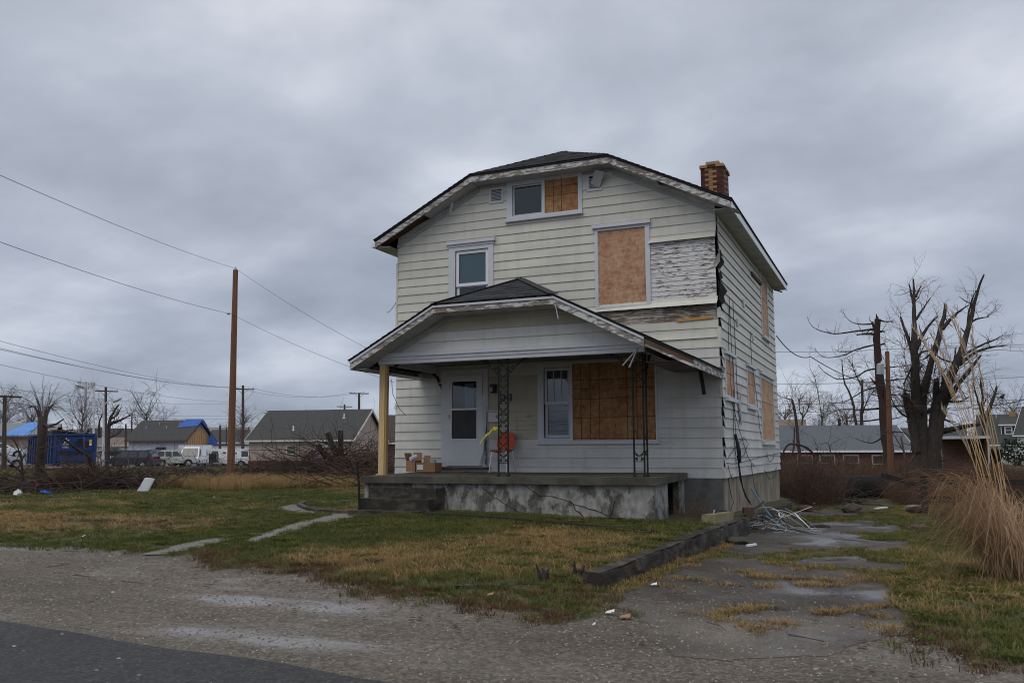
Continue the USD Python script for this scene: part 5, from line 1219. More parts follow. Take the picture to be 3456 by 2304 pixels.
PROT = [("grass_tuft", tuft(1, 30, .05, .10, .10, .6), grass_green), ("grass_tuft", tuft(2, 30, .04, .085, .10, .7), grass_green), ("grass_tuft", tuft(3, 30, .04, .09, .11, .8), grass_olive), ("grass_tuft", tuft(4, 28, .05, .11, .11, .9), grass_straw), ("grass_tuft", tuft(5, 28, .04, .09, .11, 1.1), grass_rust), ("grass_tuft", tuft(6, 26, .06, .12, .10, 1.0), grass_straw)]
gr = np.random.default_rng(99)
verge_in, slabs_u, path_u = verge_poly.buffer(-.12), shapely.union_all(drive_polys).buffer(-.03), shapely.union_all(path_polys).buffer(-.09)
blocked = shapely.union_all([slabs_u, path_u, road_poly.buffer(.3), sbox(-W - .02, -.02, .32, D), sbox(-6.9, -2.5, -.78, 0), sbox(-6.62, -3.42, -5.02, -2.4), LineString([KERB_A, KERB_B]).buffer(.13)])
shapely.prepare(blocked); shapely.prepare(verge_in)


def fill(x0, y0, x1, y1, dens):
    n = int((x1 - x0) * (y1 - y0) * dens)
    return np.column_stack([gr.uniform(x0, x1, n), gr.uniform(y0, y1, n)])


def blob(p, cx_, cy__, rx, ry): return np.exp(-((p[:, 0] - cx_) / rx) ** 2 - ((p[:, 1] - cy__) / ry) ** 2)


P_ = [(fill(-9, -10.3, .25, -2.4, 95), 1.0), (fill(2.6, -11.2, 7.5, 3, 75), 1.0), (fill(.3, -9.9, 3.3, -4.6, 55), .75), (fill(.3, -4.6, 2.7, 10.5, 34), .75), (fill(2.7, -4.6, 3.3, 10.5, 60), .75), (fill(-17, -8.2, -8.9, 6, 34), 1.5), (fill(-36, -8, -16.9, 16, 11), 2.3), (fill(-9, -2.5, -7.6, 12, 34), 1.5), (fill(-60, 6, -30, 30, 3), 3.4), (fill(-17, 5.9, -8.9, 24, 14), 2.0), (fill(3, 2.9, 9, 16, 18), 1.6)]
pos, sca = np.vstack([p for p, _ in P_]), np.concatenate([np.full(len(p), s) for p, s in P_])
pt_ = shapely.points(pos)
keep = ~shapely.contains(blocked, pt_)
dv = shapely.distance(verge_poly, pt_); inv = shapely.contains(verge_in, pt_)
edge = shapely.distance(verge_poly.exterior, pt_)
n1 = meshkit.fbm(np.column_stack([pos * .55, np.full(len(pos), 4.2)]), 4, 1); n2 = meshkit.fbm(np.column_stack([pos * 1.7, np.full(len(pos), 8.2)]), 3, 2); n3 = meshkit.fbm(np.column_stack([pos[:, 0] * .16, pos[:, 1] * .5, np.full(len(pos), 1.2)]), 4, 5)
keep &= ~inv | ((edge < .35) & (gr.random(len(pos)) < .25))
keep &= gr.random(len(pos)) < np.clip(.6 + edge * 1.2, .3, 1)
dry = n1 * .9 + n2 * .5 - .70 + .50 * blob(pos, -1.6, -5.6, 2.0, 1.6) + .35 * blob(pos, -3.4, -7.6, 2.6, .8) - .30 * blob(pos, -6.2, -6.0, 2.6, 1.6) - .25 * blob(pos, -3.5, -3.6, 3.5, .9) + .55 * blob(pos, -13, -4.9, 5.0, .8) + .45 * blob(pos, -19, -4.2, 6.0, .8) + .3 * blob(pos, -10, 7, 6, 3) + .25 * blob(pos, 4.2, -6.5, 1.5, 3)
left = pos[:, 0] < -8.5
dry = np.where(left, dry + (n3 - .5) * 1.0 - .10, dry)
rust = np.clip(1.0 - edge / .9, 0, 1) * (pos[:, 0] > -6.5) * .9 + .9 * blob(pos, -11.5, -4.7, 2.6, .6) + .55 * blob(pos, -.6, -8.6, 1.2, .7) + (n2 - .55)
drivezone = (pos[:, 0] > .2) & (pos[:, 0] < 3.2)
rnd = gr.random(len(pos)) - .5
w = np.where(rust + rnd * .5 > .62, 4, np.where(dry + rnd * .45 > .26, np.where(rnd > 0, 3, 5), np.where(dry + rnd * .5 > -.06, 2, np.where(rnd > 0, 0, 1))))
w = np.where(drivezone & (w < 2) & (rnd > -.1), 2, w)
bare = (.8 * blob(pos, -11.2, -4.8, 2.3, .45) + .35 * blob(pos, -.5, -8.7, .8, .4)) > gr.random(len(pos)) * 1.1
keep &= ~bare
pos, sca, w = pos[keep], sca[keep] * gr.uniform(.7, 1.25, keep.sum()), w[keep]
# weeds growing through the cracks of the driveway
wc = [onz(a * 1.46939, b * 1.46939, .05) for a, b in ((1752, 1325), (1862, 1345), (1800, 1275), (1845, 1345), (1805, 1330), (1928, 1338), (1905, 1348), (1770, 1350), (1830, 1330), (1720, 1405), (1690, 1405), (1660, 1410), (1715, 1400), (1640, 1412), (1750, 1398), (1680, 1425), (1720, 1440), (1760, 1445), (1800, 1432), (1560, 1330), (1600, 1335), (1530, 1350), (1650, 1345), (1700, 1315), (1580, 1300), (1740, 1318), (1765, 1330), (1730, 1328), (1890, 1332), (1960, 1330), (1990, 1335), (2010, 1415), (2030, 1440), (1870, 1300), (1840, 1310), (1810, 1298), (1780, 1292))]
wp = np.vstack([np.column_stack([c_[0] + gr.normal(0, .08, 5), c_[1] + gr.normal(0, .06, 5)]) for c_ in wc])
jl = LineString([onz(1890 * 1.46939, 1410 * 1.46939, .05)[:2], onz(2050 * 1.46939, 1395 * 1.46939, .05)[:2]]); kl = LineString([KERB_A + [.22, 0], KERB_B + [.2, 0]]); wp = np.vstack([wp, [np.array(kl.interpolate(t * .8, normalized=True).coords[0]) + gr.normal(0, .07, 2) for t in gr.random(150)]]); wp = np.vstack([wp, [jl.interpolate(t, normalized=True).coords[0] for t in gr.random(26)]])
pos = np.vstack([pos, wp]); sca = np.concatenate([sca, gr.uniform(.45, 1.0, len(wp))]); w = np.concatenate([w, gr.choice([3, 5, 5, 4, 3], len(wp))])
z = GF(pos)
scatter("grass", PROT, np.column_stack([pos, z]), w, np.column_stack([sca, sca, sca ** .35 * np.where(sca > 1.3, .72, 1.0) * np.where(np.arange(len(sca)) >= len(sca) - len(wp), .75, 1.0)]), gr.uniform(0, 2 * PI, len(pos)))
# tall dry grass in front of the brush
tp_ = [("dry_tuft", tuft(11, 60, .3, .6, .25, .5, .007), grass_straw), ("dry_tuft", tuft(12, 60, .25, .5, .25, .7, .007), grass_straw)]
q1 = [survey(u, 1600, d)[:2] for u, d in zip(gr.uniform(520, 1230, 420), gr.uniform(28.5, 34, 420))]
q2 = np.array(q1); q2 = q2[meshkit.fbm(np.column_stack([q2 * .4, np.full(len(q2), 2.2)]), 3, 4) > .46]
scatter("dry_grass", tp_, np.column_stack([q2, GF(q2)]), gr.integers(0, 2, len(q2)), gr.uniform(.5, 1.0, len(q2)), gr.uniform(0, 6, len(q2)))
# loose stones
rp = [("pebble", rock(np.zeros(3), 1.0, s, (1, .8, .6), 1, .8), pebble_m) for s in (1, 2, 3)]
pp = fill(-9, -13.4, 6.5, -7.2, 150); pt_ = shapely.points(pp); kk = shapely.contains(verge_poly.buffer(.22), pt_) | (shapely.contains(drive_polys[0], pt_) & (gr.random(len(pp)) < .35)); pp = pp[kk]
scatter("loose_gravel", rp, np.column_stack([pp, GF(pp) + .006]), gr.integers(0, 3, len(pp)), gr.uniform(.004, .013, len(pp)) * np.where(gr.random(len(pp)) < .03, 2.0, 1.0), gr.uniform(0, 6, len(pp)))
lv = fill(-9, -11, 7, -2.6, 26); pt_ = shapely.points(lv); lv = lv[(shapely.distance(verge_poly.exterior, pt_) < gr.exponential(.6, len(lv))) & ~shapely.contains(blocked, pt_)]
lfm = (np.array([(-1, 0, 0), (0, -.6, .15), (1.1, 0, .05), (0, .6, .2)]) * .03, np.array([[0, 1, 2], [0, 2, 3]]))
scatter("fallen_leaves", [("leaf", lfm, leaf_rust)], np.column_stack([lv, GF(lv) + .02]), np.zeros(len(lv)), gr.uniform(.6, 1.3, len(lv)), gr.uniform(0, 6, len(lv)))

ros = MB()
for i in range(8):
    a = i * .785 + .2; d = np.array([math.cos(a), math.sin(a), 0]); s = np.array([-d[1], d[0], 0]); ros.add(np.array([d * .01, d * .05 + s * .016 + [0, 0, .03], d * .09 + [0, 0, .022], d * .05 - s * .016 + [0, 0, .03]]), [[0, 1, 2, 3]])
rw = np.vstack([fill(-9, -9.5, 0, -2.6, 9), fill(3, -10.5, 7, 2, 9), fill(-17, -8, -9, 6, 4)]); rw = rw[~shapely.contains(blocked, shapely.points(rw)) & ~shapely.contains(verge_in, shapely.points(rw))]
rw = rw[meshkit.fbm(np.column_stack([rw * .8, np.full(len(rw), 3.3)]), 3, 9) > .5]
scatter("lawn_weeds", [("rosette", ros.get(), grass_green), ("rosette", ros.get(), grass_olive)], np.column_stack([rw, GF(rw) + .02]), gr.integers(0, 2, len(rw)), gr.uniform(.7, 1.7, len(rw)), gr.uniform(0, 6, len(rw)))
tw_ = MB()
for a, b in (((-.1, 0, 0), (.1, .02, .01)), ((0, .01, .005), (.06, .07, .015))): tw_.tube([a, b], .003, 4)
lt = np.vstack([fill(-9, -10, 3.3, -2.6, 5), fill(-17, -8, -9, 3, 3)]); lt = lt[~shapely.contains(road_poly, shapely.points(lt))]
scatter("ground_litter", [("twig", tw_.get(), twig_m), ("leaf", lfm, leaf_rust), ("leaf", (lfm[0] * .7, lfm[1]), grass_straw)], np.column_stack([lt, GF(lt) + .035]), gr.integers(0, 3, len(lt)), gr.uniform(.6, 1.6, len(lt)), gr.uniform(0, 6, len(lt)))

# ------------------------------------------------------------------ pampas grass
pc = np.array([4.35, -5.75, 0]); pc[2] = G(pc[0], pc[1])
pa = thing("pampas_grass", "tall dry tan clump of pampas grass arching over the lawn at right", "ornamental grass", pc)
pr_ = np.random.default_rng(31)
lv = MB()
for i in range(760):
    a = pr_.normal(PI * 1.04, .85) if pr_.random() < .78 else pr_.uniform(0, 2 * PI)
    main = math.cos(a - PI * 1.04)
    reach = pr_.uniform(.25, 1.0) * (.95 + .40 * max(main, 0)); H = pr_.uniform(.35, 1.30) * (.75 + .25 * max(main, 0)); t = np.linspace(0, 1, 10)
    d = np.array([math.cos(a), math.sin(a), 0]); b0 = pc + [pr_.normal(0, .14), pr_.normal(0, .15), 0]
    k = pr_.uniform(.50, .80); fall = pr_.uniform(.05, .6) if main > .3 else pr_.uniform(.2, 1.0)
    zz = np.where(t < k, 1 - ((t - k) / k) ** 2, 1 - ((t - k) / (1 - k)) ** 2 * fall * .85)
    pts = b0 + d * (reach * t ** 1.15)[:, None] + np.array([0, 0, 1.0]) * (H * zz)[:, None]
    pts += np.array([-d[1], d[0], 0]) * (.22 * pr_.normal() * t ** 2)[:, None]
    if pr_.random() < .22: kk_ = pr_.integers(4, 8); pts[kk_:] += np.outer(np.arange(10 - kk_), [pr_.normal(0, .03), pr_.normal(0, .03), -pr_.uniform(.02, .09)])
    pts[:, 2] = np.maximum(pts[:, 2], G(b0[0], b0[1]) + .02)
    wd = .0040 * (1 - t ** 2 * .9) + .0008; s = np.array([-d[1], d[0], .35]); s /= np.linalg.norm(s)
    V = np.vstack([pts - s * wd[:, None], pts + s * wd[:, None]]); n = 10
    lv.add(V, [[k_, k_ + 1, n + k_ + 1, n + k_] for k_ in range(n - 1)])
obj(pa, "leaves", lv, pampas_m, kind="stuff")
tops = [(3075, 1099), (3140, 1128), (3190, 1034), (3283, 1101), (3276, 1135), (3178, 1380), (3105, 1140), (3215, 1060), (3240, 1150), (3160, 1085), (3300, 1250), (3330, 1330), (3225, 1230), (3150, 1190), (3260, 1290), (3205, 1300)]
for i, (u, v) in enumerate(tops):
    e = survey(u, v, 12.6 + pr_.uniform(-.25, .25)); b0 = pc + [pr_.normal(-.06, .12), pr_.normal(0, .12), 0]
    t = np.linspace(0, 1, 9); mid = b0 + (e - b0) * np.array([.22, .22, .58]) + [pr_.normal(0, .08), 0, 0]; pts = (1 - t)[:, None] ** 2 * b0 + (2 * t * (1 - t))[:, None] * mid + (t ** 2)[:, None] * e
    obj(pa, "stem", MB().tube(pts, np.linspace(.0062, .0032, 9), 6), reed_m)
    if i < 10:
        pm = MB()
        for k in range(90):
            q_ = pr_.uniform(.66, 1.0); c_ = (1 - q_) ** 2 * b0 + 2 * q_ * (1 - q_) * mid + q_ ** 2 * e; a = pr_.uniform(0, 6.28); d = np.array([math.cos(a) * .35, math.sin(a) * .35, 1.0]) * pr_.uniform(.05, .14); s = np.array([-math.sin(a), math.cos(a), 0]) * .0045
            pm.add(np.array([c_ - s, c_ + s, c_ + d]), np.array([[0, 1, 2]]))
        obj(pa, "plume", pm, plume_m)

# ------------------------------------------------------------------ beyond the yard
def bearing(u): d = FWD + RIGHT * (u - 1728) / FPX; return math.atan2(d[0], d[1])
def zb_at(v, D, u=1728): return survey(u, v, D)[2]


class Frame:
    """Local axes of a building or vehicle: x along it, y across, z up."""
    def __init__(self, o, ang): self.o, self.c, self.s = np.asarray(o, float), math.cos(ang), math.sin(ang)
    def __call__(self, v):
        v = np.asarray(v, float); return np.column_stack([self.o[0] + v[:, 0] * self.c - v[:, 1] * self.s, self.o[1] + v[:, 0] * self.s + v[:, 1] * self.c, self.o[2] + v[:, 2]])
    def box(self, lo, hi): v, f = B(lo, hi).get(); return self(v), f
    def mesh(self, m): v, f = m.get() if isinstance(m, MB) else (np.asarray(m[0]), np.asarray(m[1])); return self(v), f


def building(name, label, cat, u, v, D, turn, L, Wd, h, rh, wall_m, roof_m, over=.35, gable=True, cz=None, depth=1.5, trim=None):
    """A gabled building; (u, v, D) is where its front left corner meets the ground; turn > 0 swings its right end nearer."""
    p = survey(u, v, D); F = Frame(p, -bearing(u) - turn)
    t = thing(name, label, cat, p)
    y1, x1 = Wd, L
    F.t, F.L, F.W, F.h, F.rh = t, L, Wd, h, rh
    obj(t, "wall", F.box((0, 0, -depth), (L, .15, h)), wall_m); obj(t, "wall", F.box((0, Wd - .15, -depth), (L, Wd, h)), wall_m)
    for x in (0, L - .15):
        g = wall_x(Polygon([(.155, -depth), (Wd - .155, -depth), (Wd - .155, h), (Wd / 2, h + rh * (1 - .3 / Wd)), (.155, h)]), x, .15); obj(t, "gable_end", (F(g[0]), g[1]), wall_m)
    k = rh / (Wd / 2)
    for s in (0, 1):
        a, b = (-over, Wd / 2) if s == 0 else (Wd + over, Wd / 2)
        za, zb_ = h - over * k, h + rh
        V = np.array([(-over, a, za), (L + over, a, za), (L + over, b, zb_), (-over, b, zb_)]); V = np.vstack([V, V + [0, 0, .14]])
        obj(t, "roof_slope", (F(V), BOXQ), roof_m)
    m = trim or white_paint
    obj(t, "gutter", F.box((-over, -over - .08, h - over * k - .06), (L + over, -over - .003, h - over * k + .10)), m)
    for x in (-over - .06, L + over + .003):
        g = MB().bar((x + .03, -over, h - over * k), (x + .03, Wd / 2, h + rh), .05, .2, up=(0, 0, 1)).bar((x + .03, Wd + over, h - over * k), (x + .03, Wd / 2, h + rh), .05, .2, up=(0, 0, 1)); obj(t, "bargeboard", F.mesh(g), m)
    return F


BOXQ = np.array([[0, 3, 2, 1], [4, 5, 6, 7], [0, 1, 5, 4], [1, 2, 6, 5], [2, 3, 7, 6], [3, 0, 4, 7]])
BOXQ = np.vstack([BOXQ[:, [0, 1, 2]], BOXQ[:, [0, 2, 3]]])


def window(F, x0, x1, z0, z1, fm=None, y=0.0, bars=1, gm=None):
    w = obj(F.t, "window", F.mesh(frame_y(x0, z0, x1, z1, .09, y - .002, .06)), fm or white_paint)
    obj(w, "pane", F.box((x0 + .085, y - .03, z0 + .085), (x1 - .085, y - .008, z1 - .085)), gm or car_glass)
    if bars: obj(w, "sash_rail", F.box((x0 + .09, y - .05, (z0 + z1) / 2 - .03), (x1 - .09, y - .031, (z0 + z1) / 2 + .03)), fm or white_paint)
    return w


# beige house
F = building("beige_house", "low beige house with grey shingle roof behind the brush heaps", "house", 838, 1570, 87, .55, 10.7, 7.6, 2.5, 2.75, wall_beige, roof_grey, over=.3, trim=wall_cream)
sr4 = MB()
for i in range(13): obj(F.t, "siding_course", F.box((0, -.02, .45 + i * .15), (10.7, -.003, .45 + i * .15 + .142)), wall_beige)
obj(F.t, "red_base", F.box((.0, -.05, -1.0), (10.7, -.004, .42)), M("red_brick_base", [(.17, .035, .03), (.12, .025, .022)], scale=6))
window(F, 4.0, 5.0, 1.05, 1.9, wall_cream, -.02)
w = obj(F.t, "sliding_door", F.mesh(frame_y(7.0, .2, 9.0, 2.15, .1, -.022, .06)), white_paint); obj(w, "pane", F.box((7.1, -.05, .3), (8.9, -.03, 2.05)), lamp_clear)
for x, y in ((4.1, 1.0), (8.6, 2.6)):
    zz = 2.5 + y * 2.75 / 3.8; obj(F.t, "roof_vent", F.mesh(MB().tube([(x, y, zz), (x, y, zz + .55)], .07, 8).tube([(x, y, zz + .05), (x, y, zz + .16)], .16, 8)), white_paint)
F2 = building("brown_shed", "small brown house half hidden behind the porch post", "house", 1288, 1566, 90, .2, 6, 6, 2.4, 2.6, M("brown_wall", [(.16, .13, .115), (.12, .10, .09)]), M("dark_brown_roof", [(.05, .04, .038), (.065, .055, .05)], scale=4))

# grey damaged house
F = building("grey_house", "pale grey house with a blue tarp on its torn open roof end", "house", 432, 1550, 128, .75, 9.2, 5.4, 2.75, 2.4, wall_grey, roof_grey, over=.4, trim=brown_board)
for x in (.7, 1.55, 3.0, 3.75, 4.45): window(F, x, x + .5, 2.0, 2.55, wall_grey, 0, 0)
obj(F.t, "door_awning", F.box((4.9, -.5, 1.35), (6.1, -.003, 1.62)), black_box); obj(F.t, "downpipe", F.box((7.4, -.1, -.2), (7.5, -.003, 2.7)), wall_grey)
g = MB(); gg = np.random.default_rng(4)
for i in range(7): g.bar((8.1 + i * .13, -.02, 2.1 + gg.random() * .25), (8.16 + i * .13, -.02, 2.25 + gg.random() * .25), .05, .05)
obj(F.t, "graffiti", F.mesh(g), red_paint)
sqz = lambda p: [(a * .75, b if b < 2.75 else 2.75 + (b - 2.75) * .774) for a, b in p]
G9 = lambda poly, x, t: F.mesh(wall_x(Polygon(sqz(poly.exterior.coords)), x, t))
obj(F.t, "plywood_gable", G9(Polygon([(.2, .95), (6.0, .95), (5.6, 3.6), (3.6, 4.6), (2.4, 4.0), (.5, 3.1)]), 9.21, .05), ply_m)
for i in range(9): obj(F.t, "plywood_joint", F.box((9.262, .4 + i * .45, 1.0), (9.28, .43 + i * .45, 2.8 + (.4 if 2 < i < 7 else 0))), brown_board)
obj(F.t, "attic_hole", G9(Polygon([(1.5, 3.7), (2.9, 4.2), (3.2, 5.3), (2.6, 4.8)]), 9.262, .02), felt)
obj(F.t, "gable_lamp", F.mesh(rock(np.array([9.45, 1.65, 4.0]), .2, 3, (1, 1, 1), 1, .2)), lamp_clear)
k = 2.4 / 2.7
tv = np.array([(6.6, 1.4, 2.75 + 1.4 * k + .2), (9.7, 1.65, 2.75 + 1.65 * k + .2), (9.7, 2.7, 5.36), (6.9, 2.7, 5.36)])
m = MB().add(np.vstack([tv[:4], tv[:4] + [0, 0, .03]]), BOXQ); obj(F.t, "tarp", F.mesh(m), tarp_m)
tv = np.array([(9.72, 2.7, 5.35), (9.78, 3.5, 4.55), (9.74, 3.4, 4.2), (9.7, 2.6, 4.85)]); obj(F.t, "tarp", F.mesh(MB().add(np.vstack([tv, tv + [.03, 0, .0]]), BOXQ)), tarp_m)
tv = np.array([(9.74, 4.3, 3.5), (9.9, 5.6, 2.2), (10.0, 4.9, 1.3), (9.8, 4.0, 1.9)]); obj(F.t, "tarp", F.mesh(MB().add(np.vstack([tv, tv + [.03, 0, .0]]), BOXQ)), tarp_m)
obj(F.t, "tarp", F.box((9.25, .9, .55), (9.4, 4.2, .93)), tarp_m); obj(F.t, "sign_band", F.box((9.25, .2, -.4), (9.35, 5.1, .5)), wall_white)
for i in range(4): obj(F.t, "roof_vent", F.mesh(MB().tube([(1.5 + i * 1.7, 1.4 + .6 * (i % 2), 3.9 + .5 * (i % 2)), (1.5 + i * 1.7, 1.4 + .6 * (i % 2), 4.5 + .5 * (i % 2))], .07, 6)), metal_m)
# other far buildings on the left
F = building("tarp_house", "house with a light blue tarp on its pale hipped roof behind the dumpster", "house", -95, 1572, 100, .15, 6.9, 8, 2.9, 1.3, wall_beige, roof_pale, trim=brown_board)
k = 1.3 / 4; tv = np.array([(2.2, -.3, 2.95), (4.6, -.3, 2.95), (5.4, 4, 4.4), (4.3, 4, 4.4)]); obj(F.t, "tarp", F.mesh(MB().add(np.vstack([tv, tv + [0, 0, .04]]), BOXQ)), tarp_lt)
obj(F.t, "carport_roof", F.box((.5, -3.2, 1.5), (4.9, -.4, 1.65)), brown_board); window(F, 5.2, 6.1, .9, 2.0)
F = building("distant_house", "distant grey house with a brown gable left of the grey house", "house", 330, 1540, 175, -.5, 8, 6, 2.6, 2.5, wall_grey, roof_grey, trim=brown_board); window(F, 5.6, 6.6, 1, 2.2)
F = building("distant_house", "distant tan building with low roof behind the street lamps", "house", 270, 1545, 165, .1, 9, 6, 2.2, 1.2, wall_cream, roof_brown)
F = building("distant_house", "distant white house with a dark roof right of the blue tarp", "house", 688, 1530, 190, .5, 8.5, 7, 2.4, 2.4, wall_white, roof_grey); window(F, 5.4, 6.5, .8, 2.0)
F = building("distant_house", "farthest grey roofed house above the white trailer", "house", 715, 1528, 230, -.4, 9.0, 8, 3.4, 3.0, wall_grey, roof_pale)
# white office trailer
p = survey(684, 1560, 118); F = Frame(p, -bearing(684) - .12); F.t = thing("office_trailer", "long white office trailer behind the white vans", "trailer", p)
obj(F.t, "body", F.box((0, 0, .3), (9.2, 2.6, 2.15)), wall_white); obj(F.t, "roof", F.box((-.1, -.12, 2.15), (9.3, 2.7, 2.27)), roof_grey); obj(F.t, "skirt", F.box((.1, .1, -.5), (9.1, 2.5, .3)), felt)
for x in (.5, 1.9, 5.2): window(F, x, x + .6, 1.0, 1.75)
obj(F.t, "door", F.box((6.3, -.04, .35), (7.0, -.003, 1.9)), wall_cream); obj(F.t, "door_window", F.box((6.45, -.07, 1.1), (6.85, -.042, 1.7)), car_glass); obj(F.t, "sign", F.box((7.5, -.04, 1.0), (8.7, -.003, 1.8)), paper_m)
for x, w_ in ((7.7, .3), (8.1, .25), (8.4, .2)): obj(F.t, "sign_mark", F.box((x, -.06, 1.3), (x + w_, -.042, 1.45)), red_paint)


def vehicle(name, label, cat, u, v, D, head, kind, paint, group=None, decals=False):
    """Cars and vans as lower body, cabin, glass, wheels, bumpers and lights."""
    p = survey(u, v, D); F = Frame(p, -bearing(u) + head); t = thing(name, label, cat, p, group=group)
    S = {"minivan": dict(L=4.9, W=1.85, low=[(0, .35), (0, .85), (.25, 1.02), (4.75, 1.0), (4.9, .75), (4.85, .32)], cab=[(.06, 1.0), (.35, 1.72), (3.0, 1.72), (4.0, 1.0)], gl=[[(.45, 1.08), (.55, 1.6), (1.35, 1.6), (1.35, 1.08)], [(1.45, 1.08), (1.45, 1.6), (2.3, 1.6), (2.3, 1.08)], [(2.4, 1.08), (2.4, 1.6), (2.95, 1.6), (3.55, 1.08)]], wh=(.9, 3.95), r=.33),
         "suv": dict(L=4.2, W=1.75, low=[(0, .4), (0, .95), (.1, 1.03), (4.1, 1.02), (4.2, .8), (4.15, .4)], cab=[(.05, 1.0), (.2, 1.68), (2.35, 1.68), (3.0, 1.0)], gl=[[(.3, 1.07), (.38, 1.56), (1.0, 1.56), (1.0, 1.07)], [(1.1, 1.07), (1.1, 1.56), (1.7, 1.56), (1.7, 1.07)], [(1.8, 1.07), (1.8, 1.56), (2.28, 1.56), (2.7, 1.07)]], wh=(.8, 3.35), r=.36),
         "van": dict(L=5.6, W=2.0, low=[(0, .4), (0, 1.1), (5.2, 1.08), (5.6, .9), (5.55, .4)], cab=[(0, 1.09), (.03, 2.02), (.2, 2.1), (3.9, 2.1), (4.2, 2.0), (4.85, 1.09)], gl=[[(3.55, 1.2), (3.55, 1.85), (4.15, 1.85), (4.6, 1.2)], [(.25, 1.2), (.28, 1.85), (1.0, 1.85), (1.0, 1.2)]], wh=(1.0, 4.5), r=.36),
         "sedan": dict(L=4.7, W=1.78, low=[(0, .3), (0, .8), (.2, .92), (3.4, .95), (4.5, .82), (4.7, .6), (4.65, .28)], cab=[(.6, .92), (1.3, 1.4), (2.5, 1.42), (3.45, .94)], gl=[[(.9, .97), (1.35, 1.34), (1.85, 1.34), (1.85, .97)], [(1.95, .97), (1.95, 1.34), (2.45, 1.34), (3.1, .97)]], wh=(.95, 3.8), r=.32),
         "pickup": dict(L=5.6, W=1.95, low=[(0, .5), (0, 1.1), (5.4, 1.1), (5.6, .9), (5.55, .45)], cab=[(2.0, 1.08), (2.1, 1.8), (3.6, 1.8), (4.3, 1.08)], gl=[[(2.25, 1.18), (2.3, 1.68), (2.8, 1.68), (2.8, 1.18)], [(2.9, 1.18), (2.9, 1.68), (3.5, 1.68), (3.95, 1.18)]], wh=(1.1, 4.5), r=.40)}[kind]
    Wd, H = S["W"], max(z for _, z in S["cab"]); belt = min(z for _, z in S["cab"])
    low = Polygon(S["low"]).difference(shapely.union_all([Point(x, S["r"]).buffer(S["r"] + .07, 10) for x in S["wh"]])).buffer(-.04).buffer(.04)

    def side(poly, wd):
        t_ = extrude(poly, wd); v_ = t_.vertices; y = v_[:, 2] - wd / 2; z = v_[:, 1]; y = y * (1 - .16 * np.clip((z - belt) / (H - belt), 0, 1) - .05 * np.clip((.6 - z) / .3, 0, 1))
        return np.column_stack([v_[:, 0] - S["L"] / 2, y, z]), t_.faces
    obj(t, "body", F.mesh(side(low, Wd)), paint, smooth=35)
    obj(t, "cabin", F.mesh(side(Polygon(S["cab"]).buffer(.06).buffer(-.06), Wd * .975)), paint)
    for g in S["gl"]: obj(t, "side_window", F.mesh(side(Polygon(g).buffer(-.03).buffer(.03), Wd * .985)), car_glass)
    c = S["cab"]; a, b = c[-1], c[-2]; lx = S["L"] / 2; wt = Wd * .40
    V = np.array([(a[0] - lx + .02, -wt, a[1] + .05), (a[0] - lx + .02, wt, a[1] + .05), (b[0] - lx + .05, wt * .9, b[1] - .07), (b[0] - lx + .05, -wt * .9, b[1] - .07)]); obj(t, "windscreen", F.mesh(MB().add(np.vstack([V - [.05, 0, .02], V + [.02, 0, .02]]), BOXQ)), car_glass)
    a, b = c[0], c[1]
    V = np.array([(a[0] - lx, -wt, a[1] + .12), (a[0] - lx, wt, a[1] + .12), (b[0] - lx, wt * .9, b[1] - .10), (b[0] - lx, -wt * .9, b[1] - .10)]); obj(t, "rear_window", F.mesh(MB().add(np.vstack([V + [.05, 0, 0], V - [.012, 0, 0]]), BOXQ)), car_glass)
    for x in S["wh"]:
        for s in (-1, 1):
            y0, y1 = (s * (Wd / 2 - .22), s * (Wd / 2 - .01)); r = S["r"]
            w_ = obj(t, "wheel", F.mesh(MB().tube([(x - lx, y0, r), (x - lx, y1, r)], r, 18)), tyre_m)
            obj(w_, "rim", F.mesh(MB().tube([(x - lx, y1 - s * .03, r), (x - lx, y1 + s * .012, r)], r * .62, 14)), rim_m)
    for s in (-1, 1):
        obj(t, "tail_light", F.box((-lx - .015, s * Wd * .42 - .10, .85), (-lx + .2, s * Wd * .42 + .085, 1.15 if kind != "sedan" else .88)), lamp_red)
        obj(t, "headlight", F.box((lx - .25, s * Wd * .36 - .16, .66), (lx + .01, s * Wd * .36 + .16, .84)), lamp_clear)
    bm = black_box if kind in ("van", "suv", "pickup") else paint
    obj(t, "bumper", F.box((lx - .15, -Wd * .46, .36), (lx + .07, Wd * .46, .58)), bm); obj(t, "bumper", F.box((-lx - .07, -Wd * .46, .40), (-lx + .1, Wd * .46, .62)), bm)
    if kind == "van": obj(t, "grille", F.box((lx - .1, -.62, .60), (lx + .03, .62, .82)), black_box)
    obj(t, "number_plate", F.box((lx + .07, -.25, .40), (lx + .085, .25, .52)), paper_m)
    if kind == "minivan": obj(t, "roof_rack", F.mesh(MB().tube([(-1.5, -.7, 1.80), (.9, -.7, 1.80)], .03, 5).tube([(-1.5, .7, 1.80), (.9, .7, 1.80)], .03, 5).tube([(-1.2, -.7, 1.80), (-1.2, .7, 1.80)], .025, 5).tube([(.6, -.7, 1.80), (.6, .7, 1.80)], .025, 5).box((-1.2, -.66, 1.70), (-1.15, -.62, 1.8)).box((.55, -.66, 1.70), (.6, -.62, 1.8))), metal_m)
    if decals:
        for s in (-1, 1):
            for x0, x1, z0, z1, m_ in ((-.1, .25, 1.55, 1.75, red_paint), (-1.0, -.35, 1.5, 1.7, bin_blue), (-1.3, -1.02, 1.52, 1.68, red_paint), (-1.0, -.4, 1.2, 1.35, bin_blue)):
                obj(t, "decal", F.box((x0, s * Wd * .462 - .012, z0), (x1, s * Wd * .462 + .012, z1)), m_)
    return t


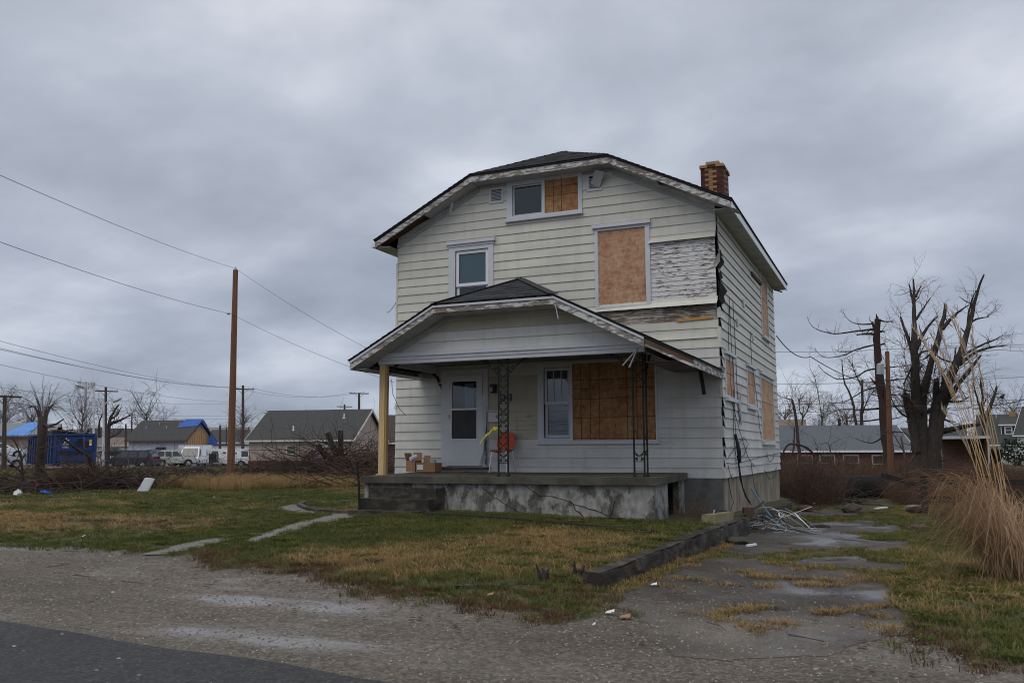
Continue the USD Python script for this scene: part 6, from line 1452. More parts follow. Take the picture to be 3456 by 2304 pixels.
navy = M("dark_navy_paint", [(.012, .014, .030), (.018, .02, .04)], rough=.3, spec=.6); blackp = M("black_car_paint", [(.010, .010, .013), (.016, .016, .02)], rough=.3, spec=.6)
cream_car = M("pale_car_paint", [(.55, .57, .53), (.48, .5, .47)], rough=.3); silver = M("silver_car_paint", [(.46, .48, .50), (.40, .42, .44)], rough=.3)
vehicle("parked_minivan", "dark navy minivan with a roof rack on the lot", "minivan", 441, 1580, 92, PI - .45 + .0, "minivan", navy)
vehicle("parked_pickup", "black pickup truck parked right of the dark minivan", "pickup truck", 528, 1573, 101, PI - .25, "pickup", blackp)
vehicle("parked_suv", "small white off-road car between the black pickup and the white van", "off-road car", 584, 1575, 95, .25, "suv", cream_car)
vehicle("parked_van", "white van facing the camera in front of the torn grey house", "van", 652, 1575, 98, -PI / 2 - .22, "van", white_paint)
vehicle("parked_van", "white van seen from the side behind the near utility pole", "van", 755, 1576, 106, PI + .08, "van", white_paint, decals=True)
vehicle("parked_car", "silver car at the left picture edge nearer the dumpster", "car", -22, 1580, 80, .1, "sedan", silver)
vehicle("parked_car", "white car farther behind the silver one at the left edge", "car", -10, 1545, 95, .25, "sedan", white_paint)
vehicle("parked_car", "small dark car far behind the lot left of the minivan", "car", 372, 1545, 135, PI, "sedan", blackp)
vehicle("parked_car", "white car parked in front of the far white house at right", "car", 3384, 1573, 95, .3, "sedan", white_paint)
p = survey(690, 1572, 103); F = Frame(p, -bearing(690) - .2); t = thing("flat_trailer", "black utility trailer between the two white vans", "trailer", p)
obj(t, "bed", F.box((-1.2, 0, .4), (1.2, 1.6, 1.35)), black_box); obj(t, "wheel", F.mesh(MB().tube([(0, -.1, .35), (0, .1, .35)], .35, 14)), tyre_m)
# box camper behind the van
p = survey(600, 1560, 108); F = Frame(p, -bearing(600) - .1); t = thing("white_box_truck", "white box body with red lettering behind the white van", "box truck", p)
obj(t, "box", F.box((0, 0, .5), (3.6, 2.3, 2.0)), wall_white)
for i in range(6): obj(t, "lettering", F.box((1.2 + i * .32, -.03, 1.5 + .05 * (i % 2)), (1.40 + i * .32, -.003, 1.75)), red_paint)
for x in (.8, 2.9): obj(t, "wheel", F.mesh(MB().tube([(x, -.02, .4), (x, .2, .4)], .4, 14)), tyre_m)

# ------------------------------------------------------------------ dumpster
p = survey(175, 1578, 47); DB = survey(183, 1573, 64.0)
z0 = zb_at(1574, 64, 150)
DB[2] = z0; rv = -bearing(180) - .25
F = Frame(np.array([*DB[:2], z0]), rv)            # x to the right along the end wall, y back along the side
t = thing("roll_off_dumpster", "blue roll-off dumpster full of torn wood behind the pollarded stump", "dumpster", F.o)
Wd, Ln, H = 2.35, 6.2, 2.0
side_ang = .98
sx, sy_ = -math.sin(side_ang), math.cos(side_ang)
def dn(v):                                         # local skew-free box: end wall along x, long side swung back to the left
    return v
F2 = Frame(F.o, rv + .0)
obj(t, "end_wall", F.box((0, 0, .15), (Wd, .08, H)), bin_blue)
obj(t, "end_panel", F.box((.1, -.03, 1.02), (Wd - .1, -.003, H - .12)), bin_blue); obj(t, "end_recess", F.box((.12, -.012, .35), (Wd - .12, -.003, 1.0)), bin_blue)
obj(t, "scorch", F.box((1.15, -.04, 1.25), (2.0, -.031, 1.62)), bin_black); obj(t, "scorch", F.box((.15, -.02, .72), (.95, -.0125, .99)), bin_black); obj(t, "scorch", F.box((.95, -.02, .74), (1.6, -.0125, .92)), bin_black)
Fs = Frame(F.o, rv + PI / 2 + .50)                # along the long side
obj(t, "side_wall", Fs.box((.06, 0, .15), (Ln, .08, H)), bin_blue)
for i in range(11): obj(t, "rib", Fs.box((.15 + i * .56, .08, .15), (.15 + i * .56 + .2, .22, H - .08)), bin_blue)
obj(t, "top_rail", Fs.box((0, -.03, H), (Ln, .24, H + .12)), bin_blue); obj(t, "top_rail", F.box((-.05, -.07, H), (Wd + .06, .12, H + .13)), bin_blue)
obj(t, "corner_post", F.box((-.12, -.07, .05), (.08, .12, H - .003)), bin_blue); obj(t, "corner_post", F.box((Wd - .06, -.09, .05), (Wd + .12, .12, H - .003)), bin_blue)
e = Fs(np.array([[Ln, 0, 0]]))[0]; e2 = F(np.array([[Wd, 0, 0]]))[0]
far = e + (e2 - F.o)
obj(t, "side_wall", MB().bar(e2 + [0, 0, 1.05], far + [0, 0, 1.05], .08, 1.8), bin_blue); obj(t, "end_wall", MB().bar(e + [0, 0, 1.05], far + [0, 0, 1.05], .08, 1.8), bin_blue); obj(t, "floor", MB().add(np.vstack([np.array([F.o, e2, far, e]) + [0, 0, .25], np.array([F.o, e2, far, e]) + [0, 0, .33]]), BOXQ), felt)
for x in (.2, Wd - .2): obj(t, "roller", F.mesh(MB().tube([(x - .08, .1, .12), (x + .08, .1, .12)], .12, 10)), tyre_m)
obj(t, "side_placard", Fs.box((1.5, .22, .85), (2.5, .235, 1.65)), bin_blue)
for a, b, c, d in ((1.85, 1.1, 2.1, 1.45), (1.85, .95, 2.15, 1.02)): obj(t, "side_print", Fs.box((a, .236, b), (c, .245, d)), paper_m)
st_ = [(.62 + .2 * r_ * math.cos(PI / 2 + k * PI / 5), 1.66 + .2 * r_ * math.sin(PI / 2 + k * PI / 5)) for k, r_ in enumerate([1, .5] * 5)]
sp = Polygon(st_).buffer(.012)
obj(t, "star_emblem", F.mesh(wall_y(sp.difference(Polygon(st_).buffer(-.035)), -.03, .012)), paper_m); obj(t, "star_emblem", F.mesh(wall_y(Polygon(st_).buffer(-.038), -.03, .010)), red_paint)
for z_, x_, w_ in ((1.42, .44, .38), (1.36, .5, .24), (1.28, .42, .42), (1.22, .44, .38)):
    lb = MB()
    for i in range(9): lb.box((x_ + i * w_ / 9, -.04, z_ - .018), (x_ + (i + .75) * w_ / 9, -.031, z_ + (.026 if z_ > 1.4 else .012)))
    obj(t, "lettering", F.mesh(lb), paper_m)
obj(t, "sticker", F.box((2.02, -.045, 1.46), (2.17, -.031, 1.74)), yel_paint); obj(t, "sticker", F.box((2.02, -.045, 1.36), (2.17, -.031, 1.455)), paper_m)
db = np.random.default_rng(17)
c0 = (F.o + far) / 2
dt = thing("demolition_debris", "heap of splintered boards and torn roofing piled in the blue dumpster", "debris", c0 + [0, 0, 2.0])
dm = {0: MB(), 1: MB(), 2: MB()}
for i in range(170):
    s, q_ = db.random(), db.random(); b0 = F.o + (e - F.o) * (.04 + .92 * s) + (e2 - F.o) * (.06 + .88 * q_); hh = 1.75 + .75 * math.sin(PI * s) ** .7 * math.sin(PI * (.1 + .8 * q_)) * db.uniform(.5, 1.05)
    a = db.uniform(0, PI); L = db.uniform(.5, 1.6); d = np.array([math.cos(a), math.sin(a), db.normal(0, .12)]) * L / 2
    dm[i % 3].bar(b0 - d + [0, 0, hh], b0 + d + [0, 0, hh], db.uniform(.08, .5), .03)
for k_, m_ in ((0, brown_board), (1, pole_dk), (2, roof_grey)): obj(dt, "boards", dm[k_], m_, kind="stuff")


# ------------------------------------------------------------------ poles, lamps, wires
def pole(label, u, vt, vb, D, r, arms=(), mat=None, lean=0.0, name="utility_pole"):
    b, tpt = survey(u, vb, D), survey(u + lean, vt, D); b[2] = min(b[2], G(*b[:2])) - .3
    t = thing(name, label, "utility pole", b)
    obj(t, "shaft", MB().tube(np.linspace(b, tpt, 6), np.linspace(r * 1.25, r * .8, 6), 12), mat or pole_dk, smooth=60)
    for dz, L, tw in arms:
        a = -bearing(u) + tw; d = np.array([math.cos(a), math.sin(a), 0]) * L / 2; c = tpt + [0, 0, -dz]
        am = obj(t, "crossarm", MB().bar(c - d, c + d, .10, .13), mat or pole_dk)
        for s in (-.95, -.5, .5, .95): obj(am, "insulator", MB().tube([c + d * s + [0, 0, .06], c + d * s + [0, 0, .24]], [.045, .03], 6), lamp_clear)
        for s in (-.5, .5): obj(am, "brace", MB().bar(c + d * s, c + [0, 0, -.6], .04, .04), mat or pole_dk)
    return tpt


near_top = pole("tall bare reddish wooden pole without crossarm on the left lawn", 779, 911, 1600, 36, .125, mat=pole_m, lean=16)
cap = near_top + [0, 0, .12]
stage_pole = "/World/utility_pole"
obj(stage_pole, "pole_cap", MB().tube([near_top + [0, 0, -.04], cap], [.06, .03], 8), metal_m); p = survey(776, 1058, 35.8); obj(stage_pole, "wire_clamp", MB().tube([p, p + [-.12, 0, 0]], .045, 6), metal_m)
PT = {}
for key, lab, u, vt, vb, D, r, arms in (("a", "dark utility pole with crossarm and transformer at the left picture edge", 16, 1333, 1560, 72, .14, ((.1, 2.2, .2),)), ("b", "dark utility pole with crossarm left of the grey house", 357, 1306, 1560, 108, .16, ((.45, 2.6, .15),)), ("c", "utility pole with crossarm just right of the near reddish pole", 820, 1300, 1560, 108, .17, ((.45, 2.6, .15),)), ("d", "reddish utility pole with crossarm rising behind the beige house roof", 1212, 1325, 1560, 118, .17, ((.1, 2.6, .2),)), ("e", "far utility pole whose crossarm just shows above the beige roof ridge", 1163, 1364, 1560, 150, .17, ((.4, 2.6, .2),)),
                                             ("f", "short thin pole standing before the grey house roof", 425, 1430, 1560, 112, .12, ()), ("g", "thin far pole behind the grey house roof", 445, 1404, 1550, 150, .13, ()), ("h", "thick dark stub pole right of the blue tarp", 743, 1434, 1555, 112, .15, ()), ("i", "thin pole right of the stub pole", 764, 1442, 1555, 125, .09, ()), ("j", "small far pole with crossarms left of the beige house", 838, 1440, 1550, 190, .14, ((.3, 2.2, .1), (.9, 2.2, .1))), ("k", "thin far pole above the beige house's left roof slope", 899, 1384, 1550, 140, .12, ())):
    PT[key] = pole(lab, u, vt, vb, D, r, arms)
p = PT["a"] + [-.3, -.25, -2.0]; obj("/World/utility_pole_001", "transformer", MB().tube([p, p + [0, 0, .8]], .26, 14), metal_m)


def street_lamp(label, u, vt, vb, D, ua, va, r=.1):
    b, tpt, e = survey(u, vb, D), survey(u, vt, D), survey(ua, va, D); b[2] = min(b[2], G(*b[:2])) - .2
    t = thing("street_lamp", label, "street lamp", b)
    obj(t, "shaft", MB().tube(np.linspace(b, tpt, 5), np.linspace(r * 1.15, r * .8, 5), 10), M("pale_lamp_paint", [(.55, .57, .60), (.48, .5, .53)], rough=.5), smooth=60)
    c = tpt + [0, 0, -.35]; s = np.linspace(0, 1, 6)[:, None]; obj(t, "arm", MB().tube(c + (e - c) * s + np.array([0, 0, .25]) * np.sin(s * PI), .045, 6), LOOK["pale_lamp_paint"])
    d = (e - c) / np.linalg.norm(e - c); obj(t, "lamp_head", MB().tube([e - d * .1, e + d * .2, e + d * .55, e + d * .75], [.08, .17, .15, .05], 8), metal_m)


street_lamp("pale street lamp with its arm to the left beside the dumpster", 317, 1305, 1560, 88, 283, 1306); street_lamp("pale street lamp with its arm to the right in front of a dark pole", 350, 1356, 1562, 86, 384, 1354); street_lamp("far street lamp with a long arm left of the beige roof", 848, 1392, 1552, 125, 893, 1392, .08)
# cell tower
b = survey(288, 1530, 300); tpt = survey(290, 1292, 300); t = thing("cell_tower", "grey cell tower with antenna panels at its top and middle", "antenna tower", b)
obj(t, "mast", MB().tube(np.linspace(b, tpt, 5), np.linspace(.62, .36, 5), 10), metal_m)
for dz, n in ((.8, 9), (8.2, 0), (15.5, 6)):
    c = tpt - [0, 0, dz]
    if n == 0: obj(t, "platform", MB().box(c - [2.6, .1, .12], c + [2.6, .1, .12]), metal_m)
    for i in range(n):
        a = 2 * PI * i / n; q_ = c + [2.4 * math.cos(a), 2.4 * math.sin(a), 0]; obj(t, "antenna_panel", MB().bar(q_ - [0, 0, 1.1], q_ + [0, 0, 1.1], .45, .2, up=(1, 0, 0)), M("antenna_grey", [(.5, .5, .52), (.42, .42, .44)])); obj(t, "antenna_bracket", MB().bar(c, q_, .1, .1), metal_m)


def line(label, pts, sag=0.0, r=.008, name="power_line", cat="wire"):
    a, b = pts[0], pts[-1]
    P = []
    for p, q_ in zip(pts[:-1], pts[1:]):
        s = np.linspace(0, 1, 16)[:, None]; P.append(p + (q_ - p) * s - np.array([0, 0, 1.0]) * 4 * sag * s * (1 - s))
    obj("/World", name, MB().tube(np.vstack([P[0]] + [x[1:] for x in P[1:]]), r, 5, False), blk_wire, label=label, cat=cat)


line("thin wire rising from the reddish pole's top to the upper left", [survey(-60, 565, 19), near_top + [0, 0, .06]], .12, .0065); line("thin wire from the reddish pole's top down behind the porch roof", [near_top + [0, 0, .06], survey(1330, 1222, 30.5)], .15, .006)
line("wire from the reddish pole's clamp rising to the left edge", [survey(-60, 795, 20), survey(774, 1058, 35.7)], .12, .007); line("wire from the reddish pole's clamp down to the left end of the porch", [survey(779, 1058, 36), survey(1330, 1290, 30)], .15, .006)
for i, (lab, v0, D0, dx, key, sg) in enumerate((("upper wire from the left edge to the crossarm pole right of the reddish pole", 1132, 46, -1.1, "c", .5), ("second wire from the left edge to the crossarm pole right of the reddish pole", 1158, 47, -.3, "c", .6), ("third wire from the left edge to the crossarm pole right of the reddish pole", 1163, 47.5, .9, "c", .6))):
    line(lab, [survey(-70, v0, D0), PT[key] + [dx, 0, -.25]], sg, .011)
for i, dx in enumerate((-1.1, .9)): line(["front wire between the crossarm poles over the beige roof", "rear wire between the crossarm poles over the beige roof"][i], [PT["c"] + [dx, 0, -.25], PT["d"] + [dx, 0, .1]], .9, .013)
for i, (lab, v0, v1, D0, D1) in enumerate((("low wire from the left pole past the dumpster to the right", 1352, 1402, 72, 108), ("lowest long wire from the left pole past the grey house roof", 1358, 1412, 72, 108), ("faint long wire high above the cell tower", 1222, 1356, 60, 112), ("wire sloping down through the lamp arms", 1305, 1362, 70, 120))): line(lab, [survey(-60, v0 - 6, D0), survey(770 if i != 1 else 805, v1, D1)], .5, .012)
line("short wire rising right above the tarp house", [survey(655, 1443, 118), survey(790, 1418, 110)], .1, .013); line("wire from the crossarm pole down past the lamp to the beige roof", [PT["c"] + [.2, 0, -3.2], survey(1000, 1440, 120)], .3, .012)

# ------------------------------------------------------------------ trees
def spline(P, n):
    P = np.asarray(P, float); d = np.r_[0, np.cumsum(np.linalg.norm(np.diff(P, axis=0), axis=1))]
    from scipy.interpolate import PchipInterpolator
    return PchipInterpolator(d, P)(np.linspace(0, d[-1], n))


def twigs(mb, p, d, L, r, depth, rs, droop=0.0, sides=4):
    """Branching twig from p along d."""
    n = 5; pts = [p]; dd = d / np.linalg.norm(d)
    for i in range(n):
        dd = dd + rs.normal(0, .16, 3) + np.array([0, 0, -droop]); dd /= np.linalg.norm(dd); pts.append(pts[-1] + dd * L / n)
    pts = np.array(pts); mb.tube(pts, np.linspace(r, r * .35, n + 1), sides if r > .012 else 3, False)
    if depth > 0:
        for i in range(rs.integers(2, 5)):
            k = rs.integers(1, n + 1); nd = dd + rs.normal(0, .65, 3); twigs(mb, pts[k], nd, L * rs.uniform(.45, .75), r * .55, depth - 1, rs, droop, sides)


def drawn_tree(name, label, off, sc, D, limbs, mat, tw=0, twL=1.0, twr=.012, twm=None, seed=0, depth=1, droop=0.0, wob=1.2):
    """A broken bare tree: the first limb is the trunk; each limb is a line (x, y, ...) with its radii, standing around distance D."""
    rs = np.random.default_rng(seed); t = None; tm = MB()
    for i, (pts, r0, r1) in enumerate(limbs):
        P = np.array([survey(off[0] + x * sc, off[1] + y * sc, D + wob * 2 * (meshkit.noise(np.array([x * .0016 + seed, y * .0016, .3])) - .5)) for x, y in pts])
        if t is None:
            P[0, 2] = min(P[0, 2], G(P[0, 0], P[0, 1]) - .1); t = thing(name, label, "tree", P[0])
        elif pts[0][1] >= limbs[0][0][0][1] - 5: P[0, 2] = min(P[0, 2], G(P[0, 0], P[0, 1]) - .1)
        n = max(5, 3 * len(P)); S = spline(P, n); L = np.linalg.norm(P[-1] - P[0]); S[1:-1] += rs.normal(0, .012 * L / len(P), (n - 2, 3))
        rad = np.linspace(r0, r1, n) * rs.uniform(.9, 1.12, n)
        m = MB().tube(S, rad, 9 if r0 > .1 else 6)
        e, dv_ = S[-1], (S[-1] - S[-2]) / np.linalg.norm(S[-1] - S[-2])
        if .02 < r1 < .3:                                     # torn end
            for k in range(3): m.tube([e - dv_ * r1 + rs.normal(0, r1 * .4, 3), e + dv_ * r1 * rs.uniform(.6, 2.0) + rs.normal(0, r1 * .45, 3)], [r1 * .55, r1 * .12], 4)
        for k in range(int(n // 3) if r0 > .05 else 0):      # snapped side stubs
            j = rs.integers(n // 4, n - 1); q0 = S[j]; dd = rs.normal(0, 1, 3) + dv_ * .6; dd /= np.linalg.norm(dd); rr = min(rad[j] * .38, .05); LL = rs.uniform(.25, .95)
            m.tube([q0, q0 + dd * LL * .6 + rs.normal(0, .03, 3), q0 + dd * LL + [0, 0, .12 * LL]], [rr, rr * .75, rr * .35], 5)
        obj(t, "trunk" if i == 0 else "limb", m, mat, smooth=60)
        for k in range(int(tw * (1 if i else .5))):
            j = rs.integers(n // 3, n); d = rs.normal(0, 1, 3) * [1, 1, .7] + dv_ * .8 + [0, 0, .3]; twigs(tm, S[j], d, twL * rs.uniform(.4, 1.1), twr, depth, rs, droop)
    if tm.v: obj(t, "twigs", tm, twm or twig_m, kind="stuff")
    return t


Z8 = ((2600, 900), .44653)
bigl = [([(1125, 1500), (1112, 1250), (1098, 900), (1095, 600), (1085, 350), (1088, 200), (1080, 95)], .34, .035), ([(1090, 330), (1068, 220), (1048, 135)], .07, .03), ([(1098, 230), (1115, 190), (1138, 148)], .05, .025), ([(1100, 400), (1165, 300), (1210, 235)], .05, .02), ([(1085, 690), (1040, 540), (1010, 460), (985, 380)], .10, .04), ([(1105, 620), (1180, 470), (1265, 375)], .10, .03),
        ([(1165, 1500), (1150, 1100), (1185, 850), (1250, 600), (1300, 430), (1325, 290)], .30, .06), ([(1300, 470), (1400, 360), (1500, 290)], .09, .025), ([(1225, 1500), (1255, 1080), (1330, 900), (1400, 750), (1470, 560), (1520, 380), (1550, 240), (1615, 60)], .34, .03), ([(1490, 480), (1510, 300), (1555, 180)], .06, .02), ([(1520, 420), (1570, 392), (1650, 380)], .05, .018), ([(1425, 690), (1600, 590), (1700, 550)], .08, .03), ([(1430, 745), (1590, 630), (1755, 600)], .085, .03),
        ([(1245, 1500), (1310, 1060), (1430, 880), (1520, 760), (1590, 670)], .24, .04), ([(1110, 1400), (1065, 1150), (1020, 965)], .22, .14), ([(1215, 1500), (1245, 1050), (1258, 855)], .24, .12), ([(1085, 720), (1050, 800), (1005, 885)], .06, .025), ([(1180, 1100), (1290, 1000), (1300, 800), (1240, 700)], .09, .025), ([(1250, 1260), (1400, 1220), (1580, 1190)], .14, .06), ([(1110, 690), (1160, 640), (1230, 630)], .06, .025), ([(1080, 1150), (960, 1080), (900, 900)], .05, .012), ([(1300, 1000), (1420, 1020), (1500, 980)], .06, .02), ([(1130, 950), (1060, 940), (960, 905)], .05, .02)]
drawn_tree("broken_maple", "largest storm-broken tree with many snapped upright limbs behind the pampas grass", *Z8, 40, bigl, bark_gr, tw=5, twL=1.1, twr=.011, seed=3, depth=2)
pine = [([(905, 1480), (860, 1100), (825, 800), (808, 560), (805, 460), (812, 395)], .30, .15), ([(790, 470), (640, 488), (500, 505), (380, 485), (300, 430), (280, 375)], .055, .010), ([(785, 510), (720, 508), (655, 514)], .07, .035), ([(780, 430), (700, 436), (620, 420), (555, 352)], .045, .009), ([(800, 590), (650, 625), (560, 665), (430, 688), (370, 660), (335, 605)], .05, .009), ([(640, 630), (540, 645), (480, 620)], .03, .008),
        ([(820, 400), (870, 415), (935, 414)], .05, .02), ([(830, 490), (862, 488)], .06, .03), ([(835, 590), (866, 580), (868, 605)], .05, .02), ([(770, 415), (785, 480)], .07, .05), ([(820, 770), (740, 780), (640, 835), (520, 850), (430, 810), (360, 740)], .05, .012), ([(835, 860), (765, 872)], .07, .03), ([(830, 910), (720, 930), (620, 990), (520, 1030), (430, 1020)], .045, .010), ([(850, 980), (760, 965)], .05, .02), ([(850, 1065), (720, 1080), (560, 1075), (430, 1120)], .05, .012), ([(860, 1145), (700, 1165), (540, 1160)], .05, .012),
        ([(860, 765), (950, 755), (1015, 750)], .04, .015), ([(870, 860), (960, 852), (1030, 845)], .055, .02), ([(880, 970), (950, 968)], .05, .03), ([(885, 1065), (960, 1050), (1025, 1052)], .05, .03), ([(890, 1150), (975, 1142)], .04, .02), ([(870, 1250), (760, 1330), (640, 1290)], .05, .012), ([(895, 1245), (1000, 1250), (1060, 1290)], .045, .02)]
drawn_tree("broken_pine", "dark broken-off pine trunk with side branches left of the transformer pole", *Z8, 47, pine, bark_red, tw=3, twL=.7, twr=.010, seed=5, depth=2)
drawn_tree("bare_tree", "leafless forked tree left of the broken pine", *Z8, 92, [([(660, 1260), (630, 1050), (590, 930), (555, 850), (540, 705)], .22, .04), ([(690, 1260), (690, 1000), (695, 860)], .24, .10), ([(690, 900), (650, 820), (618, 735)], .10, .03), ([(700, 1100), (740, 1000), (790, 930)], .08, .02)], bark_gr, tw=16, twL=2.4, twr=.022, seed=7, depth=2)
drawn_tree("bare_tree", "snapped leaning sapling just right of the house's back corner", *Z8, 55, [([(215, 1260), (190, 1120), (165, 1005)], .11, .07), ([(165, 1005), (110, 990), (50, 965)], .04, .012)], bark_dk, tw=4, twL=1.0, twr=.012, seed=9)
drawn_tree("bare_tree", "thin pale upright tree between the leaning sapling and the broken pine", *Z8, 90, [([(405, 1260), (370, 1000), (345, 850), (300, 770)], .09, .02), ([(395, 1150), (405, 1000)], .04, .01), ([(365, 950), (335, 880)], .03, .01)], bark_gr, tw=14, twL=1.8, twr=.014, seed=11, depth=2)
drawn_tree("bare_tree", "bushy bare tree behind the left end of the brick house", *Z8, 97, [([(235, 1280), (240, 1150), (250, 1060)], .16, .05), ([(240, 1150), (280, 1080), (300, 1020)], .08, .02), ([(238, 1120), (215, 1040), (230, 990)], .08, .02)], bark_gr, tw=20, twL=2.0, twr=.02, seed=13, depth=2)
drawn_tree("broken_tree", "broken tree with a slanting snapped limb in front of the white house", *Z8, 62, [([(1600, 1260), (1605, 1100), (1600, 950), (1588, 840)], .17, .05), ([(1605, 1180), (1660, 1060), (1690, 980), (1710, 910)], .16, .07), ([(1600, 1120), (1560, 980), (1530, 850)], .08, .03), ([(1660, 1050), (1740, 1040), (1790, 1035)], .04, .012), ([(1605, 1060), (1640, 980)], .05, .02)], bark_dk, tw=8, twL=1.3, twr=.016, seed=15, depth=1)
drawn_tree("fallen_branch", "arched fallen branch in front of the brick house roof", (2620, 1440), .2381, 33, [([(20, 270), (220, 235), (400, 280), (500, 350), (540, 410)], .028, .042), ([(250, 240), (255, 100), (262, 10)], .035, .02), ([(250, 240), (240, 330), (230, 380)], .04, .03)], bark_dk, tw=8, twL=.7, twr=.009, twm=twig_rust, seed=17)
drawn_tree("bare_tree", "slender dark leaning sapling right of the transformer pole", (2620, 1440), .2381, 33, [([(1880, 1000), (1850, 700), (1800, 300), (1770, 150)], .06, .03), ([(1810, 350), (1720, 200), (1640, 60)], .03, .012), ([(1845, 650), (1900, 500)], .02, .008)], bark_dk, tw=6, twL=.9, twr=.009, seed=19)
drawn_tree("bare_tree", "small dark twiggy tree standing before the brick house", (2620, 1440), .2381, 34, [([(790, 690), (880, 560), (890, 430)], .05, .03), ([(800, 670), (780, 480), (750, 260), (690, 220)], .045, .012), ([(850, 600), (720, 480)], .03, .01), ([(885, 500), (980, 510), (1080, 540)], .025, .008)], bark_dk, tw=9, twL=.8, twr=.009, twm=twig_rust, seed=20)
# left side trees
Z1 = ((0, 1240), .39540)
drawn_tree("pollarded_stump", "thick cut tree stump sprouting long upright shoots in front of the dumpster", *Z1, 33, [([(335, 980), (345, 800), (360, 600), (365, 440), (370, 425)], .17, .14)] + [([(365 + dx * .25, 440), (365 + dx * .6, 330), (x, y)], .016, .005) for dx, x, y in ((0, 372, 62), (-60, 258, 118), (-40, 278, 145), (-45, 300, 260), (30, 405, 250), (60, 440, 140), (80, 505, 130), (110, 606, 210), (120, 570, 260), (-110, 190, 255), (-140, 90, 305), (-150, 65, 360), (-130, 80, 440), (140, 560, 380), (130, 520, 300), (-90, 150, 400), (100, 480, 420), (60, 600, 540), (-40, 268, 205))], bark_dk, tw=0, seed=21)
drawn_tree("gnarled_tree", "dark gnarled tree left of the grey house", *Z1, 117, [([(915, 660), (925, 540), (945, 430), (985, 350), (1012, 318)], .42, .10), ([(930, 480), (1060, 432), (1155, 368)], .20, .03), ([(925, 580), (895, 440), (885, 305)], .2, .05), ([(850, 600), (848, 460), (880, 390), (882, 300)], .16, .05), ([(945, 440), (1000, 400), (1030, 345)], .13, .04), ([(935, 500), (980, 470), (1040, 455)], .12, .03), ([(930, 600), (1000, 570), (1050, 520)], .12, .03)], bark_dk, tw=5, twL=2.2, twr=.04, seed=23, depth=1)
# generic bare trees
def bare_tree(name, label, u, vb, D, h, seed, mat=None, group=None, spread=.5):
    rs = np.random.default_rng(seed); b = survey(u, vb, D); t = thing(name, label, "tree", b, group=group)
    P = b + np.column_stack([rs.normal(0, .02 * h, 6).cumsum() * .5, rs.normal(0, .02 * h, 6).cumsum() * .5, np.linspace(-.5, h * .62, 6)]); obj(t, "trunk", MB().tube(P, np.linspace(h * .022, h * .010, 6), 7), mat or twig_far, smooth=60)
    m = MB()
    for i in range(22):
        k = rs.uniform(.35, 1.0); p = P[0] + (P[-1] - P[0]) * k; a = rs.uniform(0, 6.28); twigs(m, p, np.array([math.cos(a) * spread, math.sin(a) * spread, 1.0 - k * .3]), h * rs.uniform(.25, .5), h * .006, 3, rs, 0.0, 3)
    obj(t, "crown", m, mat or twig_far); return t


bt = [("bare grey tree behind the dumpster's right end", 262, 1540, 150, 10.5), ("smaller bare tree behind the tarp house", 92, 1540, 160, 11), ("bare pale tree rising behind the grey house ridge", 480, 1530, 190, 13), ("low bare tree peeking over the grey house roof", 556, 1530, 220, 10), ("bare tree at the left picture edge behind the first pole", 0, 1540, 120, 9), ("slim bare tree between the reddish pole and the crossarm pole", 805, 1535, 150, 8.5), ("grey bare tree behind the broken pine's lower trunk", 2860, 1530, 130, 9), ("low bare tree behind the brick house chimney pipe", 2780, 1525, 150, 9), ("bare tree right of the white house chimney", 3420, 1520, 170, 11), ("bare tree behind the largest broken tree", 3090, 1530, 85, 9.5), ("bare tree behind the largest tree's right limbs", 3170, 1530, 90, 11), ("grey bare tree behind the house's back corner", 2655, 1530, 120, 8.5)]
for i, (lab, u, v, D, h) in enumerate(bt): bare_tree("bare_tree", lab, u, v, D, h, 100 + i, spread=.55)
# far treeline as one mass
tl = []
for s in range(3):
    rs = np.random.default_rng(200 + s); m = MB(); m.tube([(0, 0, -1), (0, 0, 3)], [.2, .12], 5)
    for i in range(20):
        a = rs.uniform(0, 6.28); twigs(m, np.array([rs.normal(0, .6), rs.normal(0, .6), rs.uniform(0.3, 3.5)]), np.array([math.cos(a) * .6, math.sin(a) * .6, 1.0]), rs.uniform(1.8, 3.6), .045, 2, rs, 0, 3)
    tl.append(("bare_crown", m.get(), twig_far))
tr = np.random.default_rng(77); us = np.concatenate([tr.uniform(-400, 1350, 130), tr.uniform(2600, 3900, 150)]); ds = tr.uniform(210, 330, len(us))
tpos = np.array([survey(u, 1528, d) for u, d in zip(us, ds)]); tpos[:, 2] = -.6
scatter("distant_trees", tl, tpos, tr.integers(0, 3, len(us)), tr.uniform(.7, 1.5, len(us)), tr.uniform(0, 6, len(us)))

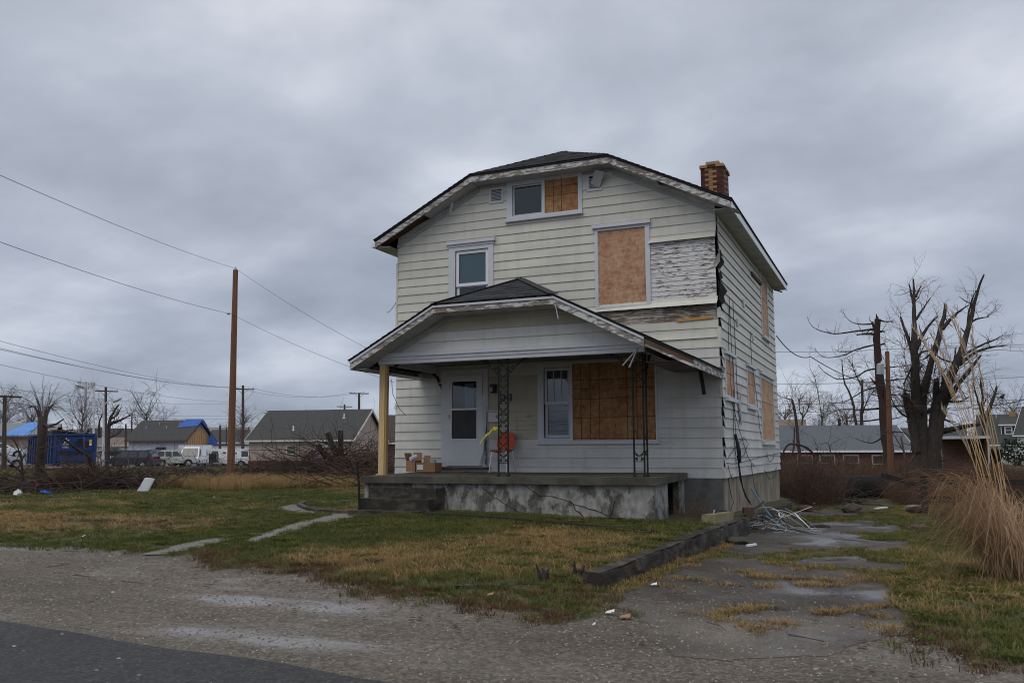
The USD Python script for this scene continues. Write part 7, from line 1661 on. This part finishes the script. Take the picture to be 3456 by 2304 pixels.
# ------------------------------------------------------------------ brush heaps and thickets
def brush(name, label, u, v, D, rx, ry, h, n, seed, mats, Lr=(.8, 2.2), cat="brush heap", logs=0):
    rs = np.random.default_rng(seed); c = survey(u, v, D); c[2] = G(*c[:2]); t = thing(name, label, cat, c)
    ax_ = -bearing(u); ca_, sa_ = math.cos(ax_), math.sin(ax_); ms = [MB() for _ in mats]
    for i in range(n):
        a, r = rs.uniform(0, 2 * PI), math.sqrt(rs.random()); x, y = rx * r * math.cos(a), ry * r * math.sin(a); hh = h * (1 - r ** 2) * rs.random() ** .7
        p = c + [x * ca_ - y * sa_, x * sa_ + y * ca_, hh]; b = rs.uniform(0, 2 * PI)
        twigs(ms[i % len(ms)], p, np.array([math.cos(b), math.sin(b), rs.normal(.12, .3)]), rs.uniform(*Lr), rs.uniform(.008, .026), 1, rs, .04)
    for m, mt in zip(ms, mats): obj(t, "branches", m, mt, kind="stuff")
    for i in range(logs):
        x, y = rs.uniform(-rx, rx) * .8, rs.uniform(-ry, ry) * .6; p = c + [x * ca_ - y * sa_, x * sa_ + y * ca_, rs.uniform(.08, max(.12, h * .4))]; b = ax_ + rs.normal(0, .5); L = rs.uniform(.8, 2.0); r = rs.uniform(.06, .15)
        q_ = p + [math.cos(b) * L, math.sin(b) * L, rs.normal(0, .12) * L]; obj(t, "log", MB().tube([p, (p + q_) / 2 + rs.normal(0, .03, 3), q_], [r, r * .95, r * .85], 8), bark_dk, smooth=60)
    return t, c


brush("brush_heap", "heap of dark branches in front of the dumpster", 215, 1640, 31, 3.0, .8, .42, 230, 1, (twig_m, bark_dk)); brush("brush_heap", "dark branch heap between the dumpster and the dark minivan", 385, 1637, 31.5, 1.2, .7, .62, 210, 2, (bark_dk, twig_m)); brush("brush_heap", "brush at the left picture edge", -30, 1640, 33, 1.4, .9, .35, 90, 3, (twig_m, bark_dk))
brush("log_heap", "low heap of logs and limbs around the foot of the reddish pole", 830, 1602, 36, 2.2, .7, .24, 120, 4, (bark_dk, twig_m), logs=16, cat="log heap"); brush("log_heap", "small log heap left of the reddish pole", 655, 1594, 40, 1.2, .5, .36, 60, 5, (bark_dk, twig_m), logs=9, cat="log heap")
t, c = brush("brush_heap", "largest dark brush heap with upright stubs before the beige house", 1125, 1612, 34, 2.2, 1.1, 1.35, 560, 6, (bark_dk, bark_dk, twig_rust), logs=8); 
for (a, b, c_, d, r) in ((1135, 1540, 1107, 1459, .10), (1150, 1530, 1150, 1452, .10), (1100, 1540, 1072, 1500, .10), (1160, 1590, 1190, 1575, .07)): obj(t, "stub", MB().tube([survey(a, b, 34), survey(c_, d, 34)], [r * 1.1, r], 8), bark_gr, smooth=60)
brush("brush_heap", "tangle of branches at the right behind the porch steps", 1250, 1600, 32, 1.1, .8, 1.15, 190, 7, (twig_m, twig_rust)); brush("fallen_limb_pile", "few loose limbs lying on the dry grass before the largest heap", 1165, 1640, 29, 1.3, .4, .35, 40, 8, (bark_dk,), cat="branches")
drawn_tree("leaning_limb", "long bare limb leaning across the front of the dumpster", (0, 1380), .16582, 31.5, [([(2080, 1140), (1850, 1020), (1600, 840), (1300, 610)], .07, .03)], bark_dk, tw=4, twL=.8, twr=.01, seed=41)
drawn_tree("dead_sapling", "dead dark sapling left of the pollarded stump", *Z1, 31, [([(195, 1000), (185, 800), (160, 700), (110, 610)], .06, .012), ([(190, 900), (110, 830), (30, 760)], .03, .01), ([(185, 800), (230, 700)], .02, .008)], bark_dk, tw=8, twL=.8, twr=.008, seed=43)
# rusty weeds standing along the back of the left lawn and thicket behind the driveway
wp_ = []
for s in range(3):
    rs = np.random.default_rng(300 + s); m = MB()
    for i in range(26): a = rs.uniform(0, 6.28); twigs(m, np.array([rs.normal(0, .25), rs.normal(0, .25), -.05]), np.array([math.cos(a) * .35, math.sin(a) * .35, 1.0]), rs.uniform(.6, 1.3), .007, 1, rs, .03, 3)
    v, f = m.get(); lf = MB()
    for i in range(70): p = v[rs.integers(0, len(v))]; lf.add(p + rs.normal(0, .028, (3, 3)), [[0, 1, 2]])
    wp_ += [("dry_weed", (v, f), twig_rust), ("dry_weed", lf.get(), leaf_rust)]
wr2 = np.random.default_rng(55)


def weeds(name, spots, sc):
    n = len(spots); k = wr2.integers(0, 3, n); sc = np.asarray(sc); ro = wr2.uniform(0, 6, n)
    scatter(name, wp_, np.vstack([spots, spots]), np.concatenate([k * 2, k * 2 + 1]), np.concatenate([sc, sc]), np.concatenate([ro, ro]))


sp_ = [survey(u, 1600, d) for u, d in zip(np.concatenate([wr2.uniform(200, 330, 40), wr2.uniform(840, 1010, 46), wr2.uniform(1200, 1340, 34)]), np.concatenate([wr2.uniform(30.5, 32, 40), wr2.uniform(37, 41, 46), wr2.uniform(33, 36, 34)]))]
sp_ = np.array(sp_); sp_[:, 2] = GF(sp_[:, :2]); weeds("rusty_weeds", sp_, wr2.uniform(.35, .7, len(sp_)))
sp_ = np.array([survey(u, 1600, d) for u, d in zip(wr2.uniform(2625, 3600, 620), wr2.uniform(38, 60, 620))]); sp_[:, 2] = GF(sp_[:, :2]); sx_ = np.array([survey(u, 1600, d) for u, d in zip(np.r_[wr2.uniform(2640, 2690, 34), wr2.uniform(3010, 3140, 70)], wr2.uniform(31, 36, 104))]); sx_[:, 2] = GF(sx_[:, :2]); weeds("thicket", np.vstack([sp_, sx_]), np.r_[wr2.uniform(.55, 1.05, len(sp_)) * np.where(sp_[:, 0] > 8, .8, 1), wr2.uniform(.4, .75, 104)])
sp_ = np.array([(wr2.uniform(.35, 1.1), wr2.uniform(10.0, 13), 0) for _ in range(26)] + [(wr2.uniform(-.7, -.05), wr2.uniform(-2.3, -.5), 0) for _ in range(5)] + [(wr2.uniform(4.0, 9), wr2.uniform(-2, 6), 0) for _ in range(50)]); sp_[:, 2] = GF(sp_[:, :2]); weeds("dry_weeds", sp_, np.r_[wr2.uniform(.6, 1.1, 26), wr2.uniform(.25, .4, 5), wr2.uniform(.3, .7, 50)])

# ------------------------------------------------------------------ right background
F = building("brick_ranch_house", "low red brick house with a blue-grey roof behind the thicket", "house", 2480, 1634, 68, -.12, 12.6, 8.0, 2.6, 1.75, far_brick, roof_blue, over=.4)
for x0, w_ in ((4.6, 1.15), (6.2, 1.15), (7.9, 1.15), (9.95, 1.2)): window(F, x0, x0 + w_, .95 if x0 < 9 else .8, 2.2)
obj(F.t, "vent_pipe", F.mesh(MB().tube([(5.0, 1.2, 3.0), (5.0, 1.2, 3.9)], .07, 8)), black_box); obj(F.t, "chimney_pipe", F.mesh(MB().tube([(8.7, 4.0, 4.3), (8.7, 4.0, 5.0)], .12, 8)), black_box)
F = building("brown_roof_house", "house with a brown roof at the house's right back corner", "house", 2520, 1560, 105, .0, 6.6, 7, 2.6, 2.3, wall_cream, roof_brown)
F = building("dark_cottage", "dark roofed cottage behind the largest broken tree", "house", 2995, 1600, 78, .1, 5.6, 6, 2.2, 1.5, M("brown_brick_wall", [(.10, .06, .05), (.13, .08, .065)], scale=5), roof_grey); window(F, 2.4, 3.3, .8, 2.0)
F = building("white_house", "white house with a dark roof, a dormer and black shutters at the far right", "house", 3302, 1574, 140, .12, 9.5, 8.2, 3.3, 4.0, wall_white, roof_grey, over=.35)
for i in range(10): obj(F.t, "siding_course", F.box((0, -.02, 1.0 + i * .22), (9.5, -.003, 1.0 + i * .22 + .21)), wall_white)
for x in (1.1, 2.75):
    window(F, x, x + .95, 1.15, 2.4, None, -.02)
    for dx in (-.42, 1.0): obj(F.t, "shutter", F.box((x + dx, -.07, 1.15), (x + dx + .38, -.022, 2.4)), black_box)
y0 = 1.1; z0 = 3.3 + y0 * 4.0 / 4.1
obj(F.t, "dormer", F.box((3.0, y0, z0 - .3), (4.7, 3.8, z0 + 1.45)), wall_white); obj(F.t, "dormer_roof", F.mesh(MB().add(np.vstack([np.array([(2.75, y0 - .25, z0 + 1.42), (4.95, y0 - .25, z0 + 1.42), (4.95, 4.1, z0 + 2.6), (2.75, 4.1, z0 + 2.6)]), np.array([(2.75, y0 - .25, z0 + 1.42), (4.95, y0 - .25, z0 + 1.42), (4.95, 4.1, z0 + 2.6), (2.75, 4.1, z0 + 2.6)]) + [0, 0, .12]]), BOXQ)), roof_grey)
obj(F.t, "dormer_trim", F.box((2.75, y0 - .30, z0 + 1.36), (4.95, y0 - .253, z0 + 1.52)), white_paint); window(F, 3.5, 4.4, z0 + .15, z0 + 1.2, None, y0)
for x in (3.12, 4.45): obj(F.t, "shutter", F.box((x, y0 - .06, z0 + .15), (x + .3, y0 - .004, z0 + 1.2)), black_box)
obj(F.t, "chimney", F.box((3.9, 3.7, 6.9), (4.7, 4.5, 7.75)), brick_tan); obj(F.t, "roof_pipe", F.mesh(MB().tube([(2.3, 3.6, 6.7), (2.3, 3.6, 7.4)], .09, 6)), metal_m)
F = building("white_house", "gable end of a second white house at the right picture edge", "house", 3440, 1575, 138, .4, 8, 6, 4.6, 3.6, wall_white, roof_grey)
# low carport roof
p = survey(3175, 1590, 58); F = Frame(p, -bearing(3175)); F.t = thing("carport", "low flat grey carport roof on posts left of the white house", "carport", p)
obj(F.t, "roof", F.box((0, 0, 1.95), (2.7, 4.5, 2.1)), roof_pale); obj(F.t, "fascia", F.box((-.02, -.06, 1.92), (2.72, -.003, 2.07)), wall_grey); obj(F.t, "back_wall", F.box((0, 4.3, -.6), (2.7, 4.45, 1.94)), brown_board)
for x in (.05, 2.55): obj(F.t, "post", F.box((x, .05, -.8), (x + .08, .13, 1.945)), wall_grey)
# shrubs by the white house
def shrub(label, u, v, D, r, h, seed, mat):
    rs = np.random.default_rng(seed); c = survey(u, v, D); t = thing("evergreen_shrub", label, "shrub", c); m = MB()
    for i in range(900):
        d = rs.normal(0, 1, 3); d /= np.linalg.norm(d); p = c + d * [r, r, h / 2] * (rs.uniform(.55, 1.0) * (.8 + .4 * meshkit.noise(d * 2 + seed))) + [0, 0, h / 2]
        m.add(p + rs.normal(0, .09, (3, 3)), [[0, 1, 2]])
    obj(t, "foliage", m, mat); obj(t, "stem", MB().tube([c - [0, 0, .2], c + [0, 0, h * .5]], .06, 6), bark_dk)


ever = leafy("evergreen_leaf", (.012, .020, .010), (.026, .036, .016), trans=.15)
shrub("large dark round shrub in front of the far white house", 3425, 1566, 88, 1.25, 2.3, 1, ever); shrub("small round topiary beside the white car", 3360, 1566, 90, .55, 1.5, 2, ever); shrub("small green shrub at the carport's right post", 3338, 1572, 90, .5, 1.0, 3, ever)
# transformer pole
tt = pole("wooden pole carrying a grey transformer can beside the broken pine", 3003, 1186, 1560, 43, .115, mat=pole_m, lean=-9, name="transformer_pole")
p = survey(2974, 1262, 42.7); obj("/World/transformer_pole", "transformer", MB().tube([survey(2972, 1263, 42.8), survey(2972, 1230, 42.8)], .165, 16), metal_m, smooth=50); obj("/World/transformer_pole", "transformer_lid", MB().tube([survey(2972, 1230, 42.8), survey(2972, 1226, 42.8)], [.175, .1], 16), metal_m)
for u, v in ((2976, 1222), (2984, 1222)): obj("/World/transformer_pole", "bushing", MB().tube([survey(u, v + 6, 42.8), survey(u, v - 4, 42.8)], [.06, .04], 6), lamp_clear)
obj("/World/transformer_pole", "top_insulator", MB().tube([tt, tt + [0, 0, .3]], [.05, .03], 6), lamp_clear)
for lab, v0, vm, v1 in (("highest thin wire across the right side to the transformer pole top", 1187, 1178, 1155), ("second wire across the right side below the pole top", 1296, 1284, 1266), ("third wire across the right side", 1364, 1350, 1344), ("lowest thick wire across the right side", 1396, 1372, 1374)): line(lab, [survey(2560, v0, 40), survey(3000, vm, 42.9), survey(3560, v1, 47)], .06, .010)
line("twisted service cable from the house's side to the transformer pole", [np.array([.10, 8.9, 5.0]), survey(2735, 1203, 33), survey(2995, 1300, 42.8)], .25, .016); line("slack cable from the transformer pole to the right edge", [survey(3003, 1300, 42.9), survey(3160, 1368, 42), survey(3290, 1366, 42), survey(3520, 1322, 42)], .2, .015)
bp_ = survey(3382, 1344, 45); bd_ = thing("bird", "small dark bird perched on a wire at the far right", "bird", bp_)
bm_ = trimesh.creation.icosphere(2, 1.0).vertices; f_ = trimesh.creation.icosphere(2, 1.0).faces
obj(bd_, "body", MB().add(bm_ * [.09, .06, .08] + bp_ + [0, 0, .07], f_).add(bm_ * .045 + bp_ + [.07, 0, .15], f_).tube([bp_ + [.10, 0, .15], bp_ + [.15, 0, .145]], [.014, .003], 5).tube([bp_ + [-.06, 0, .05], bp_ + [-.2, 0, -.02]], [.035, .02], 6), black_box, smooth=True); obj(bd_, "leg", MB().tube([bp_ + [.01, .02, .02], bp_ + [.01, .02, -.02]], .006, 4), black_box); obj(bd_, "leg", MB().tube([bp_ + [.01, -.02, .02], bp_ + [.01, -.02, -.02]], .006, 4), black_box)
# fence
A, Bf = survey(3120, 1690, 25), survey(3780, 1700, 25.5); A[2] = G(*A[:2]); Bf[2] = G(*Bf[:2])
fn = thing("rail_fence", "black wooden rail fence behind the pampas grass", "fence", A); n = 3
for i in range(n + 1):
    p = A + (Bf - A) * i / n; p[2] = G(*p[:2]); obj(fn, "post", MB().bar(p - [0, 0, .2], p + [0, 0, 1.0], .16, .16, up=(0, 1, 0)), fence_m)
    if i < n:
        q_ = A + (Bf - A) * (i + 1) / n; q_[2] = G(*q_[:2]); back = np.array([0, .11, 0])
        for zz in (.40, .82): obj(fn, "rail", MB().bar(p + back + [0, 0, zz], q_ + back + [0, 0, zz], .035, .15), fence_m)
obj(fn, "broken_rail", MB().bar(A + [0, -.1, .75], A + [-1.0, .4, 1.0], .03, .14), bark_gr)
# black log
a, b = survey(2746, 1640, 35), survey(2998, 1640, 36.5); lg = thing("charred_log", "massive black log lying across the end of the driveway", "log", (a + b) / 2); s = np.linspace(0, 1, 14)[:, None]
m = MB().tube(a + (b - a) * s, .43 + .03 * np.sin(np.arange(14) * 1.7), 18); v, f = m.get(); v = v + (meshkit.fbm(v * 3, 3, 2)[:, None] - .5) * .07
obj(lg, "trunk", (v, f), char_m, smooth=60); obj(lg, "root_flare", rock(a + [.05, 0, .12], .62, 4, (.55, .8, .85), 2, .9), char_m, smooth=60)
brush("branch_pile", "pile of wet dark branches in front of the black log", 2795, 1700, 31, 1.1, .6, .16, 70, 9, (bark_dk, twig_m), cat="branches"); brush("branch_pile", "dark fallen branches behind the house's right corner", 2690, 1650, 38, 1.2, 1.0, .9, 130, 10, (twig_rust, bark_dk), cat="branches")
# litter on the left lawn
p = survey(481, 1634, 28.6); d = np.array([math.cos(-bearing(480)), math.sin(-bearing(480)), 0]); V = np.array([p - d * .16 + [0, 0, -.22], p + d * .07 + [0, .05, -.22], p + d * .20 + [0, .12, .16], p + d * .0 + [0, .08, .20]])
obj("/World", "foam_board", MB().add(np.vstack([V, V + [.02, .06, 0]]), BOXQ), white_paint, label="white foam panel standing in the grass in front of the brush", cat="panel")
p = survey(157, 1645, 29.5); p[2] = G(*p[:2]); obj("/World", "plastic_lid", MB().tube([p + [0, 0, .02], p + [0, .02, .10]], [.19, .17], 16), bin_blue if False else tarp_m, label="blue plastic lid lying at the edge of the brush", cat="lid")
p = survey(62, 1648, 29.5); p[2] = G(*p[:2]); obj("/World", "white_bag", rock(p + [0, 0, .06], .14, 5, (1, .7, .8), 2, 1.2), white_paint, label="crumpled white bag on the lawn at the far left", cat="bag"); p = survey(80, 1650, 29.3); p[2] = G(*p[:2]); obj("/World", "loose_board", MB().bar(p + [-.1, 0, .05], p + [.15, .1, .07], .08, .03), card_m, label="tan scrap board right of the white bag", cat="board")
